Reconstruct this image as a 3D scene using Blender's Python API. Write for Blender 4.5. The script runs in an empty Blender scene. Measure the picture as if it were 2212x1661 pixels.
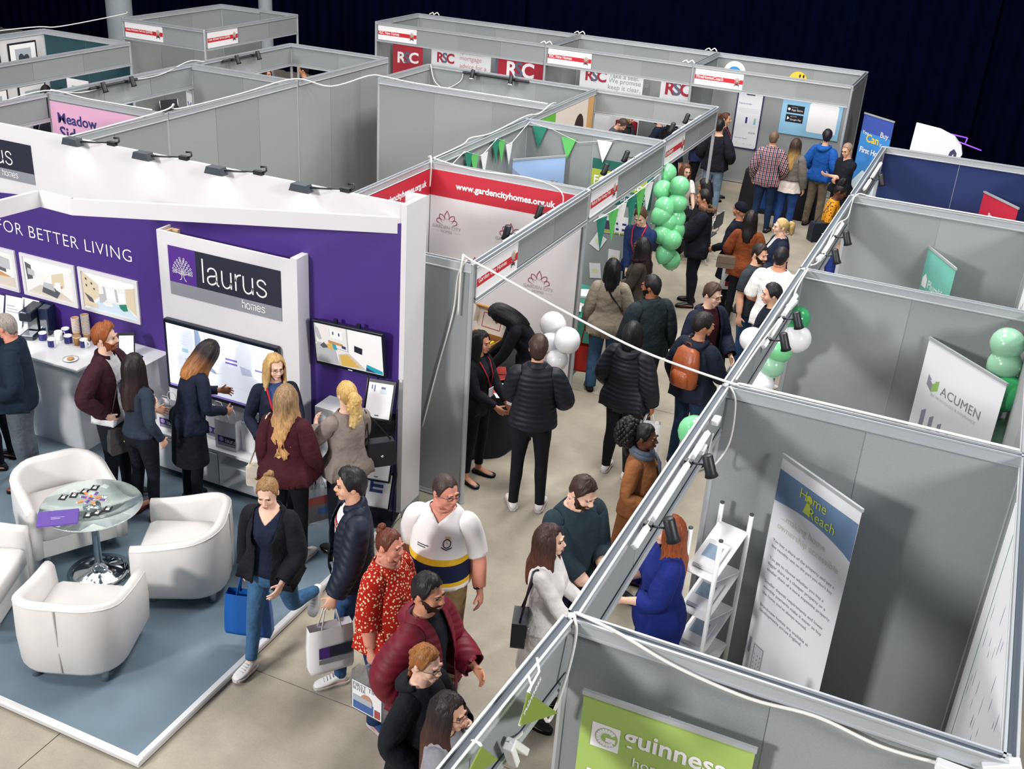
import bpy, bmesh, math, random
import numpy as np
from mathutils import Vector, Matrix, Quaternion
from mathutils.bvhtree import BVHTree

rnd = random.Random(7)
scene = bpy.context.scene
COL = scene.collection
sin, cos, pi = math.sin, math.cos, math.pi

# ---------------------------------------------------------------- camera
CAM_POS = (1.3208, -4.1107, 5.8084)
_yaw, _pitch, _roll = 0.396195, -0.452345, 0.068962
_f = Vector((-sin(_yaw) * cos(_pitch), cos(_yaw) * cos(_pitch), sin(_pitch)))
_r = Vector((cos(_yaw), sin(_yaw), 0.0))
_u = _r.cross(_f)
_r2 = _r * cos(_roll) + _u * sin(_roll)
_u2 = -_r * sin(_roll) + _u * cos(_roll)
cam_data = bpy.data.cameras.new("camera")
cam_data.sensor_fit = 'HORIZONTAL'
cam_data.sensor_width = 36.0
cam_data.lens = 36.0 * 2363.965 / 2212.0
cam_data.clip_start = 0.1
cam_data.clip_end = 200
cam = bpy.data.objects.new("camera", cam_data)
COL.objects.link(cam)
M3 = Matrix((_r2, _u2, -_f)).transposed()
cam.matrix_world = Matrix.Translation(CAM_POS) @ M3.to_4x4()
scene.camera = cam

# ---------------------------------------------------------------- exposure and world
vs = scene.view_settings
scene.display_settings.display_device = 'sRGB'
vs.view_transform = 'Standard'
vs.look = 'None'
vs.exposure = 0.2
vs.gamma = 1.0
vs.use_curve_mapping = False
world = bpy.data.worlds.new("hall_ambient")
scene.world = world
world.use_nodes = True
_bg = world.node_tree.nodes["Background"]
_bg.inputs[0].default_value = (0.62, 0.76, 1.0, 1)
_bg.inputs[1].default_value = 0.15

# ---------------------------------------------------------------- hall ceiling lamps
def area_lamp(name, loc, target, size, power, color=(1, 1, 1)):
    d = bpy.data.lights.new(name, 'AREA')
    d.shape = 'SQUARE'
    d.size = size
    d.energy = power
    d.color = color
    o = bpy.data.objects.new(name, d)
    COL.objects.link(o)
    o.location = loc
    o.rotation_euler = (Vector(target) - Vector(loc)).to_track_quat('-Z', 'Y').to_euler()
    return o

for _x, _y, _p in ((-1.6, 4.8, 470), (-1.6, 9.5, 400), (-1.6, 14.0, 420), (-7.0, -2.5, 330), (-6.5, 3.0, 150), (-6.5, 10.0, 190), (-6.5, 16.0, 200),
                   (-12.5, 3.5, 190), (-12.5, 10.0, 190), (-12.5, 16.0, 190), (4.5, 7.0, 170)):
    area_lamp("hall_lamp", (_x, _y, 9.2), (_x, _y + .6, 0), 2.4, _p, (1.0, 0.97, 0.93))
# unseen key lamp behind the viewpoint, and one added to brighten right-facing sides
area_lamp("unseen_lamp", (-9.5, -15.0, 8.6), (-1.5, 5.0, 1.0), 2.2, 2500, (1.0, 0.98, 0.96))
area_lamp("unseen_lamp", (10.0, -3.0, 8.0), (-3.0, 4.0, 1.0), 2.2, 1000, (1.0, 0.98, 0.96))

# ---------------------------------------------------------------- materials
def srgb(h):
    if isinstance(h, str):
        h = h.lstrip('#')
        c = [int(h[i:i + 2], 16) / 255 for i in (0, 2, 4)]
    else:
        c = [v / 255 for v in h]
    return tuple(v / 12.92 if v <= 0.04045 else ((v + 0.055) / 1.055) ** 2.4 for v in c) + (1.0,)

_mats = {}
def mat(name, color, rough=0.6, metal=0.0, noise=0.0, nscale=30.0, bump=0.0, bscale=60.0, spec=0.5,
        emit=0.0, alpha=1.0, trans=0.0, sheen=0.0, bdist=0.01):
    """Plain procedural surface: base colour with a little noise variation and fine relief."""
    if name in _mats:
        return _mats[name]
    m = bpy.data.materials.new(name)
    m.use_nodes = True
    nt = m.node_tree
    b = nt.nodes["Principled BSDF"]
    col = srgb(color) if not isinstance(color, tuple) or max(color) > 1.001 else tuple(color[:3]) + (1.0,)
    b.inputs["Base Color"].default_value = col
    b.inputs["Roughness"].default_value = rough
    b.inputs["Metallic"].default_value = metal
    b.inputs["Specular IOR Level"].default_value = spec
    b.inputs["Alpha"].default_value = alpha
    b.inputs["Transmission Weight"].default_value = trans
    if sheen:
        b.inputs["Sheen Weight"].default_value = sheen
    if emit:
        b.inputs["Emission Color"].default_value = col
        b.inputs["Emission Strength"].default_value = emit
    if noise or bump:
        tc = nt.nodes.new("ShaderNodeTexCoord")
    if noise:
        n = nt.nodes.new("ShaderNodeTexNoise")
        n.inputs["Scale"].default_value = nscale
        n.inputs["Detail"].default_value = 4
        nt.links.new(tc.outputs["Object"], n.inputs["Vector"])
        mr = nt.nodes.new("ShaderNodeMapRange")
        mr.inputs[1].default_value = 0.25
        mr.inputs[2].default_value = 0.75
        mr.inputs[3].default_value = 1 - noise
        mr.inputs[4].default_value = 1 + noise
        nt.links.new(n.outputs["Fac"], mr.inputs[0])
        mx = nt.nodes.new("ShaderNodeVectorMath")
        mx.operation = 'SCALE'
        mx.inputs[0].default_value = col[:3]
        nt.links.new(mr.outputs[0], mx.inputs["Scale"])
        nt.links.new(mx.outputs[0], b.inputs["Base Color"])
    if bump:
        n2 = nt.nodes.new("ShaderNodeTexNoise")
        n2.inputs["Scale"].default_value = bscale
        n2.inputs["Detail"].default_value = 3
        nt.links.new(tc.outputs["Object"], n2.inputs["Vector"])
        bp = nt.nodes.new("ShaderNodeBump")
        bp.inputs["Strength"].default_value = bump
        bp.inputs["Distance"].default_value = bdist
        nt.links.new(n2.outputs["Fac"], bp.inputs["Height"])
        nt.links.new(bp.outputs[0], b.inputs["Normal"])
    _mats[name] = m
    return m

def cloth(color, kind='weave'):
    """Fabric in one colour; kinds differ in relief and sheen."""
    key = "cloth_%s_%s" % (kind, color)
    if kind == 'puffer':
        if key in _mats: return _mats[key]
        m = mat(key, color, 0.55, noise=0.10, nscale=9, spec=0.3)
        nt = m.node_tree
        b = nt.nodes["Principled BSDF"]
        at = nt.nodes.new("ShaderNodeAttribute"); at.attribute_name = "rest"
        w = nt.nodes.new("ShaderNodeTexWave"); w.bands_direction = 'Z'
        w.inputs["Scale"].default_value = 6.5; w.inputs["Distortion"].default_value = 1.6
        w.inputs["Detail"].default_value = 1.0
        nt.links.new(at.outputs["Vector"], w.inputs["Vector"])
        bp = nt.nodes.new("ShaderNodeBump"); bp.inputs["Strength"].default_value = 0.32
        bp.inputs["Distance"].default_value = 0.014
        nt.links.new(w.outputs["Fac"], bp.inputs["Height"]); nt.links.new(bp.outputs[0], b.inputs["Normal"])
        return m
    if kind == 'leather':
        return mat(key, color, 0.38, noise=0.10, nscale=14, bump=0.25, bscale=45)
    if kind == 'denim':
        return mat(key, color, 0.85, noise=0.25, nscale=7, bump=0.7, bscale=11, spec=0.2, bdist=.03)
    if kind == 'knit':
        return mat(key, color, 0.92, noise=0.14, nscale=20, bump=0.7, bscale=9, spec=0.15, bdist=.035)
    return mat(key, color, 0.82, noise=0.12, nscale=12, bump=0.75, bscale=7.5, spec=0.25, bdist=.045)

# ---------------------------------------------------------------- mesh building
class MB:
    """Collects shapes and links them as one mesh object."""
    def __init__(s):
        s.v, s.f, s.m, s.sm = [], [], [], []
    def add(s, vs_, fs, mi=0, smooth=False):
        k = len(s.v)
        s.v += [tuple(p) for p in vs_]
        for f in fs:
            s.f.append(tuple(i + k for i in f)); s.m.append(mi); s.sm.append(smooth)
        return s
    def box(s, lo, hi, mi=0, M=None):
        x0, y0, z0 = lo; x1, y1, z1 = hi
        p = [Vector(c) for c in ((x0, y0, z0), (x1, y0, z0), (x1, y1, z0), (x0, y1, z0), (x0, y0, z1), (x1, y0, z1), (x1, y1, z1), (x0, y1, z1))]
        if M is not None: p = [M @ c for c in p]
        return s.add(p, [(0, 3, 2, 1), (4, 5, 6, 7), (0, 1, 5, 4), (1, 2, 6, 5), (2, 3, 7, 6), (3, 0, 4, 7)], mi)
    def bbox(s, lo, hi, b, mi=0, M=None, smooth=False):
        """box with chamfered vertical and horizontal edges"""
        x0, y0, z0 = lo; x1, y1, z1 = hi
        def ring(z, i):
            return [(x0 + b + i, y0 + i, z), (x1 - b - i, y0 + i, z), (x1 - i, y0 + b + i, z), (x1 - i, y1 - b - i, z),
                    (x1 - b - i, y1 - i, z), (x0 + b + i, y1 - i, z), (x0 + i, y1 - b - i, z), (x0 + i, y0 + b + i, z)]
        rs = [ring(z0, b * .6), ring(z0 + b * .6, 0), ring(z1 - b * .6, 0), ring(z1, b * .6)]
        if M is not None: rs = [[M @ Vector(p) for p in r] for r in rs]
        return s.loft(rs, mi, smooth=smooth)
    def loft(s, rings, mi=0, caps=(True, True), closed=True, smooth=True):
        n = len(rings[0]); vs_ = [p for r in rings for p in r]; fs = []
        for i in range(len(rings) - 1):
            for j in range(n if closed else n - 1):
                a, b = i * n + j, i * n + (j + 1) % n
                fs.append((a, b, b + n, a + n))
        if closed and caps[0]: fs.append(tuple(range(n - 1, -1, -1)))
        if closed and caps[1]: fs.append(tuple(range((len(rings) - 1) * n, len(rings) * n)))
        return s.add(vs_, fs, mi, smooth)
    def tube(s, pts, r, n=6, mi=0, smooth=True, flat=1.0, caps=(True, True)):
        """tube along a polyline; r may be a list; flat squashes one axis"""
        P = [Vector(p) for p in pts]
        rings = []
        nrm = None
        for i, p in enumerate(P):
            t = (P[min(i + 1, len(P) - 1)] - P[max(i - 1, 0)])
            if t.length < 1e-9: t = Vector((0, 0, 1))
            t.normalize()
            if nrm is None:
                nrm = t.orthogonal().normalized() if abs(t.z) > .9 else t.cross(Vector((0, 0, 1))).normalized()
            else:
                nrm = (nrm - t * nrm.dot(t))
                nrm = nrm.normalized() if nrm.length > 1e-6 else t.orthogonal().normalized()
            bn = t.cross(nrm)
            rr = r[i] if isinstance(r, (list, tuple)) else r
            rings.append([p + nrm * (rr * cos(2 * pi * k / n)) + bn * (rr * flat * sin(2 * pi * k / n)) for k in range(n)])
        return s.loft(rings, mi, caps, smooth=smooth)
    def lathe(s, prof, c=(0, 0, 0), n=16, mi=0, smooth=True, M=None, caps=(True, True)):
        c = Vector(c)
        rings = [[c + Vector((r * cos(2 * pi * k / n), r * sin(2 * pi * k / n), z)) for k in range(n)] for r, z in prof]
        if M is not None: rings = [[M @ p for p in r] for r in rings]
        return s.loft(rings, mi, caps, smooth=smooth)
    def ball(s, c, r, n=12, m=8, mi=0, M=None, smooth=True):
        c = Vector(c); rx, ry, rz = (r, r, r) if not isinstance(r, (tuple, list)) else r
        rings = []
        for i in range(m + 1):
            th = pi * (0.02 + 0.96 * i / m)
            rings.append([c + Vector((rx * sin(th) * cos(2 * pi * k / n), ry * sin(th) * sin(2 * pi * k / n), -rz * cos(th))) for k in range(n)])
        if M is not None: rings = [[M @ p for p in q] for q in rings]
        return s.loft(rings, mi, smooth=smooth)
    def prism(s, poly, lo, hi, mi=0, M=None, axis='z'):
        """extrude a 2D polygon (counter-clockwise) along an axis"""
        def P(a, b, h):
            return {'z': (a, b, h), 'y': (a, h, b), 'x': (h, a, b)}[axis]
        n = len(poly)
        A = [Vector(P(a, b, lo)) for a, b in poly]; B = [Vector(P(a, b, hi)) for a, b in poly]
        if M is not None: A = [M @ p for p in A]; B = [M @ p for p in B]
        fs = [tuple(range(n - 1, -1, -1)), tuple(range(n, 2 * n))] + [(i, (i + 1) % n, (i + 1) % n + n, i + n) for i in range(n)]
        return s.add(A + B, fs, mi)
    def mesh(s, name, mats):
        me = bpy.data.meshes.new(name)
        me.from_pydata(s.v, [], s.f)
        if not isinstance(mats, (list, tuple)): mats = [mats]
        for m in mats: me.materials.append(m)
        me.polygons.foreach_set("material_index", s.m)
        me.polygons.foreach_set("use_smooth", s.sm)
        me.update()
        return me
    def build(s, name, mats, parent=None, loc=None):
        return link(name, s.mesh(name, mats), parent, loc)

def link(name, data, parent=None, loc=None):
    o = bpy.data.objects.new(name, data)
    COL.objects.link(o)
    if parent is not None: o.parent = parent
    if loc is not None: o.location = loc
    return o

def tag(o, label=None, cat=None, group=None, kind=None):
    if label: o["label"] = label
    if cat: o["category"] = cat
    if group: o["group"] = group
    if kind: o["kind"] = kind
    return o

def empty(name, label, cat, loc=(0, 0, 0), rz=0.0, group=None):
    o = bpy.data.objects.new(name, None)
    COL.objects.link(o)
    o.empty_display_size = 0.1
    o.location = loc
    o.rotation_euler = (0, 0, rz)
    return tag(o, label, cat, group)

def frame(o, x, y, z):
    """matrix from an origin and three axis vectors"""
    return Matrix(((x[0], y[0], z[0], o[0]), (x[1], y[1], z[1], o[1]), (x[2], y[2], z[2], o[2]), (0, 0, 0, 1)))

# faces a vertical board can show: origin at its lower left as read, x to the reader's right, y up, z out to the reader
def face_y(x, y, z):   # read from -y
    return frame((x, y, z), (1, 0, 0), (0, 0, 1), (0, -1, 0))
def face_x(x, y, z):   # read from +x
    return frame((x, y, z), (0, 1, 0), (0, 0, 1), (1, 0, 0))
def face_nx(x, y, z):  # read from -x
    return frame((x, y, z), (0, -1, 0), (0, 0, 1), (-1, 0, 0))

def text_mesh(body, size=1.0, bold=0.0, shear=0.0, spacing=1.0, align='LEFT', depth=0.0, line=1.0, sx=1.0, weightless=False):
    cu = bpy.data.curves.new("lettering", 'FONT')
    cu.body = body
    cu.size = size
    cu.offset = bold * size
    cu.shear = shear
    cu.space_character = spacing
    cu.space_line = line
    cu.align_x = align
    cu.extrude = depth
    cu.resolution_u = 3
    o = bpy.data.objects.new("lettering", cu)
    me = bpy.data.meshes.new_from_object(o)
    bpy.data.objects.remove(o)
    bpy.data.curves.remove(cu)
    if sx != 1.0: me.transform(Matrix.Diagonal((sx, 1, 1, 1)))
    return me

_white = mat("print_white", '#f2f0f2', 0.6)
def lettering(body, M, width=None, height=None, size=0.1, m=None, parent=None, name="lettering", lift=0.002, **kw):
    """flat printed words on a board face: M as from face_*; scaled to a given width"""
    me = text_mesh(body, 1.0, **kw)
    n = len(me.vertices)
    co = np.empty(n * 3, dtype=np.float32); me.vertices.foreach_get("co", co); co = co.reshape(-1, 3)
    lo, hi = co.min(0), co.max(0)
    w, h = max(hi[0] - lo[0], 1e-6), max(hi[1] - lo[1], 1e-6)
    k = width / w if width else (height / h if height else size)
    ky = height / h if (width and height) else k
    co[:, 0] = (co[:, 0] - lo[0]) * k
    co[:, 1] = (co[:, 1] - lo[1]) * ky
    co[:, 2] = lift
    me.vertices.foreach_set("co", co.ravel())
    me.transform(M)
    me.materials.clear(); me.materials.append(m or _white)
    me.update()
    return link(name, me, parent)

def flat(polys, M, mi=0, mb=None, lift=0.001):
    """flat print polygons on a board face"""
    mb = mb or MB()
    for p in polys:
        mb.add([M @ Vector((a, b, lift)) for a, b in p], [tuple(range(len(p)))], mi)
    return mb
def rect(x0, y0, x1, y1): return [(x0, y0), (x1, y0), (x1, y1), (x0, y1)]
def disc(cx, cy, r, n=20, ry=None, a0=0.0, a1=2 * pi):
    ry = r if ry is None else ry
    return [(cx + r * cos(a0 + (a1 - a0) * i / n), cy + ry * sin(a0 + (a1 - a0) * i / n)) for i in range(n if a1 - a0 > 6.28 else n + 1)]
def stroke(pts, w):
    """polyline as quads of width w (w may be a list)"""
    out = []
    for i in range(len(pts) - 1):
        (ax, ay), (bx, by) = pts[i], pts[i + 1]
        dx, dy = bx - ax, by - ay; L = math.hypot(dx, dy) or 1
        wa, wb = (w[i], w[i + 1]) if isinstance(w, list) else (w, w)
        nx, ny = -dy / L / 2, dx / L / 2
        out.append([(ax - nx * wa, ay - ny * wa), (bx - nx * wb, by - ny * wb), (bx + nx * wb, by + ny * wb), (ax + nx * wa, ay + ny * wa)])
    return out
def arc(cx, cy, r, a0, a1, n=10, ry=None):
    ry = r if ry is None else ry
    return [(cx + r * cos(a0 + (a1 - a0) * i / n), cy + ry * sin(a0 + (a1 - a0) * i / n)) for i in range(n + 1)]

# ---------------------------------------------------------------- floor and drapes
def concrete():
    m = bpy.data.materials.new("polished_concrete"); m.use_nodes = True
    nt = m.node_tree; b = nt.nodes["Principled BSDF"]; b.inputs["Roughness"].default_value = .42; b.inputs["Specular IOR Level"].default_value = .35
    tc = nt.nodes.new("ShaderNodeTexCoord")
    n1 = nt.nodes.new("ShaderNodeTexNoise"); n1.inputs["Scale"].default_value = 1.6; n1.inputs["Detail"].default_value = 7; n1.inputs["Roughness"].default_value = .62
    n2 = nt.nodes.new("ShaderNodeTexNoise"); n2.inputs["Scale"].default_value = 60; n2.inputs["Detail"].default_value = 3
    n3 = nt.nodes.new("ShaderNodeTexVoronoi"); n3.inputs["Scale"].default_value = 1.7
    for n in (n1, n2, n3): nt.links.new(tc.outputs["Object"], n.inputs["Vector"])
    r = nt.nodes.new("ShaderNodeValToRGB"); e = r.color_ramp.elements
    e[0].position = .30; e[0].color = srgb('#8f877a'); e[1].position = .72; e[1].color = srgb('#aba393')
    nt.links.new(n1.outputs["Fac"], r.inputs[0])
    r2 = nt.nodes.new("ShaderNodeMapRange"); r2.inputs[1].default_value = .3; r2.inputs[2].default_value = .7; r2.inputs[3].default_value = .95; r2.inputs[4].default_value = 1.05
    nt.links.new(n2.outputs["Fac"], r2.inputs[0])
    spots = nt.nodes.new("ShaderNodeMapRange"); spots.inputs[1].default_value = .012; spots.inputs[2].default_value = .02; spots.inputs[3].default_value = .55; spots.inputs[4].default_value = 1
    nt.links.new(n3.outputs["Distance"], spots.inputs[0])
    mu = nt.nodes.new("ShaderNodeMath"); mu.operation = 'MULTIPLY'; nt.links.new(r2.outputs[0], mu.inputs[0]); nt.links.new(spots.outputs[0], mu.inputs[1])
    sc = nt.nodes.new("ShaderNodeVectorMath"); sc.operation = 'SCALE'
    nt.links.new(r.outputs[0], sc.inputs[0]); nt.links.new(mu.outputs[0], sc.inputs["Scale"]); nt.links.new(sc.outputs[0], b.inputs["Base Color"])
    rr = nt.nodes.new("ShaderNodeMapRange"); rr.inputs[3].default_value = .34; rr.inputs[4].default_value = .55
    nt.links.new(n1.outputs["Fac"], rr.inputs[0]); nt.links.new(rr.outputs[0], b.inputs["Roughness"])
    return m
CONC = concrete()
floor = empty('floor', 'beige polished concrete hall floor with thin saw-cut joints', None); floor["kind"] = 'structure'
_jx = [-36, -15.7, -9.7, -3.71, 2.3, 8.3, 12]; _jy = [-12, -4.65, 1.27, 7.2, 13.1, 19.0, 24]
for i in range(len(_jx) - 1):
    for j in range(len(_jy) - 1):
        mb = MB(); mb.box((_jx[i] + .004, _jy[j] + .004, -.12), (_jx[i + 1] - .004, _jy[j + 1] - .004, 0))
        mb.build('slab', CONC, floor)
mb = MB(); mb.box((-36, -12, -.2), (12, 24, -.008)); mb.build('joint_filler', mat("joint", '#4a443c', .9), floor)

DRAPE = mat("black_drape", '#04071a', 1.0, noise=.25, nscale=3, spec=.0)
def drape(name, label, p0, p1, top, seed, n_fold):
    """one hanging length of pleated cloth"""
    r = random.Random(seed); mb = MB(); n = n_fold * 6
    d = Vector(p1) - Vector(p0); L = d.length; d.normalize(); nr = Vector((-d.y, d.x, 0))
    rows = []
    for z in (0.02, top * .5, top):
        row = []
        for i in range(n + 1):
            t = i / n
            a = .055 * sin(2 * pi * n_fold * t + .8 * sin(7 * t + seed)) + .03 * sin(2 * pi * n_fold * .37 * t + seed)
            row.append(Vector(p0) + d * (L * t) + nr * (a * (1 if z < top else .7)) + Vector((0, 0, z)))
        rows.append(row)
    mb.loft(rows, closed=False)
    return tag(mb.build(name, DRAPE), label, 'curtain', 'black drapes closing off the hall')
_xs = [-36, -19.3, -14.6, -9.9, -4.15, 0.6, 5.3, 10.0]
_dl = ['far left black drape panel behind the left booths', 'black drape panel left of the grey hall column', 'black drape panel behind the advisory service booth', 'black drape panel behind the first red logo booth',
       'black drape panel behind the app booth', 'black drape panel right of the app booth', 'far right black drape panel behind the navy booth']
for i in range(7):
    drape('black_curtain', _dl[i], (_xs[i], 21.3 + .20 * (i % 2), 0), (_xs[i + 1] + .25, 21.3 + .20 * (i % 2), 0), 7.5, i, 13 if i else 44)
drape('black_curtain', 'black drape down the right side of the hall', (10.5, 21, 0), (7.5, 3, 0), 7.5, 11, 46)

# ---------------------------------------------------------------- shell-scheme booths
ALU = mat("aluminium", '#b4b8bc', .38, metal=.35, noise=.04, nscale=5)
GROOVE = mat("rail_groove", '#4a5663', .55)
PANEL = mat("grey_loop_nylon", '#929697', .95, noise=.05, nscale=120, bump=.12, bscale=400, spec=.15)
PANEL2 = mat("grey_loop_nylon_worn", '#8c9091', .95, noise=.07, nscale=90, bump=.12, bscale=400, spec=.15)
TEALP = mat("teal_panel", '#23474f', .9, noise=.05)
NAVYP = mat("navy_panel", '#1d2c5c', .92, noise=.06, nscale=80)
HT = 2.5
_pm = {}
def panel_mesh(w, h, m):
    k = (round(w, 3), round(h, 3), m.name)
    if k not in _pm:
        mb = MB(); mb.box((.004, -.011, 0), (w - .004, .011, h)); _pm[k] = mb.mesh('panel', m)
    return _pm[k]
def run_frame(p0, p1):
    d = Vector((p1[0] - p0[0], p1[1] - p0[1], 0)); L = d.length; d.normalize()
    return L, Matrix(((d.x, -d.y, 0, p0[0]), (d.y, d.x, 0, p0[1]), (0, 0, 1, 0), (0, 0, 0, 1)))
def rail(mb, L, M, z0, z1, w=.032, groove=True):
    """extruded aluminium beam; a dark channel runs along its top"""
    g = w * .60; dp = .014
    prof = [(-w, z0), (w, z0), (w, z0 + .010), (w - .006, z0 + .014), (w - .006, z1 - .016), (w, z1 - .012), (w, z1)]
    prof += [(g, z1), (g, z1 - dp), (-g, z1 - dp), (-g, z1)] if groove else []
    prof += [(-w, z1), (-w, z1 - .012), (-w + .006, z1 - .016), (-w + .006, z0 + .014), (-w, z0 + .010)]
    n = len(prof)
    A = [M @ Vector((0, a, b)) for a, b in prof]; B = [M @ Vector((L, a, b)) for a, b in prof]
    k = len(mb.v); mb.v += [tuple(p) for p in A + B]
    for i in range(n):
        j = (i + 1) % n
        dark = groove and i == 8
        mb.f.append((k + i, k + j, k + j + n, k + i + n)[::-1]); mb.m.append(1 if dark else 0); mb.sm.append(False)
    # end plates as quads
    for off, rev in ((0, False), (n, True)):
        lo = [i for i in range(n)]
        q = [(0, 1, 2, n - 1), (n - 2, n - 1, 2, 3), (n - 3, n - 2, 3, 4), (n - 4, n - 3, 4, 5)]
        for f in q:
            f = tuple(k + off + i for i in f); mb.f.append(f if not rev else f[::-1]); mb.m.append(0); mb.sm.append(False)
class Booth:
    def __init__(s, label, name='exhibition_booth'):
        s.o = empty(name, label, 'booth'); s.o["group"] = 'grey shell-scheme exhibition booths'
    def wall(s, p0, p1, n, m=None, top=HT, bottom=True):
        L, M = run_frame(p0, p1); mb = MB()
        rail(mb, L, M, top - .085, top)
        rail(mb, L, M, .015, .06, .02, False)
        w = L / n
        for i in range(1, n): mb.box((i * w - .012, -.006, .06), (i * w + .012, .006, top - .085), 0, M)
        fr = mb.build('wall_frame', [ALU, GROOVE], s.o)
        for i in range(n):
            mm = (m[i % len(m)] if isinstance(m, list) else m) or (PANEL if (i + int(abs(p0[0] * 7 + p0[1] * 3))) % 2 else PANEL2)
            o = link('panel', panel_mesh(w, top - .085 - .06, mm), fr); o.matrix_world = M @ Matrix.Translation((i * w, 0, .06))
            o.matrix_parent_inverse = Matrix()
            o.matrix_basis = M @ Matrix.Translation((i * w, 0, .06))
        return fr
    def fascia(s, p0, p1, n, top=HT, h=.385, m=None):
        L, M = run_frame(p0, p1); mb = MB()
        rail(mb, L, M, top - .052, top); rail(mb, L, M, top - h, top - h + .05)
        w = L / n
        for i in range(1, n): mb.box((i * w - .010, -.006, top - h + .05), (i * w + .010, .006, top - .05), 0, M)
        fr = mb.build('fascia_frame', [ALU, GROOVE], s.o)
        for i in range(n):
            mm = m or (PANEL if i % 2 else PANEL2)
            o = link('fascia_panel', panel_mesh(w, h - .102, mm), fr); o.matrix_basis = M @ Matrix.Translation((i * w, 0, top - h + .05))
        return fr
    def post(s, *pts, top=HT):
        for x, y in pts:
            mb = MB(); mb.lathe([(.030, 0.004), (.030, .012), (.025, .02), (.025, top - .004), (.02, top)], (x, y, 0), 8, smooth=False)
            mb.build('post', ALU, s.o)
    def name_board(s, M, text, w=.90, hgt=.275, logo=True):
        """white name board with a red band and a small crest"""
        b = flat([rect(0, 0, w, hgt)], M, 0)
        b = MB(); b.box((0, 0, -.004), (w, hgt, .004), 0, M)
        o = b.build('name_board', _white, s.o)
        flat([rect(0, hgt * .34, w, hgt * .62)], M, 0, lift=.005).build('red_band', mat("sign_red", '#c8202c', .5), o)
        if text: lettering(text, M @ Matrix.Translation((.03, hgt * .40, 0)), width=min(w * .70, .036 * len(text)), height=.06, m=_white, parent=o, lift=.0065, bold=.012)
        c = MB()
        flat([disc(w * .88, hgt * .60, .048, 12, .055), rect(w * .88 - .04, hgt * .42, w * .88 + .04, hgt * .6)], M, 0, c, .007)
        flat([disc(w * .88, hgt * .58, .036, 10, .04)], M, 1, c, .008)
        flat([[(w * .88 - .06, hgt * .30), (w * .88, hgt * .36), (w * .88 + .06, hgt * .28), (w * .88, hgt * .24)], [(w * .88 - .05, hgt * .2), (w * .88 - .02, hgt * .3), (w * .88 - .03, hgt * .18)], [(w * .88 + .05, hgt * .2), (w * .88 + .02, hgt * .3), (w * .88 + .03, hgt * .18)]], M, 2, c, .008)
        c.build('crest', [mat("crest_cream", '#d9cfc4'), mat("crest_rose", '#b9a49b'), mat("crest_dark", '#40323c')], o)
        return o

RY = [0.0, 2.98, 5.85, 8.80, 11.65]
XB = 2.0
# right-hand row, aisle front at x = 0
bg = Booth('grey booth nearest the camera holding the lime green banner')
bg.wall((0, 0), (XB, 0), 2)
bg.fascia((-.20, -2.9), (-.01, -.02), 3)
bg.post((0, 0), (XB, 0))
bh = Booth('grey booth with the tall blue and white home banner')
bh.wall((0, RY[1]), (XB, RY[1]), 2); bh.wall((XB, 0), (XB, RY[1]), 3); bh.fascia((0, .03), (0, RY[1] - .03), 3); bh.post((0, RY[1]), (XB, RY[1]))
ba = Booth('grey booth with white pull-up banner and green balloons')
ba.wall((0, RY[2]), (XB, RY[2]), 2); ba.wall((XB, RY[1]), (XB, RY[2]), 3); ba.fascia((0, RY[1] + .03), (0, RY[2] - .03), 3); ba.post((0, RY[2]), (XB, RY[2]))
bt = Booth('grey booth with the small teal pull-up banner')
bt.wall((0, RY[3]), (XB, RY[3]), 2); bt.wall((XB, RY[2]), (XB, RY[3]), 3); bt.fascia((0, RY[2] + .03), (0, RY[3] - .03), 3); bt.post((0, RY[3]), (XB, RY[3]))
bn = Booth('booth with navy blue inner panels at the far right')
bn.wall((0, RY[4]), (XB, RY[4]), 2, NAVYP); bn.wall((XB, RY[3]), (XB, RY[4]), 3); bn.fascia((0, RY[3] + .03), (0, RY[4] - .03), 3); bn.post((0, RY[4]), (XB, RY[4]))

# left of the aisle
XL, XK = -2.62, -4.61
LY = [4.22, 7.12, 9.95, 12.68]
gc = Booth('grey booth with red and white flower-logo walls beside purple stand')
gc.wall((XK, LY[0]), (XL, LY[0]), 2); gc.wall((XK, LY[0]), (XK, LY[1]), 3); gc.wall((XK, LY[1]), (XL, LY[1]), 2)
gc.fascia((XL, LY[0] + .03), (XL, LY[1] - .03), 3); gc.post((XL, LY[0]), (XL, LY[1]), (XK, LY[1]), (XK, LY[0]))
gc.name_board(face_x(XL + .016, LY[0] + .06, HT - .335), 'Garden City Homes')
pb = Booth('grey booth with bunting and green balloons by the aisle')
pb.wall((XK, LY[1]), (XK, LY[2]), 3); pb.wall((XK, LY[2]), (XL, LY[2]), 2); pb.fascia((XL, LY[1] + .03), (XL, LY[2] - .03), 3); pb.post((XL, LY[2]), (XK, LY[2]))
pb.name_board(face_x(XL + .016, LY[1] + .06, HT - .335), 'Peaks & Plains Housing Trust')
cb = Booth('grey corner booth at the far end of the aisle')
cb.wall((XK, LY[2]), (XK, LY[3]), 3); cb.fascia((XK, LY[3]), (XL, LY[3]), 2); cb.fascia((XL, LY[2] + .03), (XL, LY[3] - .03), 3); cb.post((XL, LY[3]), (XK, LY[3]))
cb.name_board(face_x(XL + .016, LY[2] + .06, HT - .335), 'LiveSmart')

# behind it, back to back
mbk = Booth('grey booth with a bright white spotlight behind the red wall')
mbk.wall((-7.62, 11.03), (XK - .03, 11.03), 3); mbk.wall((-7.62, 11.03), (-7.62, LY[3]), 2); mbk.fascia((-7.62, LY[3]), (XK - .03, LY[3]), 3); mbk.post((-7.62, 11.03), (-7.62, LY[3]))
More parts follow.
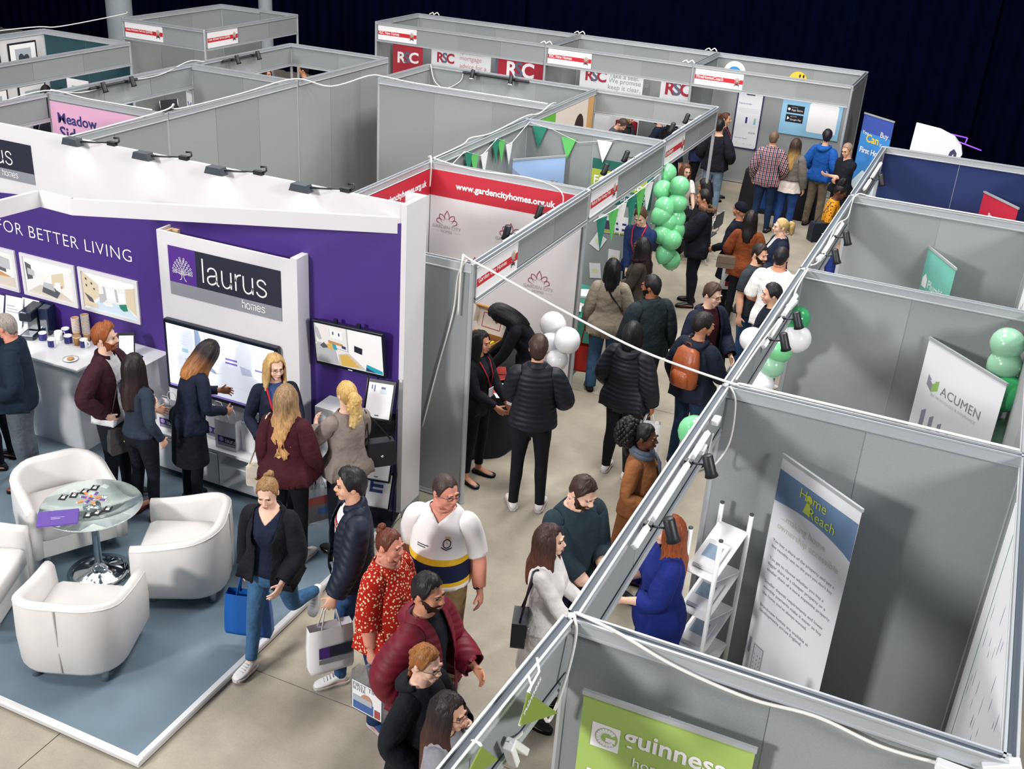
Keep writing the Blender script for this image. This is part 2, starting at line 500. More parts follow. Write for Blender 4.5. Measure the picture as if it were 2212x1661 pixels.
# middle left block
NX0, NX1 = -10.42, -8.45
mw = Booth('grey booth with the pink lettered wall')
mw.wall((NX1, 4.2), (NX1, 7.08), 3); mw.wall((NX0, 7.06), (NX1, 7.06), 2); mw.fascia((NX0, 4.2), (NX0, 7.0), 3); mw.post((NX1, 7.08), (NX0, 7.06))
un = Booth('grey booth with two lit spotlights and a folding chair')
un.wall((NX1, 7.1), (NX1, 9.98), 3); un.wall((NX0, 10.0), (NX1, 10.0), 2); un.fascia((NX0, 7.1), (NX0, 10.0), 3); un.post((NX1, 10.0), (NX0, 10.0))
oc = Booth('grey booth with open front where two visitors sit')
oc.wall((NX1, 10.03), (NX1, 12.7), 3); oc.fascia((NX0, 12.7), (NX1, 12.7), 2); oc.fascia((NX0, 10.03), (NX0, 12.7), 3); oc.post((NX1, 12.7), (NX0, 12.7))
# far left block
FX0, FX1 = -14.3, -12.38
la = Booth('grey advisory booth with two red and white name boards')
la.wall((FX0, 12.77), (FX0, 15.75), 3); la.wall((FX0, 15.75), (-13.3, 15.75), 1); la.fascia((-13.3, 15.75), (FX1, 15.75), 1, h=.30); la.fascia((FX0, 12.77), (FX1, 12.77), 2); la.fascia((FX1, 12.8), (FX1, 15.72), 3)
la.post((FX0, 12.77), (FX1, 12.77), (FX1, 15.75), (FX0, 15.75))
la.name_board(face_y(FX0 + .06, 12.77 - .016, HT - .335), 'Lease Advisory Service (LEASE)')
la.name_board(face_x(FX1 + .016, 12.83, HT - .335), 'Lease Advisory Service (LEASE)')
ph = Booth('grey booth lined in teal and hung with framed photographs')
ph.wall((FX0, 7.6), (FX0, 10.78), 3, mat("white_lining", '#d9d6d8', .8)); ph.wall((FX0, 10.8), (FX1, 10.8), 2, TEALP); ph.fascia((FX1, 7.6), (FX1, 10.77), 3); ph.post((FX1, 10.8), (FX0, 10.8))
# back row
CX = [-10.75, -6.95, -4.0, -1.12]; CY0, CY1 = 16.2, 17.98
cr = [Booth('back-row grey booth with the first red logo banners'), Booth('back-row grey booth with the white promise poster'), Booth('back-row grey booth with the large phone poster')]
for i in range(3):
    a, b = CX[i], CX[i + 1]; k = 4 if i == 0 else 3
    cr[i].wall((a, CY1), (b, CY1), k); cr[i].fascia((a + .02, CY0), (b - .02, CY0), k); cr[i].wall((a, CY0), (a, CY1), 2); cr[i].post((a, CY0), (a, CY1))
    cr[i].name_board(face_y(a + .06, CY0 - .016, HT - .335), ('RSC New Homes', 'RSC New Homes', 'FirstHomeCoach')[i])
cr[2].wall((CX[3], CY0), (CX[3], CY1), 2); cr[2].post((CX[3], CY0), (CX[3], CY1))

# grey round hall columns behind the left booths
for p, lab in (((-18.2, 16.9), 'thick grey hall column behind the advisory booth'), ((-15.9, 19.5), 'slim grey hall column behind the open booths')):
    r = .30 if 'thick' in lab else .17
    mb = MB(); mb.lathe([(r * 1.25, 0.002), (r * 1.25, .12), (r, .16), (r, 7.0), (r * 1.05, 7.1)], (p[0], p[1] if 'thick' in lab else min(p[1], 19.5), 0), 20)
    o = tag(mb.build('hall_column', mat("column_grey", '#8d9599', .6, noise=.05)), lab, 'column'); o["kind"] = 'structure'

# ---------------------------------------------------------------- purple exhibition stand on its carpeted platform
def carpet_mat():
    m = mat("blue_grey_carpet", '#71828f', .97, noise=.10, nscale=3.0, bump=.35, bscale=500, spec=.1)
    return m
PX0, PX1, PY0, PY1 = -9.6, -3.0, .07, 4.04
plat = empty('stand_platform', 'low platform with blue-grey carpet and white metal edging', 'platform')
mb = MB(); mb.box((PX0, PY0 + .04, .018), (PX1 - .04, PY1, .052)); mb.build('carpet', carpet_mat(), plat)
mb = MB(); mb.box((PX0, PY0 + .06, 0.001), (PX1 - .06, PY1 - .02, .018)); mb.build('base', mat("base_black", '#0b0c10', .9), plat)
EDGE = mat("white_edge", '#d7d8d8', .35, metal=.2)
mb = MB(); mb.prism([(PY0, .014), (PY0 + .05, .014), (PY0 + .05, .056), (PY0 + .008, .056), (PY0, .046)], PX0, PX1, axis='x'); mb.build('edge_trim', EDGE, plat)
mb = MB(); mb.prism([(PX1, .014), (PX1, .046), (PX1 - .008, .056), (PX1 - .05, .056), (PX1 - .05, .014)], PY0 + .05, PY1, axis='y'); mb.build('edge_trim', EDGE, plat)

WHITEP = mat("white_paint", '#d8d6d9', .45, noise=.02, nscale=4)
PURPLE = mat("purple_paint", '#3f2379', .55, noise=.05, nscale=1.5)
SW = 3.68
st = empty('exhibition_stand', 'tall purple and white exhibition stand with tree logo', 'stand')
mb = MB(); mb.box((PX0, SW + .012, .052), (PX1 - .05, SW + .045, 3.1)); mb.build('back_wall', WHITEP, st)
mb = MB(); mb.box((PX1 - .05, SW + .001, .052), (PX1, 4.04, 3.1)); mb.box((PX1 - .20, 4.01, .052), (PX1 - .05, 4.04, 3.1)); mb.build('end_return', WHITEP, st)
mb = MB()
# purple facing, its top edge running down to the left behind the canopy board
mb.prism([(PX0, .06), (PX1 - .05, .06), (PX1 - .05, 2.93), (-6.7, 2.43), (-7.1, 2.44), (PX0, 2.2)], SW, SW + .011, axis='y')
mb.build('purple_facing', PURPLE, st)
mb = MB(); mb.box((PX1 - .002, SW + .012, .012), (PX1 + .004, 4.04, .052)); mb.box((PX1 - .001, SW, .052), (PX1 + .006, 4.04, .075)); mb.build('end_kick', mat("kick_grey", '#8d9296', .6), st)
# canopy board: an upright white band on a crooked line in front of the wall
cl = [(-3.0, 3.72), (-5.56, 2.53), (-5.93, 2.55), (-5.97, 2.16), (-6.2, .6)]
mb = MB()
for (ax, ay), (bx, by) in zip(cl, cl[1:]):
    d = Vector((bx - ax, by - ay, 0)).normalized(); n = Vector((-d.y, d.x, 0))
    if n.y < 0 and abs(n.y) > .3 or n.x > .5: n = -n
    a, b = Vector((ax, ay, 0)), Vector((bx, by, 0)); t = n * .035
    p = [a, b, b + t, a + t]
    mb.add([q + Vector((0, 0, 2.835)) for q in p] + [q + Vector((0, 0, 2.975)) for q in p], [(0, 3, 2, 1), (4, 5, 6, 7), (0, 1, 5, 4), (1, 2, 6, 5), (2, 3, 7, 6), (3, 0, 4, 7)])
mb.build('canopy_board', WHITEP, st)
# logo column
mb = MB()
mb.box((-5.545, 3.50, .052), (-4.06, 3.52, 2.455)); mb.box((-5.545, 3.52, .052), (-5.525, SW, 2.455)); mb.box((-4.06, 3.50, .052), (-3.992, SW, 2.475)); mb.build('logo_column', WHITEP, st)
mb = MB(); mb.box((-5.52, 3.525, .3), (-5.49, SW, 2.43)); mb.box((-5.485, 3.645, 2.3), (-5.42, SW, 2.43)); mb.build('column_batten', mat("pale_wood", '#d8b98f', .7, noise=.1), st)
LDARK = mat("logo_dark", '#191d30', .5); LPURP = mat("logo_purple", '#4d2585', .5); LGREY = mat("logo_grey", '#878991', .55)
def tree_logo(M, w, parent):
    """line-drawn tree with leaf loops, two roots"""
    P = []
    s = w
    leaves = []
    for row, (yy, half, n) in enumerate(((.36, .40, 7), (.47, .40, 7), (.58, .36, 6), (.69, .29, 5), (.79, .20, 4), (.88, .09, 2))):
        for i in range(n):
            x = .5 + (-half + 2 * half * i / (n - 1) if n > 1 else 0)
            leaves.append((x, yy + .03 * (1 - ((x - .5) / .42) ** 2)))
    for x, y in leaves:
        a = math.atan2(y - .25, (x - .5) * 1.1); c = (x * s, y * s)
        P += stroke(arc(c[0], c[1], .034 * s, 0, 2 * pi, 8, .040 * s), .015 * s)
        P += stroke([(c[0] - .036 * s * cos(a), c[1] - .036 * s * sin(a)), (c[0] - .12 * s * cos(a) - .3 * (x - .5) * .2 * s, c[1] - .10 * s * sin(a) - .01 * s)], .014 * s)
    P += stroke([(.46 * s, .55 * s), (.455 * s, .35 * s), (.46 * s, .22 * s), (.43 * s, .13 * s), (.36 * s, .10 * s)], .022 * s)
    P += stroke([(.54 * s, .55 * s), (.545 * s, .30 * s), (.56 * s, .20 * s), (.60 * s, .12 * s), (.66 * s, .07 * s)], .022 * s)
    P += stroke([(.46 * s, .30 * s), (.30 * s, .36 * s), (.14 * s, .42 * s)], .016 * s) + stroke([(.54 * s, .30 * s), (.70 * s, .36 * s), (.86 * s, .40 * s)], .016 * s)
    return flat(P, M, 0, lift=.003).build('tree_emblem', _white, parent)
LAURUS_STROKES = None
def thin_word(word, M, hx, w, parent, m=None, name='lettering'):
    """light rounded lettering drawn as strokes; hx = x-height"""
    P = []; x = 0.0; a = hx
    def add(pts): P.extend(stroke([(x + px * a, py * a) for px, py in pts], w))
    for ch in word:
        if ch == 'l': add([(.15, 0), (.15, 1.45)]); adv = .42
        elif ch == 'a':
            add([(.08, .72), (.14, .90), (.32, 1.0), (.52, .98), (.66, .84), (.68, .62), (.68, .22), (.72, .06), (.84, 0)])
            add([(.68, .60), (.50, .54), (.26, .50), (.08, .40), (.04, .22), (.12, .06), (.28, 0), (.48, .06), (.62, .18), (.68, .32)]); adv = .98
        elif ch == 'u':
            add([(.08, 1.0), (.08, .36), (.14, .12), (.30, 0), (.46, .02), (.62, .14), (.70, .36), (.70, 1.0)]); add([(.70, .4), (.70, 0)]); adv = .92
        elif ch == 'r': add([(.10, 0), (.10, 1.0)]); add([(.10, .55), (.16, .82), (.30, .96), (.48, 1.0)]); adv = .55
        elif ch == 's':
            add([(.68, .78), (.56, .94), (.38, 1.0), (.20, .94), (.10, .78), (.16, .62), (.36, .53), (.56, .46), (.70, .32), (.66, .14), (.50, .02), (.32, 0), (.14, .08), (.04, .24)]); adv = .86
        elif ch == 'h': add([(.10, 0), (.10, 1.45)]); add([(.10, .55), (.18, .86), (.36, 1.0), (.54, .96), (.64, .78), (.64, 0)]); adv = .86
        elif ch == 'o': add([(.40 + .38 * cos(t), .5 + .5 * sin(t)) for t in np.linspace(0, 2 * pi, 17)]); adv = .94
        elif ch == 'm':
            add([(.10, 0), (.10, 1.0)]); add([(.10, .6), (.18, .88), (.32, 1.0), (.46, .94), (.52, .78), (.52, 0)]); add([(.52, .6), (.60, .88), (.74, 1.0), (.88, .94), (.94, .78), (.94, 0)]); adv = 1.14
        elif ch == 'e': add([(.06, .52), (.74, .52), (.72, .76), (.58, .95), (.40, 1.0), (.20, .94), (.07, .72), (.05, .48), (.10, .2), (.26, .03), (.44, 0), (.62, .07), (.72, .24)]); adv = .90
        else: adv = .5
        x += adv * a
    return flat(P, M, 0, lift=.003).build(name, m or _white, parent)
def laurus_sign(parent, M, w, h, name='logo_sign'):
    b = MB(); b.box((0, 0, -.006), (w, h * .27, 0), 0, M); b.box((0, h * .27, -.006), (w * .25, h, 0), 1, M); b.box((w * .25, h * .27, -.006), (w, h, 0), 2, M)
    o = b.build(name, [LGREY, LPURP, LDARK], parent)
    tree_logo(M @ Matrix.Translation((w * .02, h * .29, 0)), w * .21, o)
    thin_word('laurus', M @ Matrix.Translation((w * .295, h * .40, 0)), h * .335, h * .032, o)
    thin_word('homes', M @ Matrix.Translation((w * .655, h * .085, 0)), h * .115, h * .016, o)
    return o
laurus_sign(st, face_y(-5.42, 3.492, 1.845), 1.255, .485)
laurus_sign(st, face_y(-8.42, SW + .004, 2.545), 1.22, .395)
lettering('FOR BETTER LIVING', face_y(-7.80, SW - .002, 1.975), width=1.76, height=.125, parent=st, spacing=1.08, bold=-.012)

# framed room pictures, printed flat
def room_print(M, w, h, kind, parent):
    c = {'w': '#e9e7e4', 'c': '#d8c9ae', 'g': '#b8b9bc', 'd': '#54565c', 'b': '#c9d9e4', 't': '#1f7f68', 'o': '#c98f5a', 'f': '#cfc7bb', 'n': '#2a3c66', 'y': '#d9b45a', 'l': '#f6f6f6', 'k': '#141a2c', 'q': '#2aa5bd'}
    keys = list(c)
    ms = [mat("print_" + k, c[k], .5) for k in keys]
    b = MB(); n = [0]
    def q(col, *pts):
        n[0] += 1; flat([[(x * w, y * h) for x, y in pts]], M, keys.index(col), b, .001 + n[0] * .00012)
    q('w', (0, 0), (1, 0), (1, 1), (0, 1))
    if kind == 0:      # bedroom
        q('l', (0, .75), (.30, .62), (.62, .62), (1, .9), (1, 1), (0, 1)); q('f', (0, 0), (1, 0), (.62, .30), (.30, .30)); q('c', (.55, .66), (.80, .80), (.80, .38), (.55, .36))
        q('d', (.02, .86), (.14, .80), (.16, .42), (.04, .36)); q('g', (.06, .70), (.20, .66), (.20, .50), (.06, .52)); q('d', (.32, .10), (.62, .02), (.70, .20), (.55, .34), (.36, .32)); q('g', (.35, .26), (.60, .20), (.56, .40), (.38, .40))
        q('l', (.60, .46), (.72, .50), (.72, .22), (.62, .26)); q('o', (.72, .40), (.76, .42), (.76, .34), (.72, .33))
    elif kind == 1:    # living room
        q('c', (0, 0), (0, 1), (.30, .72), (.30, .38)); q('l', (0, 1), (1, 1), (.92, .80), (.42, .70), (.30, .72)); q('c', (.80, .78), (.98, .86), (.98, .10), (.80, .30)); q('b', (.30, .30), (.80, .30), (1, 0), (.10, 0))
        q('g', (.38, .70), (.42, .70), (.44, .34), (.40, .32)); q('l', (.44, .66), (.60, .68), (.60, .40), (.44, .38)); q('g', (.60, .70), (.64, .70), (.66, .36), (.62, .34)); q('l', (.66, .62), (.78, .64), (.78, .38), (.66, .38))
        q('g', (.30, .46), (.40, .50), (.40, .26), (.30, .22)); q('t', (.66, .30), (.80, .36), (.82, .18), (.74, .14), (.68, .20)); q('w', (.36, .26), (.52, .30), (.56, .20), (.40, .16)); q('d', (.02, .40), (.16, .30), (.20, .16), (.12, .16)); q('c', (0, .22), (.26, .16), (.26, .04), (0, .04))
        q('d', (.06, .84), (.09, .82), (.09, .76), (.06, .78)); q('d', (.16, .74), (.19, .73), (.19, .67), (.16, .68)); q('d', (.06, .66), (.09, .65), (.09, .59), (.06, .60)); q('d', (.20, .60), (.23, .59), (.23, .54), (.20, .55))
    elif kind == 2:    # kitchen
        q('g', (.4, .9), (.9, .8), (.9, .5), (.4, .5)); q('o', (.0, .4), (.7, .2), (.9, .3), (.4, .5)); q('d', (.55, .55), (.8, .5), (.8, .4), (.55, .45)); q('f', (0, 0), (1, 0), (1, .3), (0, .2))
    else:              # open plan lounge on the screen
        q('g', (0, 1), (.50, 1), (.50, .40), (0, .50)); q('w', (.02, 1), (.48, 1), (.48, .42), (.02, .52)); q('l', (.50, 1), (1, 1), (1, .05), (.74, .05), (.50, .40)); q('f', (.34, .30), (.50, .38), (.74, .04), (.34, .0)); q('y', (.36, .28), (.48, .34), (.66, .06), (.38, .02))
        q('l', (.22, .94), (.42, .90), (.42, .68), (.22, .70)); q('g', (.225, .93), (.232, .93), (.232, .71), (.225, .71)); q('n', (.27, .86), (.29, .86), (.29, .78), (.27, .78)); q('n', (.36, .85), (.38, .85), (.38, .77), (.36, .77))
        q('g', (0, .46), (.08, .52), (.30, .40), (.34, .02), (0, .02)); q('d', (.07, .44), (.13, .54), (.20, .42), (.11, .38)); q('y', (.17, .50), (.24, .56), (.28, .40), (.20, .38)); q('q', (.25, .56), (.31, .54), (.33, .40), (.28, .40)); q('o', (.20, .62), (.42, .58), (.42, .52), (.20, .55)); q('n', (.40, .55), (.46, .53), (.46, .46), (.40, .48))
        q('k', (.59, .62), (.71, .58), (.70, .42), (.585, .46)); q('l', (.55, .40), (.70, .36), (.88, .16), (.80, .08), (.60, .30)); q('q', (.76, .20), (.99, .10), (.99, .02), (.74, .02)); q('n', (.75, .12), (.90, .02), (.75, .02)); q('g', (.01, .95), (.06, .86), (.10, .62), (.07, .58), (.03, .66))
    return b.build('print', ms, parent)
def framed(label, x0, x1, z0, z1, kind, y=SW):
    o = empty('framed_picture', label, 'picture', group='room pictures on the purple wall')
    M = face_y(x0, y - .002, z0); w, h = x1 - x0, z1 - z0; t = .035
    b = MB()
    for r in (rect(0, 0, w, t), rect(0, h - t, w, h), rect(0, t, t, h - t), rect(w - t, t, w, h - t)): b.prism(r, 0, .02, 0, M)
    b.build('frame', WHITEP, o)
    room_print(M @ Matrix.Translation((t, t, .004)), w - 2 * t, h - 2 * t, kind, o)
    return o
framed('white-framed bedroom picture, middle of the row on purple', -7.53, -6.80, 1.325, 1.785, 0)
framed('white-framed living room picture with green armchair', -6.75, -5.99, 1.33, 1.79, 1)
framed('white-framed kitchen picture, leftmost of the row on purple', -8.30, -7.60, 1.325, 1.785, 2)

# screens
SCRB = mat("screen_bezel", '#0c1424', .3)
def screen_mat(name, col, e): return mat(name, col, .25, emit=e)
tv = empty('large_screen', 'large wide screen showing a pale map below the logo', 'screen')
M = face_y(-5.50, 3.495, .86); W_, H_ = 1.315, .735
b = MB(); b.bbox((0, 0, 0), (W_, H_, .06), .012, 0, M); b.build('bezel', SCRB, tv)
b = MB(); flat([rect(.035, .04, W_ - .035, H_ - .035)], M, 0, b, .0612)
c = .0616
def tvq(k, *p):
    flat([[(.035 + x * (W_ - .07), .04 + y * (H_ - .075)) for x, y in p]], M, k, b, c)
tvq(1, (.27, 1), (.31, 1), (.33, .86), (.31, .80), (.30, .72), (.30, .62), (.36, .52), (.44, .44), (.46, .40), (.50, .41), (.51, .42), (.44, .38), (.40, .40), (.34, .50), (.28, .60), (.27, .70))
tvq(2, (.14, .66), (.20, .66), (.20, .60), (.14, .60)); tvq(2, (.16, .50), (.19, .52), (.20, .48), (.17, .46))
for x, y in ((.55, .66), (.55, .60), (.82, .60)): tvq(3, (x, y), (x + .11, y), (x + .11, y + .03), (x, y + .03))
for i in range(6): tvq(4, (.04, .95 - i * .045), (.20, .95 - i * .045), (.20, .945 - i * .045), (.04, .945 - i * .045))
for i in range(5): tvq(4, (.45 + .08 * i, .30 - i * .02), (.55 + .08 * i, .30 - i * .02), (.55 + .08 * i, .295 - i * .02), (.45 + .08 * i, .295 - i * .02))
tvq(4, (.68, .62), (.78, .60), (.80, .50), (.70, .48))
tvq(3, (0, 0), (1, 0), (1, .035), (0, .035))
b.build('display', [screen_mat("screen_white", '#e6ecf8', .55), screen_mat("screen_sea", '#8d9fc0', .4), screen_mat("screen_teal", '#a9cfe0', .5), screen_mat("screen_violet", '#8a78c8', .4), screen_mat("screen_line", '#c2cbe0', .5)], tv)
tv2 = empty('small_screen', 'smaller wall screen showing a bright lounge', 'screen')
M = frame((-3.885, 3.655, 1.455), (1, 0, 0.03), (-.015, -.10, .995), (0, -1, -.10)); W_, H_ = .745, .455
b = MB(); b.bbox((0, 0, 0), (W_, H_, .045), .008, 0, M); b.build('bezel', SCRB, tv2)
room_print(M @ Matrix.Translation((.02, .035, .0455)), W_ - .04, H_ - .058, 3, tv2)
flat([rect(W_ * .47, .008, W_ * .53, .016)], M, 0, lift=.0456).build('maker_plate', _white, tv2)
for x in (.22, .46):
    b = MB(); b.box((x, H_ - .01, .0), (x + .035, H_ + .035, .025), 0, M); b.build('wall_bracket', SCRB, tv2)
for k in range(len(tv2.children)):
    pass

# floodlights on the top of the wall
BLK = mat("black_plastic", '#15181d', .45); BLK2 = mat("charcoal_plastic", '#3a4148', .5)
_fl = ['first from the stand end', 'second from the stand end', 'third from the stand end', 'fourth from the stand end']
for i, x in enumerate((-4.0, -4.9, -5.72, -6.56)):
    o = empty('arm_floodlight', 'black arm floodlight on white wall top, ' + _fl[i], 'floodlight', (x, SW, 3.1), group='arm floodlights along the stand wall')
    b = MB(); b.prism([(-.10, -.035), (.10, -.035), (.075, .03), (-.075, .03)], -.12, -.03, 0, None, axis='y'); b.build('lamp_head', BLK2, o)
    b = MB(); b.tube([(.08, -.06, .005), (.22, -.02, .012), (.36, .03, .02)], .008, 6); b.build('arm', BLK, o)
    b = MB(); b.box((.34, .005, .0), (.43, .05, .035)); b.tube([(.43, .03, .02), (.46, .04, .045), (.45, .05, .075), (.40, .04, .07)], .010, 6); b.build('clamp', BLK, o)
    d = bpy.data.lights.new('floodlight_beam', 'SPOT'); d.energy = 2.5; d.spot_size = 2.2; d.spot_blend = .9; d.shadow_soft_size = .05; d.color = (1, .96, .9)
    l_ = bpy.data.objects.new('floodlight_beam', d); COL.objects.link(l_); l_.parent = o; l_.location = (0, -.075, -.05); l_.rotation_euler = (math.radians(20), 0, 0)

# low cabinet
cab = empty('media_cabinet', 'low white cabinet with drawer and open shelves under screen', 'cabinet', (-5.62, 3.16, .052))
GW = mat("gloss_white", '#dedfe1', .3)
b = MB(); b.box((0, 0, .42), (1.78, .26, .45)); b.build('top', GW, cab)
b = MB(); b.box((0, .01, .06), (.02, .26, .42)); b.box((1.76, .01, .06), (1.78, .26, .42)); b.box((0.02, .24, .06), (1.76, .26, .42)); b.box((.02, .01, .06), (1.76, .24, .08)); b.box((.90, .01, .08), (.92, .24, .42)); b.box((1.30, .01, .08), (1.32, .24, .42)); b.box((.92, .02, .29), (1.30, .24, .305)); b.build('body', GW, cab)
b = MB(); b.box((.03, -.008, .09), (.895, .008, .41)); d_ = b.build('drawer', GW, cab)
b = MB(); b.box((.14, -.03, .375), (.24, -.008, .385)); b.build('handle', mat("brushed_steel", '#c8cacc', .3, metal=.8), d_)
b = MB(); b.box((1.325, -.008, .09), (1.755, .008, .41)); b.build('door', GW, cab)
b = MB(); b.box((.03, .04, 0), (1.75, .24, .06)); b.build('plinth', BLK2, cab)

PAPER = mat("white_paper", '#e4e3e6', .7, noise=.03, nscale=8)
def paper_bag(label, x, y, z, rzz=0.0, w=.24, h=.30, d=.10, sign=True, s=1.0):
    o = empty('paper_bag', label, 'bag', (x, y, z), rzz, 'white logo paper bags')
    b = MB()
    p0 = [(-w / 2, -d / 2), (w / 2, -d / 2), (w / 2, 0), (w / 2, d / 2), (-w / 2, d / 2), (-w / 2, 0)]
    p1 = [(-w / 2, -d / 2), (w / 2, -d / 2), (w / 2 - .02, 0), (w / 2, d / 2), (-w / 2, d / 2), (-w / 2 + .02, 0)]
    b.loft([[(a, c, zz) for a, c in (p0 if zz < .1 else p1)] for zz in (0, .08, h)], caps=(True, False), smooth=False); b.build('bag_body', PAPER, o)
    for yy in (-d / 2, d / 2):
        b = MB(); b.tube([(-.05, yy, h - .02), (-.05, yy, h + .05), (-.03, yy, h + .085), (.03, yy, h + .085), (.05, yy, h + .05), (.05, yy, h - .02)], .004, 6); b.build('handle', PAPER, o)
    if sign:
        M = frame((-w * .36, -d / 2 - .001, h * .12), (1, 0, 0), (0, 0, 1), (0, -1, 0)); ww, hh = w * .82, h * .34
        q = MB(); flat([rect(0, 0, ww, hh * .32)], M, 0, q); flat([rect(0, hh * .32, ww * .40, hh)], M, 1, q); flat([rect(ww * .40, hh * .32, ww, hh)], M, 2, q)
        so = q.build('printed_logo', [LGREY, LPURP, LDARK], o)
        flat([disc(ww * .2, hh * .70, hh * .24, 12), rect(ww * .19, hh * .38, ww * .21, hh * .6)], M, 0, lift=.003).build('tree_emblem', mat("emblem_pale", '#b7a9d0', .6), o)
        thin_word('laurus', M @ Matrix.Translation((ww * .44, hh * .44, 0)), hh * .28, hh * .045, o)
    return o
ct = .503
paper_bag('white logo paper bag at the left end of cabinet', -5.36, 3.27, ct, .05)
paper_bag('white logo paper bag standing behind woman in navy blazer', -4.86, 3.35, ct, -.06, d=.08)
paper_bag('white logo paper bag in front on the cabinet', -4.66, 3.27, ct, .03)
paper_bag('white logo paper bag at the right end of cabinet', -4.40, 3.33, ct, -.08, sign=False)

# counter with mugs, cups and coffee machine
co = empty('hospitality_counter', 'white counter with rounded lip holding mugs and coffee machine', 'counter')
b = MB(); b.bbox((-9.2, 3.05, .97), (-6.28, SW - .002, 1.0), .01); b.build('worktop', GW, co)
b = MB(); b.box((-9.15, 3.10, .053), (-6.34, SW - .004, .97)); b.build('front', mat("counter_grey_white", '#c9cacd', .4), co)
pl = empty('tablet_plinth', 'white square plinth carrying the tablet', 'plinth')
b = MB(); b.bbox((-6.10, 3.20, .053), (-5.66, SW - .003, 1.1), .006); b.build('plinth_body', GW, pl)
b = MB(); b.lathe([(.04, 1.1003), (.04, 1.1015)], (-5.84, 3.44, 0), 14); b.build('cable_port', BLK, pl)
tb = empty('tablet', 'tablet tilted on a white stand on plinth', 'tablet', (-5.95, 3.40, 1.1015), math.radians(35))
b = MB(); b.box((-.04, -.02, 0), (.04, .05, .006)); b.tube([(0, .02, .004), (0, .03, .06), (0, .0, .10)], .012, 6); b.build('stand', GW, tb)
Mt = frame((-.08, -.055, .018), (1, 0, 0), (0, .5, .866), (0, -.866, .5))
b = MB(); b.bbox((0, 0, 0), (.16, .235, .010), .004, 0, Mt); b.build('casing', BLK, tb)
flat([rect(.012, .02, .148, .205)], Mt, 0, lift=.0105).build('display', screen_mat("tablet_screen", '#c9d3dc', .35), tb)
MUGB = mat("mug_navy", '#2b2a78', .25); MUGW = mat("mug_white", '#e9e9ea', .25); CARD = mat("kraft_card", '#b98a52', .75)
_tgroup = 'mugs on the hospitality counter'
def mug(label, x, y, a, body=True):
    o = empty('mug', label, 'mug', (x, y, 1.0), a, _tgroup)
    b = MB(); b.lathe([(.036, .001), (.040, .006), (.040, .095), (.036, .095), (.036, .012), (.001, .010)], n=18, caps=(True, True)); b.build('cup', MUGW, o)
    b = MB(); b.tube([(.038, 0, .075), (.062, 0, .072), (.068, 0, .048), (.058, 0, .028), (.038, 0, .024)], .0065, 8); b.build('handle', MUGW, o)
    if body:
        b = MB(); b.loft([[(.0412 * cos(t), .0412 * sin(t), z) for t in np.linspace(.75, 2 * pi - .75, 16)] for z in (.012, .085)], closed=False); b.build('navy_band', MUGB, o)
mug('navy mug at the right end of the counter, handle right', -6.60, 3.49, .1)
mug('navy mug behind the kraft cup on the counter', -6.80, 3.48, 2.6)
mug('white mug turned away, front of the mug row', -6.87, 3.33, .5)
mug('white mug at the back of the mug row', -6.95, 3.50, 1.2, False)
mug('navy mug half hidden by the bald man', -7.06, 3.40, 2.2)
mug('navy mug beside the stacked paper cups', -6.95, 3.60, 3.0)
def paper_cup(label, x, y, z=1.0, grp='paper cups on the counter', n=1):
    o = empty('paper_cup', label, 'cup', (x, y, z), 0, grp)
    b = MB(); b.lathe([(.028, .001), (.039, .092), (.0365, .092), (.027, .01), (.001, .008)], n=16); b.build('cup_body', CARD, o)
    b = MB(); b.lathe([(.0385, .088), (.041, .088), (.041, .097), (.0385, .097)], n=16, caps=(False, False)); b.build('rim', MUGW, o)
paper_cup('kraft paper cup standing alone between the navy mugs', -6.70, 3.50)
for k in range(10): paper_cup('kraft paper cup nested in the shorter white-rimmed stack', -6.80, 3.60, 1.0 + .0165 * k, 'shorter stack of paper cups')
for k in range(13): paper_cup('kraft paper cup nested in the taller white-rimmed stack', -6.69, 3.625, 1.0 + .0165 * k, 'taller stack of paper cups')
cm = empty('coffee_machine', 'black capsule coffee machine with side water tank', 'coffee machine', (-7.28, 3.46, 1.0), math.radians(20))
b = MB(); b.bbox((-.06, -.16, 0), (.10, .20, .04), .01); b.bbox((-.04, .0, .04), (.09, .2, .30), .015); b.bbox((-.04, -.15, .20), (.09, .02, .30), .015); b.build('body', mat("machine_black", '#151d2b', .2), cm)
b = MB(); b.bbox((-.035, -.14, .04), (.085, -.02, .05), .004); b.build('drip_tray', mat("tray_steel", '#9aa3aa', .25, metal=.7), cm)
b = MB(); b.bbox((.105, -.02, .01), (.20, .18, .30), .012); b.build('water_tank', mat("tank_smoke", '#1c2740', .08), cm)
b = MB(); b.tube([(-.02, -.16, .30), (.02, -.18, .318), (.06, -.16, .30)], .008, 6); b.build('lever', mat("tray_steel", '#9aa3aa', .25, metal=.7), cm)
for i, (x, y, r, a) in enumerate(((-7.80, 3.56, 0, 0), (-7.58, 3.60, .1, 0), (-7.40, 3.64, .05, 0))):
    o = empty('brochure_holder', ('tall white brochure stand, leftmost behind the bald man', 'middle white brochure stand on the counter', 'white brochure stand beside the coffee machine')[i], 'brochure stand', (x, y - .10, 1.0), r, 'brochure stands on the counter')
    Mb = frame((-.11, 0, .01), (1, 0, 0), (0, .25, .968), (0, -.968, .25))
    b = MB(); b.box((0, 0, -.004), (.22, .31, 0), 0, Mb); b.build('sheet', PAPER, o)
    flat([rect(.02, .20, .12, .215), rect(.02, .17, .16, .18), rect(.02, .14, .16, .15), rect(.02, .04, .08, .10)], Mb, 0, lift=.0008).build('printed_text', mat("print_grey_text", '#a8adb8', .7), o)
    b = MB(); b.box((-.11, -.01, 0), (.11, .06, .012)); b.build('foot', PAPER, o)
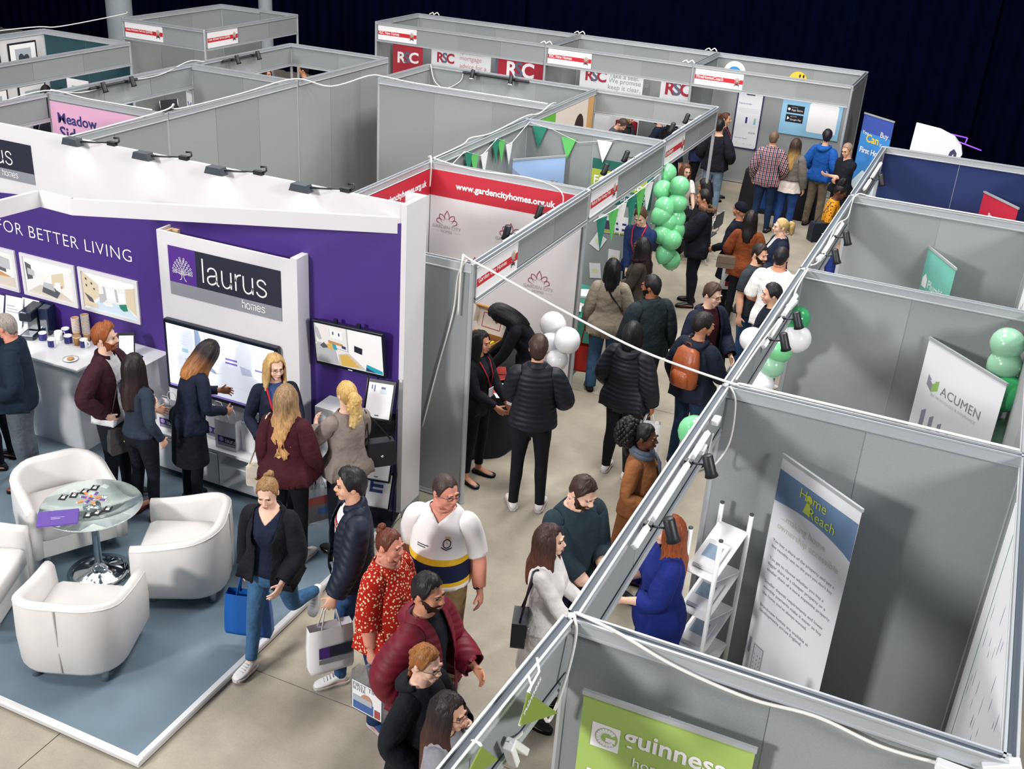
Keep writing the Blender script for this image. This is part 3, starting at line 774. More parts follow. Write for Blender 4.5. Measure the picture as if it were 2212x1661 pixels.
for i, (x, y) in enumerate(((-6.50, 3.20), (-7.5, 3.3))):
    b = MB(); b.lathe([(.05, .001), (.075, .012), (.078, .014), (.05, .006), (.001, .005)], (x, y, 1.0), 20)
    so = tag(b.build('saucer', MUGW), ('white saucer holding a biscuit on counter corner', 'white saucer behind the bald man')[i], 'saucer')
b = MB(); b.ball((-6.50, 3.20, 1.016), (.036, .036, .010), 14, 6); tag(b.build('biscuit', CARD), 'round biscuit lying on the white saucer', 'biscuit')

# ---------------------------------------------------------------- white tub armchairs
LEA = mat("white_leather", '#d2cfcd', .42, noise=.03, nscale=5, bump=.12, bscale=14)
def rrect_path(w, d, r, n=6):
    """U-shaped plan from the right front corner round the back to the left front corner"""
    pts = [(w / 2, -d / 2)]
    for a0, cx, cy in ((0, w / 2 - r, d / 2 - r), (pi / 2, -w / 2 + r, d / 2 - r)):
        for k in range(n + 1):
            a = a0 + pi / 2 * k / n; pts.append((cx + r * cos(a), cy + r * sin(a)))
    pts.append((-w / 2, -d / 2)); return pts
def armchair(label, x, y, deg):
    """tub chair; deg = heading it faces"""
    o = empty('tub_armchair', label, 'armchair', (x, y, .054), math.radians(deg + 90), 'white tub armchairs')
    w, d = .80, .72; T = .09
    outer = rrect_path(w, d, .27); n = len(outer)
    # even spacing along the straight arms
    full = []
    for i, p in enumerate(outer):
        full.append(p)
        if i in (0, n - 2):
            q = outer[i + 1]
            for k in (1, 2, 3): full.append((p[0] + (q[0] - p[0]) * k / 4, p[1] + (q[1] - p[1]) * k / 4))
    rings = []
    L = len(full)
    for i, (px, py) in enumerate(full):
        a = full[max(i - 1, 0)]; c = full[min(i + 1, L - 1)]
        tx, ty = c[0] - a[0], c[1] - a[1]; tl = math.hypot(tx, ty); nx, ny = -ty / tl, tx / tl   # inward
        f = (py + d / 2) / d
        top = .60 + .13 * (f ** 1.6)
        bul = .010
        sec = [(0.012, .115), (0, .14), (-bul, .35), (0, top - .035), (.018, top - .008), (T * .5, top), (T - .02, top - .010), (T, top - .04), (T + .012, .42), (T, .13), (T * .5, .112)]
        rings.append([(px + nx * s_, py + ny * s_, z) for s_, z in sec])
    b = MB(); b.loft(rings, 0, caps=(True, True)); b.build('tub_shell', LEA, o)
    b = MB()
    for side in (1, -1):
        pts = [(full[i][0] * .995, full[i][1] * .995, .60 + .13 * (((full[i][1] + d / 2) / d) ** 1.6) - .030) for i in range(L)]
    b.tube(pts, .005, 5); b.build('piping', LEA, o)
    b = MB(); b.bbox((-w / 2 + T + .004, -d / 2 + .0, .27), (w / 2 - T - .004, d / 2 - T - .02, .43), .035, smooth=True); b.build('seat_cushion', LEA, o)
    b = MB(); b.bbox((-w / 2 + T - .01, -d / 2 + .015, .112), (w / 2 - T + .01, d / 2 - T, .275), .012, smooth=False); b.build('seat_base', LEA, o)
    b = MB(); b.box((-.004, d / 2 + .0, .14), (.004, d / 2 + .009, .70)); b.build('back_seam', mat("seam_grey", '#a6a29e', .7), o)
    for sx in (1, -1):
        for sy in (1, -1):
            b = MB(); b.lathe([(.024, .0), (.030, .004), (.030, .118)], (sx * .26, sy * .24, 0), 14); b.build('leg', mat("leg_steel", '#8d979e', .35, metal=.7), o)
    return o
armchair('white tub armchair behind the glass table, facing camera', -5.33, 1.85, -29)
armchair('white tub armchair right of the glass table', -4.02, 1.86, 208)
armchair('white tub armchair nearest the camera, back turned', -4.11, .73, 112)
armchair('white tub armchair cut off by the left edge', -5.25, .72, 25)

# ---------------------------------------------------------------- glass table
GLASS = mat("table_glass", (.80, .92, .90), .02, trans=.94, alpha=1.0, spec=.5)
CHROME = mat("chrome", '#d8dde0', .08, metal=1.0)
gt = empty('glass_table', 'round glass table on a chrome trumpet pedestal', 'table', (-4.77, 1.61, .054))
b = MB(); b.lathe([(.40, .668), (.405, .672), (.405, .676), (.40, .680)], n=48); b.build('glass_top', GLASS, gt)
b = MB(); b.lathe([(.26, .0), (.265, .006), (.20, .018), (.09, .045), (.045, .085), (.032, .12), (.032, .64), (.07, .655), (.07, .667)], n=32); b.build('pedestal', CHROME, gt)
zt = .054 + .681
o = empty('purple_folder', 'purple folder with white print at the table edge', 'folder', (-4.85, 1.32, zt + .001), math.radians(41))
b = MB(); b.box((-.155, -.11, 0), (.155, .11, .004)); b.box((-.15, -.12, -.0005), (.16, .10, .0)); b.build('cover', mat("folder_purple", '#5b4394', .6, noise=.04), o)
lettering('LIFE BETTER LIVING', Matrix.Translation((-.05, .0, .004)), width=.10, parent=o, lift=.0008)
flat([rect(-.05, -.02, .02, -.012)], Matrix.Translation((0, 0, .004)), 0, lift=.0008).build('small_print', mat("emblem_pale", '#b7a9d0', .6), o)
CARDB = mat("card_black", '#15171d', .5)
_cl = ['farthest left of the back row', 'second from the left in the back row', 'third from the left in the back row', 'at the right end of the back row', 'at the left of the front three', 'in the middle of the front three', 'at the right of the front three']
for i, p in enumerate(((-5.035, 1.569, 0.735), (-4.987, 1.639, 0.735), (-4.954, 1.726, 0.735), (-4.924, 1.812, 0.735), (-4.674, 1.468, 0.735), (-4.635, 1.53, 0.735), (-4.601, 1.614, 0.735))):
    o = empty('black_card', 'small black card with white lock symbol, ' + _cl[i], 'card', (p[0], p[1], zt + .001), math.radians(22 + 7 * sin(i * 2.1)), 'black lock cards on the glass table')
    b = MB(); b.box((-.030, -.042, 0), (.030, .042, .003)); b.build('card', CARDB, o)
    Mc = Matrix.Translation((0, 0, .003))
    P = [rect(-.014, -.018, .014, .006)] + stroke(arc(0, .006, .009, 0, pi, 8, .014), .005) + [rect(-.016, .028, .016, .032)]
    flat(P, Mc, 0, lift=.0006).build('lock_symbol', _white, o)
SW1 = [mat("wrapper_violet", '#6a4a8e', .3), mat("wrapper_orange", '#e08a4a', .3), mat("wrapper_pink", '#d98fa8', .3), mat("wrapper_cream", '#e8dccb', .3)]
for i in range(10):
    a = i * 2.399; r = .022 * math.sqrt(i) * 1.3
    x, y = -4.825 + r * cos(a) * 1.2, 1.665 + r * sin(a) * 1.2
    o = empty('wrapped_sweet', 'small wrapped sweet in the heap on the glass table', 'sweet', (x, y, zt + .001), a, 'wrapped sweets on the glass table')
    b = MB(); b.bbox((-.024, -.011, 0), (.024, .011, .009), .003, i % 2); b.build('sweet', SW1, o)
    b = MB(); b.box((-.033, -.009, .003), (-.024, .009, .005), 2); b.box((.024, -.009, .003), (.033, .009, .005), 3); b.build('wrapper_ends', SW1, o)

# ---------------------------------------------------------------- zigzag black literature stand
def lit_stand():
    o = empty('literature_stand', 'black folding literature stand with white brochures by purple wall', 'literature stand', (-3.14, 3.50, .053), math.radians(12))
    w = .27
    for i, z in enumerate((1.10, .78, .46, .16)):
        Mi = frame((-w / 2, -.08, z), (1, 0, 0), (0, .42, .907), (0, -.907, .42))
        b = MB(); b.box((0, 0, -.012), (w, .36, -.006), 0, Mi); b.box((0, 0, -.006), (w, .012, .03), 0, Mi); b.box((0, 0, -.006), (.008, .36, .008), 0, Mi); b.box((w - .008, 0, -.006), (w, .36, .008), 0, Mi)
        b.build('tray', mat("stand_black", '#14161c', .3), o)
    for s in (-1, 1):
        b = MB(); pts = []
        for i, z in enumerate((1.45, 1.10, .78, .46, .16, .0)):
            pts.append((s * w / 2, .07 if i % 2 == 0 else -.08, z))
        b.tube([(s * (w / 2 + .008), .10, 1.44), (s * (w / 2 + .008), .02, .9), (s * (w / 2 + .008), .10, .46), (s * (w / 2 + .008), -.02, .0)], .010, 6); b.build('side_rail', mat("stand_black", '#14161c', .3), o)
    b = MB(); b.box((-w / 2 - .03, -.16, 0), (w / 2 + .03, .14, .012)); b.build('foot', mat("stand_black", '#14161c', .3), o)
    for i, z in enumerate((1.10, .46, .16)):
        Mi = frame((-w / 2 + .02, -.08, z), (1, 0, 0), (0, .42, .907), (0, -.907, .42))
        s = empty('brochure', ('white brochure in the top tray of the black stand', 'white brochure in the third tray of the black stand', 'white and blue brochure in the bottom tray of the black stand')[i], 'brochure')
        s.parent = None; s.matrix_world = o.matrix_basis
        s.location = o.location; s.rotation_euler = o.rotation_euler
        b = MB(); b.box((0, .016, -.004), (w - .04, .33, .002), 0, Mi); b.build('cover', PAPER, s)
        P = [rect(.03, .27, .04, .31), rect(.055, .25, .065, .31), rect(.12, .28, .16, .30), rect(.09, .035, .13, .045)]
        if i == 2: P = [rect(.03, .15 + .05 * k, .16, .18 + .05 * k) for k in range(3)] + [rect(.03, .15, .06, .30)]
        flat(P, Mi, 0, lift=.0035).build('printed_blocks', mat("print_slate", '#5d6a86', .6) if i < 2 else mat("print_blue", '#2d4a86', .5), s)
        flat([rect(.115, .24, .175, .275)], Mi, 0, lift=.0036).build('printed_tint', mat("print_tint", '#c4d0da', .6), s)
lit_stand()
b = MB(); bx_ = empty('white_plinth', 'small white plinth beside the woman with curly ponytail', 'plinth')
b.bbox((-3.78, 3.42, .053), (-3.50, SW - .003, 1.12), .005); b.build('plinth_body', GW, bx_)

# ---------------------------------------------------------------- people: one rest body, shaped, posed and dressed for each person
H0 = 1.75
A_DIR = np.array([sin(math.radians(33)), 0.0, -cos(math.radians(33))])
def _side(s, v): return np.array([v[0] * s, v[1], v[2]])
SHO = np.array([0.168, 0.018, 1.398]); ELB = SHO + A_DIR * 0.285 + np.array([0, .006, 0]); WRI = ELB + A_DIR * 0.25 + np.array([0, -.012, 0])
HIP = np.array([0.088, 0.0, 0.925]); KNE = np.array([0.10, -0.008, 0.50]); ANK = np.array([0.108, 0.018, 0.085])
BONES = [('pelvis', None, (0, 0, .95)), ('spine', 'pelvis', (0, .005, 1.08)), ('chest', 'spine', (0, .01, 1.24)),
         ('neck', 'chest', (0, .022, 1.47)), ('head', 'neck', (0, .014, 1.56))]
HAND_X = A_DIR                                   # along the hand
PALM = np.array([-A_DIR[2], 0, A_DIR[0]]) * -1   # palm normal of the +x hand, towards the thigh
PALM = np.array([A_DIR[2], 0, -A_DIR[0]])
FING = []                                        # (base, direction, length, radius) for the +x hand
for i, (w, L, r, fan) in enumerate(((-.031, .070, .0078, -.16), (-.0105, .079, .0082, -.05), (.0105, .074, .0080, .06), (.031, .058, .0072, .18))):
    b = WRI + HAND_X * (0.088 - abs(i - 1.2) * .004) + np.array([0, w, 0])
    d = HAND_X * cos(fan) + np.array([0, 1, 0]) * sin(fan) + PALM * 0.16
    FING.append((b, d / np.linalg.norm(d), L, r))
_td = HAND_X * .70 + np.array([0, -.66, 0]) + PALM * .28
FING.append((WRI + HAND_X * .026 + np.array([0, -.026, 0]) + PALM * .006, _td / np.linalg.norm(_td), .068, .0095))
for s, n in ((1, 'l'), (-1, 'r')):
    BONES += [('arm_' + n, 'chest', _side(s, SHO)), ('fore_' + n, 'arm_' + n, _side(s, ELB)), ('hand_' + n, 'fore_' + n, _side(s, WRI)),
              ('thigh_' + n, 'pelvis', _side(s, HIP)), ('shin_' + n, 'thigh_' + n, _side(s, KNE)), ('foot_' + n, 'shin_' + n, _side(s, ANK))]
    for i, (b, d, L, r) in enumerate(FING):
        BONES += [('f%da_%s' % (i, n), 'hand_' + n, _side(s, b)), ('f%db_%s' % (i, n), 'f%da_%s' % (i, n), _side(s, b + d * L * .5))]
BI = {b[0]: i for i, b in enumerate(BONES)}
BH = np.array([b[2] for b in BONES], float)
BP = [BI[b[1]] if b[1] else -1 for b in BONES]
NB = len(BONES)

def _ell_ring(c, u, v, n=20):
    return [tuple(np.array(c) + np.array(u) * cos(2 * pi * k / n) + np.array(v) * sin(2 * pi * k / n)) for k in range(n)]

def make_template():
    mb = MB()
    T = [(.80, .105, .085, .005), (.85, .150, .105, .008), (.91, .166, .115, .008), (.97, .163, .112, .004), (1.04, .146, .103, 0), (1.11, .138, .098, 0),
         (1.19, .147, .104, .0), (1.27, .160, .110, .003), (1.33, .166, .108, .008), (1.38, .160, .098, .014), (1.42, .140, .082, .018), (1.45, .108, .068, .02), (1.475, .074, .058, .02), (1.50, .05, .05, .02)]
    mb.loft([_ell_ring((0, y, z), (a, 0, 0), (0, b, 0), 28) for z, a, b, y in T])
    mb.loft([_ell_ring((0, y, z), (r, 0, 0), (0, r, 0), 18) for z, r, y in ((1.43, .064, .024), (1.48, .057, .02), (1.53, .053, .012), (1.60, .050, .008))])
    for s in (1, -1):
        # shoulder and arm
        mb.ball(_side(s, SHO + np.array([-.012, 0, -.010])), (.058, .056, .052), 16, 10)
        fwd = np.array([0, 1, 0]); out = np.array([A_DIR[2], 0, -A_DIR[0]])
        arm = [(-.02, .040, .040), (.02, .052, .050), (.06, .053, .053), (.12, .049, .052), (.20, .044, .047), (.285, .038, .040), (.33, .040, .042), (.40, .036, .036), (.48, .028, .027), (.535, .026, .022)]
        rings = []
        for t, a, b in arm:
            c = SHO + A_DIR * t + np.array([0, .006 if .1 < t < .35 else -.004 if t > .45 else 0, 0])
            rings.append(_ell_ring(_side(s, c), _side(s, fwd * a), _side(s, out * b * s), 16))
        mb.loft(rings)
        hand = [(-.01, .027, .021), (.015, .030, .019), (.04, .038, .018), (.07, .042, .016), (.095, .041, .012), (.101, .034, .008)]
        mb.loft([_ell_ring(_side(s, WRI + HAND_X * t), _side(s, fwd * a), _side(s, out * b * s), 16) for t, a, b in hand])
        for b, d, L, r in FING:
            mid = b + d * L * .5 + PALM * .001
            pts = [_side(s, b - d * .02), _side(s, b), _side(s, mid), _side(s, b + d * L * .93), _side(s, b + d * L)]
            mb.tube(pts, [r * 1.1, r * 1.08, r, r * .85, r * .4], 10)
        # leg and foot
        leg = [(.99, .045, .06, .008), (.95, .070, .085, .008), (.91, .080, .094, .008), (.85, .084, .095, .008), (.76, .080, .088, .002), (.64, .066, .072, -.004), (.55, .056, .060, -.006), (.50, .053, .057, -.008), (.45, .050, .052, -.002),
               (.36, .052, .056, .012), (.26, .044, .047, .014), (.16, .034, .036, .016), (.09, .032, .038, .016), (.05, .03, .04, .016)]
        rings = []
        for z, a, b, y in leg:
            f = (.925 - z) / (.925 - .085)
            x = .086 + (.108 - .086) * max(0, f)
            rings.append(_ell_ring((s * x, y, z), (a, 0, 0), (0, b, 0), 18))
        mb.loft(rings)
        ft = [(.062, .02, .035), (.045, .032, .06), (.0, .034, .085), (-.05, .037, .07), (-.11, .043, .048), (-.16, .036, .034), (-.18, .02, .024)]
        mb.loft([[(s * (.108 + .10 * max(0, -y) * .5) + w * cos(2 * pi * k / 14), y + .01, max(.004, h * .5 + h * .5 * sin(2 * pi * k / 14))) for k in range(14)] for y, w, h in ft])
    # head
    mb.ball((0, .014, 1.655), (.0745, .093, .097), 24, 16)
    mb.ball((0, -.028, 1.613), (.0595, .063, .088), 24, 16)
    mb.ball((0, -.062, 1.545), (.030, .026, .022), 14, 10)
    mb.ball((0, .03, 1.60), (.062, .068, .07), 18, 12)
    for s in (1, -1):
        mb.ball((s * .034, -.058, 1.603), (.026, .024, .032), 12, 8)
        mb.ball((s * .026, -.084, 1.661), (.021, .010, .007), 10, 6)
        mb.ball((s * .0115, -.097, 1.604), (.0085, .010, .0075), 10, 6)
        mb.ball((s * .0765, .016, 1.628), (.008, .019, .031), 12, 8)
    mb.tube([(0, -.083, 1.652), (0, -.096, 1.630), (0, -.107, 1.611), (0, -.098, 1.600)], [.008, .009, .0125, .010], 10)
    mb.ball((0, -.089, 1.5755), (.021, .011, .0058), 12, 6)
    mb.ball((0, -.087, 1.5655), (.0175, .011, .0060), 12, 6)
    o = mb.build("rest_body", _white)
    m = o.modifiers.new("r", 'REMESH'); m.mode = 'VOXEL'; m.voxel_size = 0.0046; m.use_smooth_shade = True
    dg = bpy.context.evaluated_depsgraph_get()
    me = bpy.data.meshes.new_from_object(o.evaluated_get(dg))
    n = len(me.vertices)
    co = np.empty(n * 3); me.vertices.foreach_get("co", co); co = co.reshape(-1, 3)
    E = np.empty(len(me.edges) * 2, int); me.edges.foreach_get("vertices", E); E = E.reshape(-1, 2)
    hand = np.abs(co[:, 0]) > .42
    face = (co[:, 2] > 1.53) & (co[:, 1] < -.05)
    lam = np.where(hand, .12, np.where(face, .22, .55))[:, None]
    deg = np.bincount(E.ravel(), minlength=n)[:, None]
    for _ in range(6):
        acc = np.zeros_like(co)
        for k in range(3):
            acc[:, k] = np.bincount(E[:, 0], co[E[:, 1], k], n) + np.bincount(E[:, 1], co[E[:, 0], k], n)
        co = co + (acc / deg - co) * lam
    for s in (1, -1):
        d2 = ((co[:, 0] - s * .031) / .019) ** 2 + ((co[:, 2] - 1.640) / .011) ** 2
        co[:, 1] += np.where(co[:, 1] < -.04, .0075 * np.exp(-d2), 0)
    d2 = (co[:, 0] / .022) ** 2 + ((co[:, 2] - 1.5705) / .0022) ** 2
    co[:, 1] += np.where(co[:, 1] < -.07, .004 * np.exp(-d2), 0)
    me.vertices.foreach_set("co", co.ravel())
    bpy.data.objects.remove(o)
    o = bpy.data.objects.new("rest_body", me); COL.objects.link(o)
    m = o.modifiers.new("d", 'DECIMATE'); m.ratio = min(1.0, 13000 / (2.0 * len(me.polygons)))
    m2 = o.modifiers.new("t", 'TRIANGULATE')
    dg = bpy.context.evaluated_depsgraph_get(); dg.update()
    me2 = bpy.data.meshes.new_from_object(o.evaluated_get(dg))
    bpy.data.objects.remove(o); bpy.data.meshes.remove(me)
    n = len(me2.vertices)
    V = np.empty(n * 3); me2.vertices.foreach_get("co", V); V = V.reshape(-1, 3)
    F = np.empty(len(me2.polygons) * 3, int); me2.polygons.foreach_get("vertices", F); F = F.reshape(-1, 3)
    bpy.data.meshes.remove(me2)
    return V, F

def _seg(P, a, b):
    ab = b - a; t = np.clip(((P - a) @ ab) / (ab @ ab), 0, 1)
    return np.linalg.norm(P - (a + t[:, None] * ab), axis=1), t

def normals(V, F):
    fn = np.cross(V[F[:, 1]] - V[F[:, 0]], V[F[:, 2]] - V[F[:, 0]])
    N = np.zeros_like(V)
    for k in range(3):
        for c in range(3):
            N[:, c] += np.bincount(F[:, k], fn[:, c], len(V))
    return N / np.maximum(np.linalg.norm(N, axis=1), 1e-12)[:, None]

def edges_of(F):
    E = np.sort(np.concatenate([F[:, [0, 1]], F[:, [1, 2]], F[:, [2, 0]]]), axis=1)
    return np.unique(E, axis=0)

def smooth_pts(V, E, it, lam=.5):
    deg = np.maximum(np.bincount(E.ravel(), minlength=len(V)), 1)[:, None]
    for _ in range(it):
        acc = np.stack([np.bincount(E[:, 0], V[E[:, 1], k], len(V)) + np.bincount(E[:, 1], V[E[:, 0], k], len(V)) for k in range(V.shape[1])], 1)
        V = V + (acc / deg - V) * (lam if np.isscalar(lam) else lam[:, None])
    return V

TV, TF = make_template()
TN_ = len(TV)
T_SIDE = np.sign(TV[:, 0])
# where each rest vertex lies: distance along the arm, finger membership, leg side
_PA = TV.copy(); _PA[:, 0] = np.abs(_PA[:, 0])
T_ARM = (_PA - SHO) @ A_DIR                                        # metres along the arm from the shoulder
_arad = np.linalg.norm((_PA - SHO) - T_ARM[:, None] * A_DIR, axis=1)
T_ISARM = (T_ARM > 0.015) & (_arad < .085) & (_PA[:, 0] > .15) & (TV[:, 2] < 1.50)
T_HEAD = (TV[:, 2] > 1.562) | ((TV[:, 1] < -.05) & (TV[:, 2] > 1.50))
T_NECK = ~T_HEAD & (TV[:, 2] > 1.475)
T_LEG = (TV[:, 2] < .87) & ~T_ISARM
W0 = np.zeros((TN_, NB))
def _assign():
    idx = np.zeros(TN_, int)
    z = TV[:, 2]
    idx[:] = BI['chest']
    idx[z < 1.17] = BI['spine']; idx[z < 1.03] = BI['pelvis']
    idx[T_NECK] = BI['neck']; idx[T_HEAD] = BI['head']
    for s, n in ((1, 'l'), (-1, 'r')):
        m = T_ISARM & (T_SIDE == s)
        idx[m & (T_ARM <= .285)] = BI['arm_' + n]
        idx[m & (T_ARM > .285)] = BI['fore_' + n]
        h = m & (T_ARM > .535); idx[h] = BI['hand_' + n]
        P = TV[h]; best = np.full(len(P), 1e9); lab = np.full(len(P), BI['hand_' + n])
        pd, _ = _seg(P, _side(s, WRI), _side(s, WRI + HAND_X * .06)); best = pd - .040
        for i, (b, d, L, r) in enumerate(FING):
            for j, (t0, t1) in enumerate(((0.05, .5), (.5, 1))):
                dd, _ = _seg(P, _side(s, b + d * L * t0), _side(s, b + d * L * t1))
                dd = dd - r - .004
                u = dd < best
                best = np.where(u, dd, best); lab = np.where(u, BI['f%d%s_%s' % (i, 'ab'[j], n)], lab)
        idx[np.where(h)[0]] = lab
        l = T_LEG & (T_SIDE == s)
        idx[l] = BI['thigh_' + n]; idx[l & (z < .50)] = BI['shin_' + n]; idx[l & (z < .085)] = BI['foot_' + n]
        ft = l & (z < .13) & (TV[:, 1] < -.035); idx[ft] = BI['foot_' + n]
    W0[np.arange(TN_), idx] = 1
    return idx
T_IDX = _assign()
TE = edges_of(TF)
_fing = np.array([1.0 if BONES[i][0][0] == 'f' and BONES[i][0][1].isdigit() else 0.0 for i in T_IDX])
W1 = smooth_pts(W0, TE, 8, .5)
W1 = np.where(_fing[:, None] > 0, smooth_pts(W0, TE, 1, .4), W1)
W1 = np.maximum(W1, 0); W1 /= W1.sum(1)[:, None]

def shape_body(fem=0.0, belly=0.0, girth=0.0, shoulder=0.0, bust=None, thigh=0.0):
    V = TV.copy(); z = V[:, 2]; x = V[:, 0]; y = V[:, 1]
    body = ~(T_HEAD | T_ISARM | T_NECK)
    N = normals(TV, TF)
    g = np.zeros(TN_)
    g += girth * np.where(z < .13, .05, 1) * np.where(T_HEAD, .12, np.where(T_ISARM & (T_ARM > .5), .1, 1.0))
    g += body * belly * .55 * np.exp(-((z - 1.10) / .14) ** 2)
    g += body * (-.010 * fem * np.exp(-((z - 1.11) / .06) ** 2) + .012 * fem * np.exp(-((z - .90) / .08) ** 2))
    g += T_LEG * thigh * np.exp(-((z - .75) / .18) ** 2)
    g -= T_ISARM * .005 * fem * (T_ARM < .5)
    V = V + N * g[:, None]
    V[:, 1] -= body * belly * 1.0 * np.exp(-((z - 1.08) / .13) ** 2) * np.clip(-N[:, 1], 0, 1)
    b = .040 * fem if bust is None else bust
    for s in (1, -1):
        V[:, 1] -= body * (TV[:, 1] < -.02) * b * np.exp(-(((x - s * .075) / .058) ** 2 + ((z - 1.285) / .055) ** 2))
    sh = (shoulder - .016 * fem) * np.clip((_PA[:, 0] - .04) / .10, 0, 1) * np.clip((z - 1.15) / .15, 0, 1)
    sh = np.where(T_ISARM, shoulder - .016 * fem, sh) * ~(T_HEAD | T_NECK)
    V[:, 0] += T_SIDE * sh
    if fem:
        jaw = np.clip((1.60 - z) / .06, 0, 1) * T_HEAD
        V[:, 0] *= 1 - .10 * fem * jaw
    heads = BH.copy()
    for i, bn in enumerate(BONES):
        if bn[0].split('_')[0] in ('arm', 'fore', 'hand') or (bn[0][0] == 'f' and bn[0][1].isdigit()):
            heads[i, 0] += np.sign(heads[i, 0]) * (shoulder - .016 * fem)
    return V, heads

def rx(a): c, s = cos(a), sin(a); return np.array([[1, 0, 0], [0, c, -s], [0, s, c]])
def ry(a): c, s = cos(a), sin(a); return np.array([[c, 0, s], [0, 1, 0], [-s, 0, c]])
def rz(a): c, s = cos(a), sin(a); return np.array([[c, -s, 0], [s, c, 0], [0, 0, 1]])
def raxis(k, a):
    k = k / np.linalg.norm(k); K = np.array([[0, -k[2], k[1]], [k[2], 0, -k[0]], [-k[1], k[0], 0]])
    return np.eye(3) + sin(a) * K + (1 - cos(a)) * K @ K
def rmin(a, b):
    a = a / np.linalg.norm(a); b = b / np.linalg.norm(b)
    v = np.cross(a, b); c = a @ b
    if np.linalg.norm(v) < 1e-8: return np.eye(3)
    return raxis(v, math.atan2(np.linalg.norm(v), c))

def pose_body(heads, lean=0.0, twist=0.0, side=0.0, head=(0, 0, 0), l=None, r=None, legs=None, curl=.35, curl_l=None, curl_r=None,
              tw_l=0.0, tw_r=0.0, pole_l=None, pole_r=None, bend_hip=0.0):
    """global rotation and head position of every bone. l, r: hand targets (across, forward, height); legs: (hip flex, knee bend, turn out) left then right"""
    G = [None] * NB; Hd = np.zeros((NB, 3))
    def put(i, R):
        p = BP[i]; G[i] = R
        Hd[i] = heads[i] if p < 0 else Hd[p] + G[p] @ (heads[i] - heads[p])
    put(0, rx(bend_hip))
    put(1, G[0] @ rz(twist * .4) @ ry(side * .5) @ rx(lean * .5))
    put(2, G[1] @ rz(twist * .6) @ ry(side * .5) @ rx(lean * .5))
    put(3, G[2] @ rz(head[0] * .35) @ rx(head[1] * .35))
    put(4, G[3] @ rz(head[0] * .65) @ ry(head[2]) @ rx(head[1] * .65))
    for s, n, tgt, pole, tw, cu in ((1, 'l', l, pole_l, tw_l, curl_l), (-1, 'r', r, pole_r, tw_r, curl_r)):
        ia, io, ih = BI['arm_' + n], BI['fore_' + n], BI['hand_' + n]
        put(ia, G[2]); S = Hd[ia].copy()
        d0 = _side(s, A_DIR)
        if tgt is None: tgt = (.30, .02, .86)
        T = np.array([s * tgt[0], -tgt[1], tgt[2]]) + np.array([S[0] - s * SHO[0], 0, 0]) * (1 if tgt[0] > .15 else 0)
        L1 = np.linalg.norm(ELB - SHO); L2 = np.linalg.norm(WRI - ELB)
        v = T - S; D = np.linalg.norm(v); D = min(max(D, .16), (L1 + L2) * .995); u = v / np.linalg.norm(v)
        pl = np.array([s * .55, .75, -.35]) if pole is None else np.array([s * pole[0], -pole[1], pole[2]])
        pl = pl - u * (pl @ u); pl /= np.linalg.norm(pl)
        ca = (L1 * L1 + D * D - L2 * L2) / (2 * L1 * D); ca = max(-1, min(1, ca))
        E_ = S + u * (L1 * ca) + pl * (L1 * math.sqrt(1 - ca * ca)); Wp = S + u * D
        Ra = rmin(G[2] @ d0, E_ - S) @ G[2]
        put(ia, Ra); put(io, Ra)
        Rf = rmin(Ra @ d0, Wp - E_) @ Ra
        put(io, Rf)
        fd = (Wp - E_) / np.linalg.norm(Wp - E_)
        put(ih, raxis(fd, s * tw) @ Rf)
        c = curl if cu is None else cu
        ax = np.array([0, s * 1.0, 0])
        for i in range(5):
            a, b = BI['f%da_%s' % (i, n)], BI['f%db_%s' % (i, n)]
            k = c if i < 4 else c * .5
            axi = ax if i < 4 else raxis(np.array([0, 0, 1.0]), 0) @ np.array([0, s * .6, 0]) + d0 * (-.6 * s)
            put(a, G[ih] @ raxis(axi, k)); put(b, G[a] @ raxis(axi, k * 1.2))
        hip, knee, out = (legs[0:3] if s == 1 else legs[3:6]) if legs else (0.03, .05, .12)
        it, ik, ifo = BI['thigh_' + n], BI['shin_' + n], BI['foot_' + n]
        Rt = rz(s * out * .6) @ rx(-hip) @ ry(-s * .02)
        put(it, Rt); put(ik, Rt @ rx(knee))
        tilt = (legs[6] if s == 1 else legs[7]) if legs and len(legs) > 7 else 0.0
        put(ifo, rz(s * out) @ rx(tilt))
    return G, Hd

def skin_pts(V, W, G, Hd, heads):
    out = np.zeros_like(V)
    for b in range(NB):
        w = W[:, b]; m = w > 1e-4
        if m.any(): out[m] += w[m, None] * ((V[m] - heads[b]) @ G[b].T + Hd[b])
    return out

def clip_mesh(V, F, W, g, extra=None):
    """keep the part of a triangle mesh where g > 0, cutting triangles cleanly; returns V, F, W"""
    inside = g > 0
    c = inside[F].sum(1)
    Fk = [F[c == 3]]
    nv, nw, cache, nf = [], [], {}, []
    base = len(V)
    def cut(a, b):
        k = (a, b) if a < b else (b, a)
        if k not in cache:
            t = g[k[0]] / (g[k[0]] - g[k[1]])
            cache[k] = base + len(nv)
            nv.append(V[k[0]] * (1 - t) + V[k[1]] * t); nw.append(W[k[0]] * (1 - t) + W[k[1]] * t)
        return cache[k]
    for f in F[(c == 1) | (c == 2)]:
        poly = []
        for i in range(3):
            a, b = int(f[i]), int(f[(i + 1) % 3])
            if inside[a]: poly.append(a)
            if inside[a] != inside[b]: poly.append(cut(a, b))
        for i in range(1, len(poly) - 1): nf.append((poly[0], poly[i], poly[i + 1]))
    if nv:
        V = np.concatenate([V, np.array(nv)]); W = np.concatenate([W, np.array(nw)])
        Fk.append(np.array(nf, int).reshape(-1, 3))
    F2 = np.concatenate(Fk)
    used = np.unique(F2); mp = -np.ones(len(V), int); mp[used] = np.arange(len(used))
    return V[used], mp[F2], W[used], used

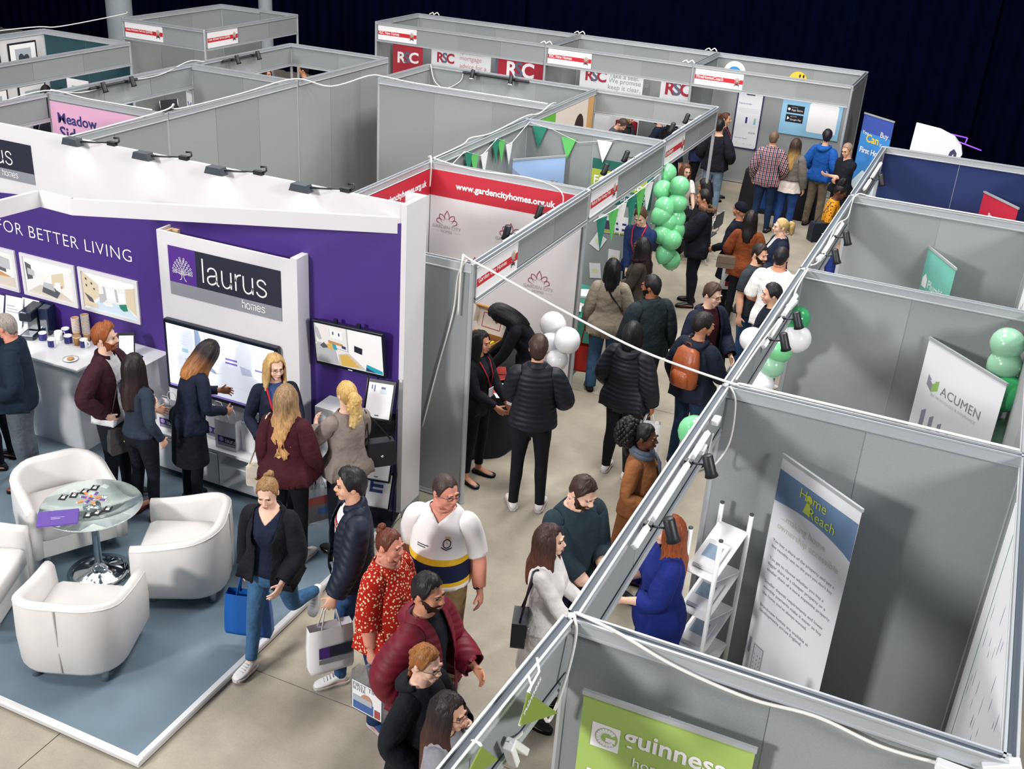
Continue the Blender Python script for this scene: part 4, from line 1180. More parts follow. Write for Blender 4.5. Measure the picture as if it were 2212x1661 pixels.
def leg_axis(P):
    """centre line of the nearer leg at each point's height"""
    z = P[:, 2]; s = np.sign(P[:, 0]); s[s == 0] = 1
    x = np.interp(z, [ANK[2], KNE[2], HIP[2]], [ANK[0], KNE[0], HIP[0]])
    y = np.interp(z, [ANK[2], .36, KNE[2], HIP[2]], [.016, .010, -.004, .006])
    return np.stack([s * x, y, z], 1)

class Fig:
    """one person being dressed: rest shape, pose and the empty that holds the parts"""
    pass

def put_mesh(fig, name, V, F, W, mats, mi=None, rest=True, smooth=True, label=None):
    P = skin_pts(V, W, fig.G, fig.Hd, fig.heads) * fig.k
    P[:, 2] += fig.dz
    me = bpy.data.meshes.new(name)
    me.from_pydata(P.tolist(), [], F.tolist() if isinstance(F, np.ndarray) else F)
    if not isinstance(mats, (list, tuple)): mats = [mats]
    for m in mats: me.materials.append(m)
    if mi is not None: me.polygons.foreach_set("material_index", list(mi))
    if smooth: me.polygons.foreach_set("use_smooth", [True] * len(me.polygons))
    if rest:
        a = me.attributes.new("rest", 'FLOAT_VECTOR', 'POINT'); a.data.foreach_set("vector", V.astype(np.float32).ravel())
    me.update()
    o = link(name, me, fig.root)
    if label: o["label"] = label
    fig.parts[name] = o
    return o

def shell(fig, name, g, t, mats, push=None, smooth=2, lip=.008, label=None, hard=False):
    """a garment: the body where g > 0, lifted off the skin by t (array or number), with turned-in hems"""
    V, F, W, used = clip_mesh(fig.V, TF, W1, g)
    def ext(a):
        if np.isscalar(a): return np.full(len(V), a)
        full = np.concatenate([a, np.zeros(0)])
        out = np.zeros(len(V)); m = used < TN_; out[m] = full[used[m]]
        if (~m).any():
            q = V[~m]; out[~m] = a[np.argmin((fig.V ** 2).sum(1)[None] - 2 * q @ fig.V.T, axis=1)]
        return out
    N = normals(V, F)
    E = edges_of(F)
    Vo = V + N * ext(t)[:, None]
    if push is not None: Vo = push(Vo, V, N)
    cnt = np.sort(np.concatenate([F[:, [0, 1]], F[:, [1, 2]], F[:, [2, 0]]]), axis=1)
    u, c = np.unique(cnt, axis=0, return_counts=True)
    be = u[c == 1]; onb = np.zeros(len(V), bool); onb[be.ravel()] = True
    if smooth:
        lam = np.where(onb, 0.0, .5)
        Vo = smooth_pts(Vo, E, smooth, lam)
    # turned-in hem
    bi = np.where(onb)[0]; mp = {int(b): len(V) + i for i, b in enumerate(bi)}
    Vi = Vo[bi] - N[bi] * lip
    fb = F[onb[F].sum(1) >= 2]
    order = set(map(tuple, np.concatenate([fb[:, [0, 1]], fb[:, [1, 2]], fb[:, [2, 0]]]).tolist()))
    nf = []
    for a, b in be.tolist():
        if (a, b) not in order: a, b = b, a
        nf += [(b, a, mp[a]), (b, mp[a], mp[b])]
    Vo = np.concatenate([Vo, Vi]); W = np.concatenate([W, W[bi]])
    F = np.concatenate([F, np.array(nf, int).reshape(-1, 3)]) if nf else F
    return put_mesh(fig, name, Vo, F, W, mats, label=label)

BIG = 1.0
def g_top(fig, hem=.92, sleeve=.52, neck=1.475, vneck=0.0, opening=None, scoop=0.0, waist_only=False):
    V = TV; z = V[:, 2]; x = np.abs(V[:, 0])
    g = np.full(TN_, BIG)
    tor = ~T_ISARM
    g = np.where(tor, np.minimum(g, z - hem), g)
    nk = neck - np.where(V[:, 1] < .02, scoop * np.clip(1 - x / .10, 0, 1) + vneck * np.clip(1 - x / .055, 0, 1), 0)
    g = np.minimum(g, np.where(T_ISARM | (x > .115), BIG, nk - z))
    g = np.where(T_ISARM, np.minimum(g, sleeve - T_ARM), g)
    if opening is not None:
        w = opening if callable(opening) else (lambda zz: np.full_like(zz, opening))
        g = np.where(tor & (V[:, 1] < .0), np.minimum(g, (x - w(z))), g)
    return g

def garment_top(fig, name, m, hem=.92, sleeve=.52, neck=1.475, t=.010, loose=.0, flare=0.0, sl=.006, vneck=0.0, scoop=0.0, opening=None, smooth=2, drop=None):
    """shirt, jumper or jacket body with sleeves"""
    g = g_top(fig, hem, sleeve, neck, vneck, opening, scoop)
    z = TV[:, 2]
    tt = np.where(T_ISARM, t + sl * np.clip(T_ARM / .2, 0, 1), t + loose * np.clip((1.36 - z) / .2, 0, 1) + flare * np.clip((1.1 - z) / .2, 0, 1))
    tt = np.where(z > 1.44, np.minimum(tt, t), tt)
    def push(Vo, V, N):
        # hang straight from the bust and bridge the crotch
        low = (V[:, 2] < 1.0) & (np.abs(V[:, 0]) < .26)
        Vo[:, 1] = np.where(low & (N[:, 1] < 0), np.minimum(Vo[:, 1], -.105 - t - fig.belly * .8), Vo[:, 1]) if hem < .9 else Vo[:, 1]
        Vo[:, 1] = np.where(low & (N[:, 1] >= 0) & (V[:, 1] > .02), np.maximum(Vo[:, 1], .105 + t), Vo[:, 1]) if hem < .9 else Vo[:, 1]
        return Vo
    return shell(fig, name, g, tt, m, push, smooth)

def garment_legs(fig, name, m, waist=1.02, ankle=.07, t=.007, wide=0.0, flare=0.0, smooth=1):
    z = TV[:, 2]
    g = np.minimum(waist - z, z - ankle)
    g = np.where(T_ISARM, -BIG, g)
    def push(Vo, V, N):
        ax = leg_axis(Vo); d = Vo - ax; d[:, 2] = 0
        r = np.linalg.norm(d, axis=1); zz = V[:, 2]
        R = np.interp(zz, [0, .1, .5, .8, .9], [.046 + wide + flare, .046 + wide + flare, .060 + wide, .08 + wide * .5, 0])
        k = np.where((zz < .80) & (r > 1e-4), np.maximum(R / np.maximum(r, 1e-4), 1), 1)
        Vo[:, :2] = ax[:, :2] + d[:, :2] * k[:, None]
        return Vo
    return shell(fig, name, g, t, m, push, smooth)

def skirt(fig, name, m, top=1.0, hem=.55, r0=(.186, .142), r1=(.235, .20), pleat=0.0, open_front=0.0, n=36, y0=.0, pin=.55, npl=9):
    """coat tails, skirts and dresses below the waist: rings that follow pelvis and thighs"""
    rows = 8; V, W = [], []
    cols = n + 1 if open_front else n
    for i in range(rows):
        f = i / (rows - 1); z = top + (hem - top) * f
        for k in range(cols):
            a = -pi / 2 + open_front + (2 * pi - 2 * open_front) * k / n if open_front else -pi / 2 + 2 * pi * k / n
            q = 1 + pleat * f * sin(npl * a)
            rx_, ry_ = (r0[0] + (r1[0] - r0[0]) * f) * q, (r0[1] + (r1[1] - r0[1]) * f) * q
            V.append((rx_ * cos(a), y0 + ry_ * sin(a) - fig.belly * .7 * max(0, -sin(a)) * (1 - f), z))
            w = np.zeros(NB); th = pin * min(1, f * 1.1); sd = .5 + .5 * max(-1, min(1, V[-1][0] / .07))
            w[BI['pelvis']] = 1 - th; w[BI['thigh_l']] = th * sd; w[BI['thigh_r']] = th * (1 - sd)
            if z < .5:
                q2 = min(1, (.5 - z) / .2); 
                for nn, sw in (('l', sd), ('r', 1 - sd)):
                    w[BI['shin_' + nn]] = th * sw * q2; w[BI['thigh_' + nn]] = th * sw * (1 - q2)
            W.append(w)
    F = []
    for i in range(rows - 1):
        for k in range(cols - (1 if open_front else 0)):
            a, b = i * cols + k, i * cols + (k + 1) % cols
            F.append((a, b, b + cols, a + cols)[::-1])
    F = [tuple(f) for f in F]
    return put_mesh(fig, name, np.array(V), F, np.array(W), m)

def rigid(n, bone):
    w = np.zeros((n, NB)); w[:, BI[bone]] = 1; return w
def mb_part(fig, name, mb, mats, bone='head', weights=None, smooth=True):
    V = np.array([tuple(v) for v in mb.v], float)
    W = rigid(len(V), bone) if weights is None else weights(V)
    o = put_mesh(fig, name, V, mb.f, W, mats, mb.m, smooth=False)
    o.data.polygons.foreach_set("use_smooth", mb.sm)
    return o
def chest_weights(V):
    """follow the nearest part of the rest body"""
    D = (V ** 2).sum(1)[:, None] + (TV ** 2).sum(1)[None] - 2 * V @ TV.T + np.where(T_ISARM & (T_ARM > .1), .02, 0)[None]
    k = np.argpartition(D, 6, axis=1)[:, :6]
    w = 1 / (np.maximum(np.take_along_axis(D, k, 1), 0) + 1e-4)
    return (W1[k] * w[:, :, None]).sum(1) / w.sum(1)[:, None]
def hair_weights(V):
    W = np.zeros((len(V), NB)); t = np.clip((1.53 - V[:, 2]) / .09, 0, 1)
    W[:, BI['head']] = 1 - t; W[:, BI['chest']] = t
    return W

def shoes(fig, m, sole, boot=0.0, lace=False, low=False):
    for s, n in ((1, 'l'), (-1, 'r')):
        mb = MB()
        st = [(.072, .016, .045), (.060, .033, .066), (.03, .041, .092), (-.005, .042, .100), (-.05, .043, .082), (-.10, .049, .062), (-.15, .046, .052), (-.18, .034, .044), (-.195, .014, .032)]
        if low: st = [(y, w, h * (.62 if y < .03 else .7)) for y, w, h in st]
        rings, srings = [], []
        for y, w, h in st:
            cx = s * (.108 + .05 * max(0, -y))
            rings.append([(cx + w * cos(2 * pi * k / 14), y + .01, max(.016, .016 + (h - .016) * (.5 + .5 * sin(2 * pi * k / 14)) ** .7)) for k in range(14)])
            srings.append([(cx + (w + .005) * cos(2 * pi * k / 10), y + .01 + (.004 if y > 0 else -.004), .0 if k > 5 else .024) for k in range(10)])
        mb.loft(rings, 0); mb.loft(srings, 1, smooth=False)
        if lace:
            for j in range(4): mb.tube([(s * .112 - .022, -.040 - .022 * j, .088 - .010 * j), (s * .112 + .022, -.046 - .022 * j, .086 - .010 * j)], .004, 5, 1)
        if boot: mb.loft([_ell_ring((s * .108, .016, z), (.045, 0, 0), (0, .052, 0), 14) for z in (.07, .07 + boot * .5, .07 + boot)], 0)
        mb_part(fig, 'shoe', mb, [m, sole], 'foot_' + n)

def make_hair(fig, style, color, color2=None, length=.35, part=0.0):
    """hair grown in columns from the crown; long styles run on down the back"""
    hm = hair_mat(color, color2)
    mb = MB(); n = 40
    bald = style == 'bald'
    C = np.array([0, .012, 1.652]); R = np.array([.0785, .099, .1015])
    thick = {'short': .010, 'crop': .004, 'bald': .003, 'quiff': .012, 'long': .011, 'pony': .006, 'bun': .006, 'bob': .014, 'curly': .03, 'braid': .006, 'hood': .02, 'beanie': .012, 'afro': .05, 'messy': .018}.get(style, .01)
    jit = random.Random(len(FIGS))
    def hairline(a):      # angle down from the crown at azimuth a (0 = front), over the temples, ears and nape
        d = abs((math.degrees(a) + 180) % 360 - 180)
        if style == 'bald': tab = ([0, 60, 80, 95, 110, 130, 180], [70, 84, 104, 96, 110, 132, 138])
        elif style == 'beanie': tab = ([0, 90, 180], [64, 96, 118])
        else: tab = ([0, 25, 45, 60, 72, 84, 96, 112, 130, 180], [52, 50, 58, 84, 108, 104, 97, 112, 138, 146])
        th = float(np.interp(d, tab[0], tab[1]))
        if style != 'beanie': th += jit.uniform(-3.5, 3.5)
        return math.radians(th)
    def onhead(th, d):
        if th <= pi / 2: return C + R * np.array([sin(th) * d[0], sin(th) * d[1], cos(th)])
        q = (th - pi / 2) / math.radians(60)
        k = 1 - .26 * q ** 1.4
        return C + np.array([R[0] * k * d[0], R[1] * k * d[1], -.104 * q])
    rows = 9
    rings = []
    for k in range(n):
        a = 2 * pi * k / n
        d = np.array([sin(a), -cos(a), 0]); colm = []
        thm = hairline(a)
        th0 = math.radians(60) if bald else 0.04
        for i in range(rows):
            th = th0 + (thm - th0) * i / (rows - 1) if thm > th0 else th0 + .02 * i
            p = onhead(th, d)
            nn = (p - C) / R; nn[2] = max(nn[2], -.25); nn /= np.linalg.norm(nn)
            tk = thick * (1 - .8 * (i == rows - 1)) * (1 - .45 * max(0, th / pi * 2 - .9) if style in ('short', 'quiff', 'crop') else 1)
            wob = (.0030 * sin(k * 7.0 + i * 1.3) + .002 * sin(k * 3.1 - i * 2.2)) * (i < rows - 1) if style not in ('bald', 'beanie', 'crop') else 0
            if style == 'quiff': tk += .022 * max(0, cos(a)) * max(0, cos(th * 1.3)) + .008 * cos(th) ** 2
            if style == 'short': tk += .007 * cos(th) ** 2
            if style in ('curly', 'afro', 'messy'): wob = (.010 if style != 'messy' else .007) * sin(k * 3.7 + i * 2.3) * (i < rows - 1)
            if style in ('curly', 'afro'): tk *= (.7 + .5 * sin(th))
            if part and style in ('long', 'bob', 'pony'): tk -= .007 * math.exp(-((p[0] - part) / .008) ** 2) * (i < rows - 2) * (p[1] < .05)
            colm.append(p + nn * (tk + wob))
        colm.append(C + (onhead(thm, d) - C) * .97)
        rings.append(colm)
    rows += 1
    cols = [[rings[k][i] for k in range(n)] for i in range(rows)]
    mb.loft([[tuple(p) for p in r] for r in cols], 0, caps=(not bald, False))
    # long hair: a thick curtain of columns with wavy relief
    if style in ('long', 'bob', 'curly'):
        L = length; amax = 2.25 if style != 'bob' else 2.0
        m2 = 34; rr = 12; outer, inner = [], []
        for k in range(m2):
            a = pi - amax + 2 * amax * k / (m2 - 1)
            d = np.array([sin(a), -cos(a), 0])
            co, ci = [], []
            for i in range(rr):
                f = i / (rr - 1)
                z = 1.728 - (L + .188) * f
                # follow the head, then fall to the shoulders and back
                zz = max(-1, min(1, (z - C[2]) / .112))
                head_r = math.sqrt(max(0, 1 - zz * zz)) if z > 1.60 else 1
                head_r = max(head_r, .55)
                bl = min(1, f * (L + .188) / .10)
                hr0 = math.sqrt(max(.05, 1 - ((z - C[2]) / .1115) ** 2)) if z > C[2] else 1
                head_r = hr0
                rx_ = (.0885 + .004 * bl) * head_r - .011; ry_ = (.109 + .004 * bl) * head_r - .011
                rx_ += .010 * bl; ry_ += .010 * bl
                if z < 1.60:
                    q = min(1, (1.60 - z) / .12)
                    rx_ = .092 * (1 + .10 * q) * (1 - .18 * max(0, f - .6)); ry_ = .112 * (1 - .05 * q)
                px, py = rx_ * d[0], C[1] + ry_ * d[1]
                if z < 1.53:
                    q = min(1, (1.53 - z) / .10)
                    bk = max(0, d[1])
                    py += q * (.022 * bk + .012)
                    if d[1] < .25: py -= q * .018 * (1 - max(0, d[1]) / .25)
                wav = .0045 * sin(k * 2.6) + .003 * sin(k * 5.3 + 1)
                if style == 'curly': wav += .012 * sin(k * 1.9 + i * 1.7)
                if color2 == 'wavy' or style == 'wavy': wav += .0
                nn = np.array([d[0], d[1], 0])
                if fig.wavy: px += fig.wavy * f * sin(i * 1.5 + k * .7); wav += fig.wavy * .6 * f * sin(i * 1.7 + k * 1.1)
                ti = 1 - .8 * max(0, f - .85) / .15
                co.append(np.array([px, py, z - .03 * f * abs(sin(k * 1.3))]) + nn * (wav + .010 * ti))
                ci.append(np.array([px, py, z - .03 * f * abs(sin(k * 1.3))]) - nn * (.016 * ti if z < 1.64 else -.004))
            outer.append(co); inner.append(ci)
        loop = [outer[k] for k in range(m2)] + [inner[k] for k in range(m2 - 1, -1, -1)]
        mb.loft([[tuple(loop[j][i]) for j in range(2 * m2)] for i in range(rr)], 0, caps=(True, True))
    if style == 'pony':
        base = np.array([0, .115, 1.69]); pts, rs = [], []
        for i in range(12):
            f = i / 11
            pts.append(tuple(base + np.array([.010 * sin(i * 1.4) * f * (2 if fig.wavy else .5), .035 * sin(min(1, f * 2.2) * 1.7) + .008 * f, -length * f * f * .6 - length * f * .4 + .012 * sin(f * 3)])))
            rs.append(.018 + .034 * sin(pi * min(1, f * .8 + .12)) * (1.35 if fig.wavy else .8) * (1 + .10 * sin(i * 2.4) * bool(fig.wavy)))
        rs[-1] = .008
        mb.tube(pts, rs, 12)
        if fig.wavy:
            for j in range(26):
                a = j * 2.399; i = 2 + j % 9
                p = Vector(pts[i]) + Vector((cos(a) * rs[i] * .85, abs(sin(a)) * rs[i] * .8, 0))
                mb.ball(p, .016 + .006 * sin(j * 3.1), 8, 5)
        mb.tube([(base + np.array([.017 * cos(t), .008 + .004 * sin(t), .017 * sin(t)])).tolist() for t in np.linspace(0, 2 * pi, 10)], .006, 6)
    if style == 'puff':
        pass
    if style == 'bun':
        for j in range(14):
            a = j * 2.399; q = j / 13
            mb.ball((.022 * cos(a), .088 + .020 * sin(a) * .6, 1.735 + .016 * sin(a * 1.7)), .020, 9, 6)
    if style == 'braid':
        for j in range(15):
            f = j / 14
            mb.ball((.014 * (1 if j % 2 else -1) * (1 - f * .5), .112 - .02 * sin(f * 3) + .012 * f, 1.655 - f * length), (.018 * (1 - f * .55), .015 * (1 - f * .5), .021), 8, 6)
    if fig.puff:
        c0 = np.array(fig.puff[:3])
        for j in range(110):
            a = j * 2.399; zt = 1 - 2 * (j + .5) / 110; rr_ = math.sqrt(1 - zt * zt)
            mb.ball(tuple(c0 + fig.puff[3] * np.array([rr_ * cos(a), rr_ * sin(a) * .9, zt * 1.25])), .022 * fig.puff[3] / .075 * (1 + .3 * sin(j * 3.3)), 7, 5)
    return mb_part(fig, 'beanie' if style == 'beanie' else 'hair', mb, [cloth(color, 'knit') if style == 'beanie' else hm], weights=hair_weights)

def hair_mat(color, color2=None):
    key = "hair_%s_%s" % (color, color2)
    if key in _mats: return _mats[key]
    m = mat(key, color, 0.48, spec=0.35)
    nt = m.node_tree; b = nt.nodes["Principled BSDF"]
    at = nt.nodes.new("ShaderNodeAttribute"); at.attribute_name = "rest"
    mp = nt.nodes.new("ShaderNodeMapping"); mp.inputs["Scale"].default_value = (1, 1, .12)
    nz = nt.nodes.new("ShaderNodeTexNoise"); nz.inputs["Scale"].default_value = 110; nz.inputs["Detail"].default_value = 2
    nt.links.new(at.outputs["Vector"], mp.inputs[0]); nt.links.new(mp.outputs[0], nz.inputs["Vector"])
    rp = nt.nodes.new("ShaderNodeMapRange"); rp.inputs[1].default_value = .3; rp.inputs[2].default_value = .7; rp.inputs[3].default_value = .62; rp.inputs[4].default_value = 1.35
    nt.links.new(nz.outputs["Fac"], rp.inputs[0])
    sc = nt.nodes.new("ShaderNodeVectorMath"); sc.operation = 'SCALE'
    nt.links.new(rp.outputs[0], sc.inputs["Scale"])
    if color2 and color2 != 'wavy':
        sx = nt.nodes.new("ShaderNodeSeparateXYZ"); nt.links.new(at.outputs["Vector"], sx.inputs[0])
        r2 = nt.nodes.new("ShaderNodeMapRange"); r2.inputs[1].default_value = 1.60; r2.inputs[2].default_value = 1.36
        nt.links.new(sx.outputs[2], r2.inputs[0])
        mx = nt.nodes.new("ShaderNodeMix"); mx.data_type = 'RGBA'
        mx.inputs[6].default_value = srgb(color); mx.inputs[7].default_value = srgb(color2)
        nt.links.new(r2.outputs[0], mx.inputs[0]); nt.links.new(mx.outputs[2], sc.inputs[0])
    else:
        sc.inputs[0].default_value = srgb(color)[:3]
    nt.links.new(sc.outputs[0], b.inputs["Base Color"])
    bp = nt.nodes.new("ShaderNodeBump"); bp.inputs["Strength"].default_value = .5; bp.inputs["Distance"].default_value = .006
    nt.links.new(nz.outputs["Fac"], bp.inputs["Height"]); nt.links.new(bp.outputs[0], b.inputs["Normal"])
    return m

def skin_mat(c):
    key = "skin_" + c
    if key in _mats: return _mats[key]
    m = mat(key, c, 0.52, noise=.06, nscale=14, spec=.35)
    b = m.node_tree.nodes["Principled BSDF"]
    b.inputs["Subsurface Weight"].default_value = 0.0
    return m

def face_parts(fig, brow, lips):
    for s in (1, -1):
        mb = MB()
        mb.ball((s * .031, -.0730, 1.6392), (.0122, .0100, .0066), 12, 8, 0)
        mb.ball((s * .031, -.0805, 1.6392), (.0064, .0040, .0062), 10, 6, 1)
        mb.tube([(s * (.031 - .0150), -.0825, 1.6405), (s * .031, -.0868, 1.6478), (s * (.031 + .0145), -.0790, 1.6415)], .0019, 5, 1)
        mb_part(fig, 'eye', mb, [mat("eye_white", '#8d827f', .7, spec=.1), mat("eye_dark", '#1d1512', .25)])
    for s in (1, -1):
        mb = MB()
        mb.tube([(s * .014, -.0955, 1.6610), (s * .028, -.0955, 1.6655), (s * .045, -.0800, 1.6620)], [.0032, .0034, .0018], 6, flat=1.3)
        mb_part(fig, 'eyebrow', mb, [hair_mat(brow)])
    mb = MB()
    mb.tube([(-.020, -.0925, 1.5715), (-.007, -.0995, 1.5775), (0, -.0995, 1.5765), (.007, -.0995, 1.5775), (.020, -.0925, 1.5715)], [.0018, .0038, .0036, .0038, .0018], 6)
    mb.tube([(-.018, -.0925, 1.5695), (0, -.0980, 1.5655), (.018, -.0925, 1.5695)], [.0018, .0050, .0018], 6)
    mb_part(fig, 'lips', mb, [mat("lips_" + lips, lips, .45)])

def beard(fig, color, full=True):
    z, y, x = TV[:, 2], TV[:, 1], np.abs(TV[:, 0])
    g = np.minimum(np.minimum(1.587 + (y + .09) * .36 - z, .004 - y), z - 1.517)
    g = np.minimum(g, np.maximum(np.abs(z - 1.5705) - .0075, x - .020))
    g = np.where(T_HEAD | (T_NECK & (y < -.02)), g, -.02)
    return shell(fig, 'beard', g, .0030 if full else .0015, hair_mat(color), None, 0, .003)

def glasses(fig, color='#15151a', r=.017):
    mb = MB()
    for s in (1, -1):
        mb.tube([(s * .032 + r * 1.15 * cos(t), -.101 + .012 * abs(s * .032 + r * cos(t)) / .05, 1.638 + r * .85 * sin(t)) for t in np.linspace(0, 2 * pi, 15)], .0017, 5)
        mb.tube([(s * .051, -.091, 1.642), (s * .078, -.045, 1.642), (s * .083, .01, 1.640), (s * .080, .03, 1.628)], .0017, 5)
    mb.tube([(-.014, -.103, 1.641), (0, -.106, 1.643), (.014, -.103, 1.641)], .0016, 5)
    mb_part(fig, 'glasses', mb, [mat("spectacle_frame_" + color, color, .3)])

def collar(fig, m, r=.016, z=1.475, rx_=.074, ry_=.072, tilt=.02, name='collar', flat_=1.5, gap=0.0):
    mb = MB(); pts = []
    for k in range(25):
        a = -pi / 2 + gap + (2 * pi - 2 * gap) * k / 24
        pts.append((rx_ * cos(a), .016 + ry_ * sin(a), z + tilt * sin(a)))
    mb.tube(pts, r, 8, flat=flat_)
    mb_part(fig, name, mb, [m], weights=chest_weights)

def hood(fig, m, fur=None, size=1.0):
    mb = MB()
    pts, rs = [], []
    for k in range(21):
        a = -.35 + (pi + .7) * k / 20
        pts.append((.105 * size * cos(a), .035 + .100 * size * sin(a), 1.475 - .045 * sin(a)))
        rs.append((.022 + .034 * max(0, sin(a))) * size)
    mb.tube(pts, rs, 10, flat=.8)
    mb_part(fig, 'hood', mb, [m], weights=chest_weights)
    if fur:
        mb = MB()
        for k in range(44):
            a = -.5 + (pi + 1.0) * k / 43
            for j in range(2):
                mb.ball((.125 * cos(a) + .012 * sin(k * 5.1), .045 + .135 * sin(a) + .012 * cos(k * 3.3), 1.500 + .012 * sin(k * 2.7 + j * 2) - .02 * sin(a)), .024, 7, 5)
        mb_part(fig, 'fur_trim', mb, [fur], weights=chest_weights)

def scarf(fig, m, hang=True):
    mb = MB()
    mb.tube([(.092 * cos(a), .012 + .090 * sin(a), 1.478 + .02 * sin(a)) for a in np.linspace(0, 2 * pi, 22)], .032, 10)
    mb.tube([(.085 * cos(a + .3), .008 + .085 * sin(a + .3), 1.505 + .014 * sin(a)) for a in np.linspace(0, 2 * pi, 22)], .026, 10)
    if hang: mb.tube([(.045, -.10, 1.47), (.055, -.145, 1.38), (.06, -.15, 1.26), (.06, -.145, 1.14)], [.03, .04, .045, .05], 8, flat=.35)
    mb_part(fig, 'scarf', mb, [m], weights=chest_weights)

def lanyard(fig, m, badge=True, front=.15):
    mb = MB()
    for s in (1, -1):
        mb.tube([(s * .062, .045, 1.495), (s * .082, -.02, 1.482), (s * .078, -.088, 1.42), (s * .05, -front, 1.29), (s * .008, -front - .012, 1.16)], .009, 4, flat=.35)
    if badge: mb.box((-.045, -front - .022, 1.05), (.045, -front - .017, 1.155), 1)
    mb_part(fig, 'lanyard', mb, [m, _white], weights=chest_weights)

def strap_across(fig, m, side=1, r=.014, t=.03, zhip=.98):
    """bag strap from one shoulder across to the other hip; side = shoulder it hangs from"""
    mb = MB()
    N = normals(fig.V, TF)
    def ring_pt(a, z):
        d = np.array([cos(a), sin(a)])
        m_ = (~T_ISARM) & (np.abs(TV[:, 2] - z) < .03)
        P = fig.V[m_][:, :2]; k = np.argmax(P @ d - 3.0 * np.abs(P @ np.array([-d[1], d[0]])))
        rr = np.linalg.norm(P[k]) + t
        return (rr * d[0], rr * d[1], z)
    pts = []
    for f in np.linspace(0, 1, 9):
        a = (math.radians(68) + (math.radians(195) - math.radians(68)) * f) if side == 1 else (math.radians(112) + (math.radians(-15) - math.radians(112)) * f)
        pts.append(ring_pt(a, 1.45 + (zhip - 1.45) * f))
    back = pts
    pts = []
    for f in np.linspace(0, 1, 9):
        a = (math.radians(-60) + (math.radians(-165) - math.radians(-60)) * f) if side == 1 else (math.radians(-120) + (math.radians(-15) - math.radians(-120)) * f)
        pts.append(ring_pt(a, 1.45 + (zhip - 1.45) * f))
    path = back[::-1] + [(side * .085, .02, 1.50 + t * .3)] + pts
    mb.tube(path, r, 6, flat=.35)
    mb_part(fig, 'strap', mb, [m], weights=chest_weights)

def backpack(fig, m, m2):
    mb = MB()
    rings = []
    for z, a, b, y in ((1.0, .10, .05, .17), (1.02, .135, .075, .185), (1.12, .145, .085, .195), (1.28, .140, .08, .19), (1.40, .115, .06, .175), (1.435, .07, .035, .165)):
        rings.append([(a * (abs(cos(t)) ** .6) * (1 if cos(t) > 0 else -1), y + b * (abs(sin(t)) ** .6) * (1 if sin(t) > 0 else -1), z) for t in np.linspace(0, 2 * pi, 20, endpoint=False)])
    mb.loft(rings, 0)
    rings = []
    for z, a, b in ((1.03, .08, .02), (1.05, .10, .04), (1.16, .10, .045), (1.20, .08, .02)):
        rings.append([(a * (abs(cos(t)) ** .6) * (1 if cos(t) > 0 else -1), .27 + b * (abs(sin(t)) ** .6) * (1 if sin(t) > 0 else -1), z) for t in np.linspace(0, 2 * pi, 16, endpoint=False)])
    mb.loft(rings, 0)
    mb.tube([(-.03, .17, 1.43), (-.025, .175, 1.475), (.025, .175, 1.475), (.03, .17, 1.43)], .008, 6, 1)
    for s in (1, -1):
        mb.tube([(s * .07, .15, 1.41), (s * .09, .06, 1.485), (s * .10, -.06, 1.445), (s * .115, -.14, 1.32), (s * .135, -.10, 1.17), (s * .13, .06, 1.06), (s * .11, .15, 1.03)], .017, 6, 1, flat=.35)
    mb_part(fig, 'backpack', mb, [m, m2], weights=chest_weights)

FIGS = []
def person(label, at_, face, h=1.72, fem=0.0, belly=0.0, girth=0.0, shoulder=0.0, bust=None, thigh=0.0, skin='#c99a80', lips='#a2655a',
           pose=None, z0=0.0, wavy=0.0, puff=None, brow=None, seat=None):
    """face: heading in degrees, 0 = +x, 90 = +y"""
    fig = Fig(); fig.k = h / H0; fig.belly = belly; fig.wavy = wavy; fig.puff = puff
    fig.V, fig.heads = shape_body(fem, belly, girth, shoulder, bust, thigh)
    fig.G, fig.Hd = pose_body(fig.heads, **(pose or {}))
    fig.parts = {}
    # stand on the floor
    W = W1; low = skin_pts(fig.V[T_LEG], W[T_LEG], fig.G, fig.Hd, fig.heads)
    fig.dz = -(low[:, 2].min() * fig.k) + .008 if seat is None else seat - (.86 * fig.k)
    fig.root = empty('person', label, 'person', (at_[0], at_[1], z0), math.radians(face + 90))
    put_mesh(fig, 'body', fig.V, TF, W1, skin_mat(skin))
    if brow is not False: face_parts(fig, brow or '#3a281e', lips)
    FIGS.append(fig)
    fig.M = Matrix.Translation((at_[0], at_[1], z0)) @ Matrix.Rotation(math.radians(face + 90), 4, 'Z')
    return fig
def joint(fig, bone, off=(0, 0, 0)):
    """world position of a point fixed to a posed bone (offset in rest space)"""
    i = BI[bone]; p = (fig.Hd[i] + fig.G[i] @ np.array(off)) * fig.k; p[2] += fig.dz
    return fig.M @ Vector(p)
def hand_at(fig, n):
    s = 1 if n == 'l' else -1
    return joint(fig, 'hand_' + n, _side(s, HAND_X * .085 + PALM * .022))

# ---------------------------------------------------------------- the visitors
BK = '#10131d'; NV = '#16203a'; NV2 = '#1c2b49'; DENIM = '#33517a'; DDEN = '#1c2c4a'; WH = '#e6e4e3'; GRYT = '#4b525b'; MARO = '#431722'
SK1 = '#d9a78d'; SK2 = '#c98d70'; SK3 = '#9a6143'; SK4 = '#5f3a2a'; SK5 = '#e2b8a2'; SKR = '#d38f7a'
S_ = .052   # height of the carpeted platform
STAND = dict(legs=(.03, .05, .14, .02, .04, .14))
def stand(**k): d = dict(STAND); d.update(k); return d
def trainers(f, c=WH): shoes(f, mat('trainer_white', '#dcdada', .6), mat('trainer_sole', '#c4c2c0', .6), lace=True)
def darkshoes(f, c='#14141a'): shoes(f, cloth(c, 'leather'), cloth('#0c0c10'))

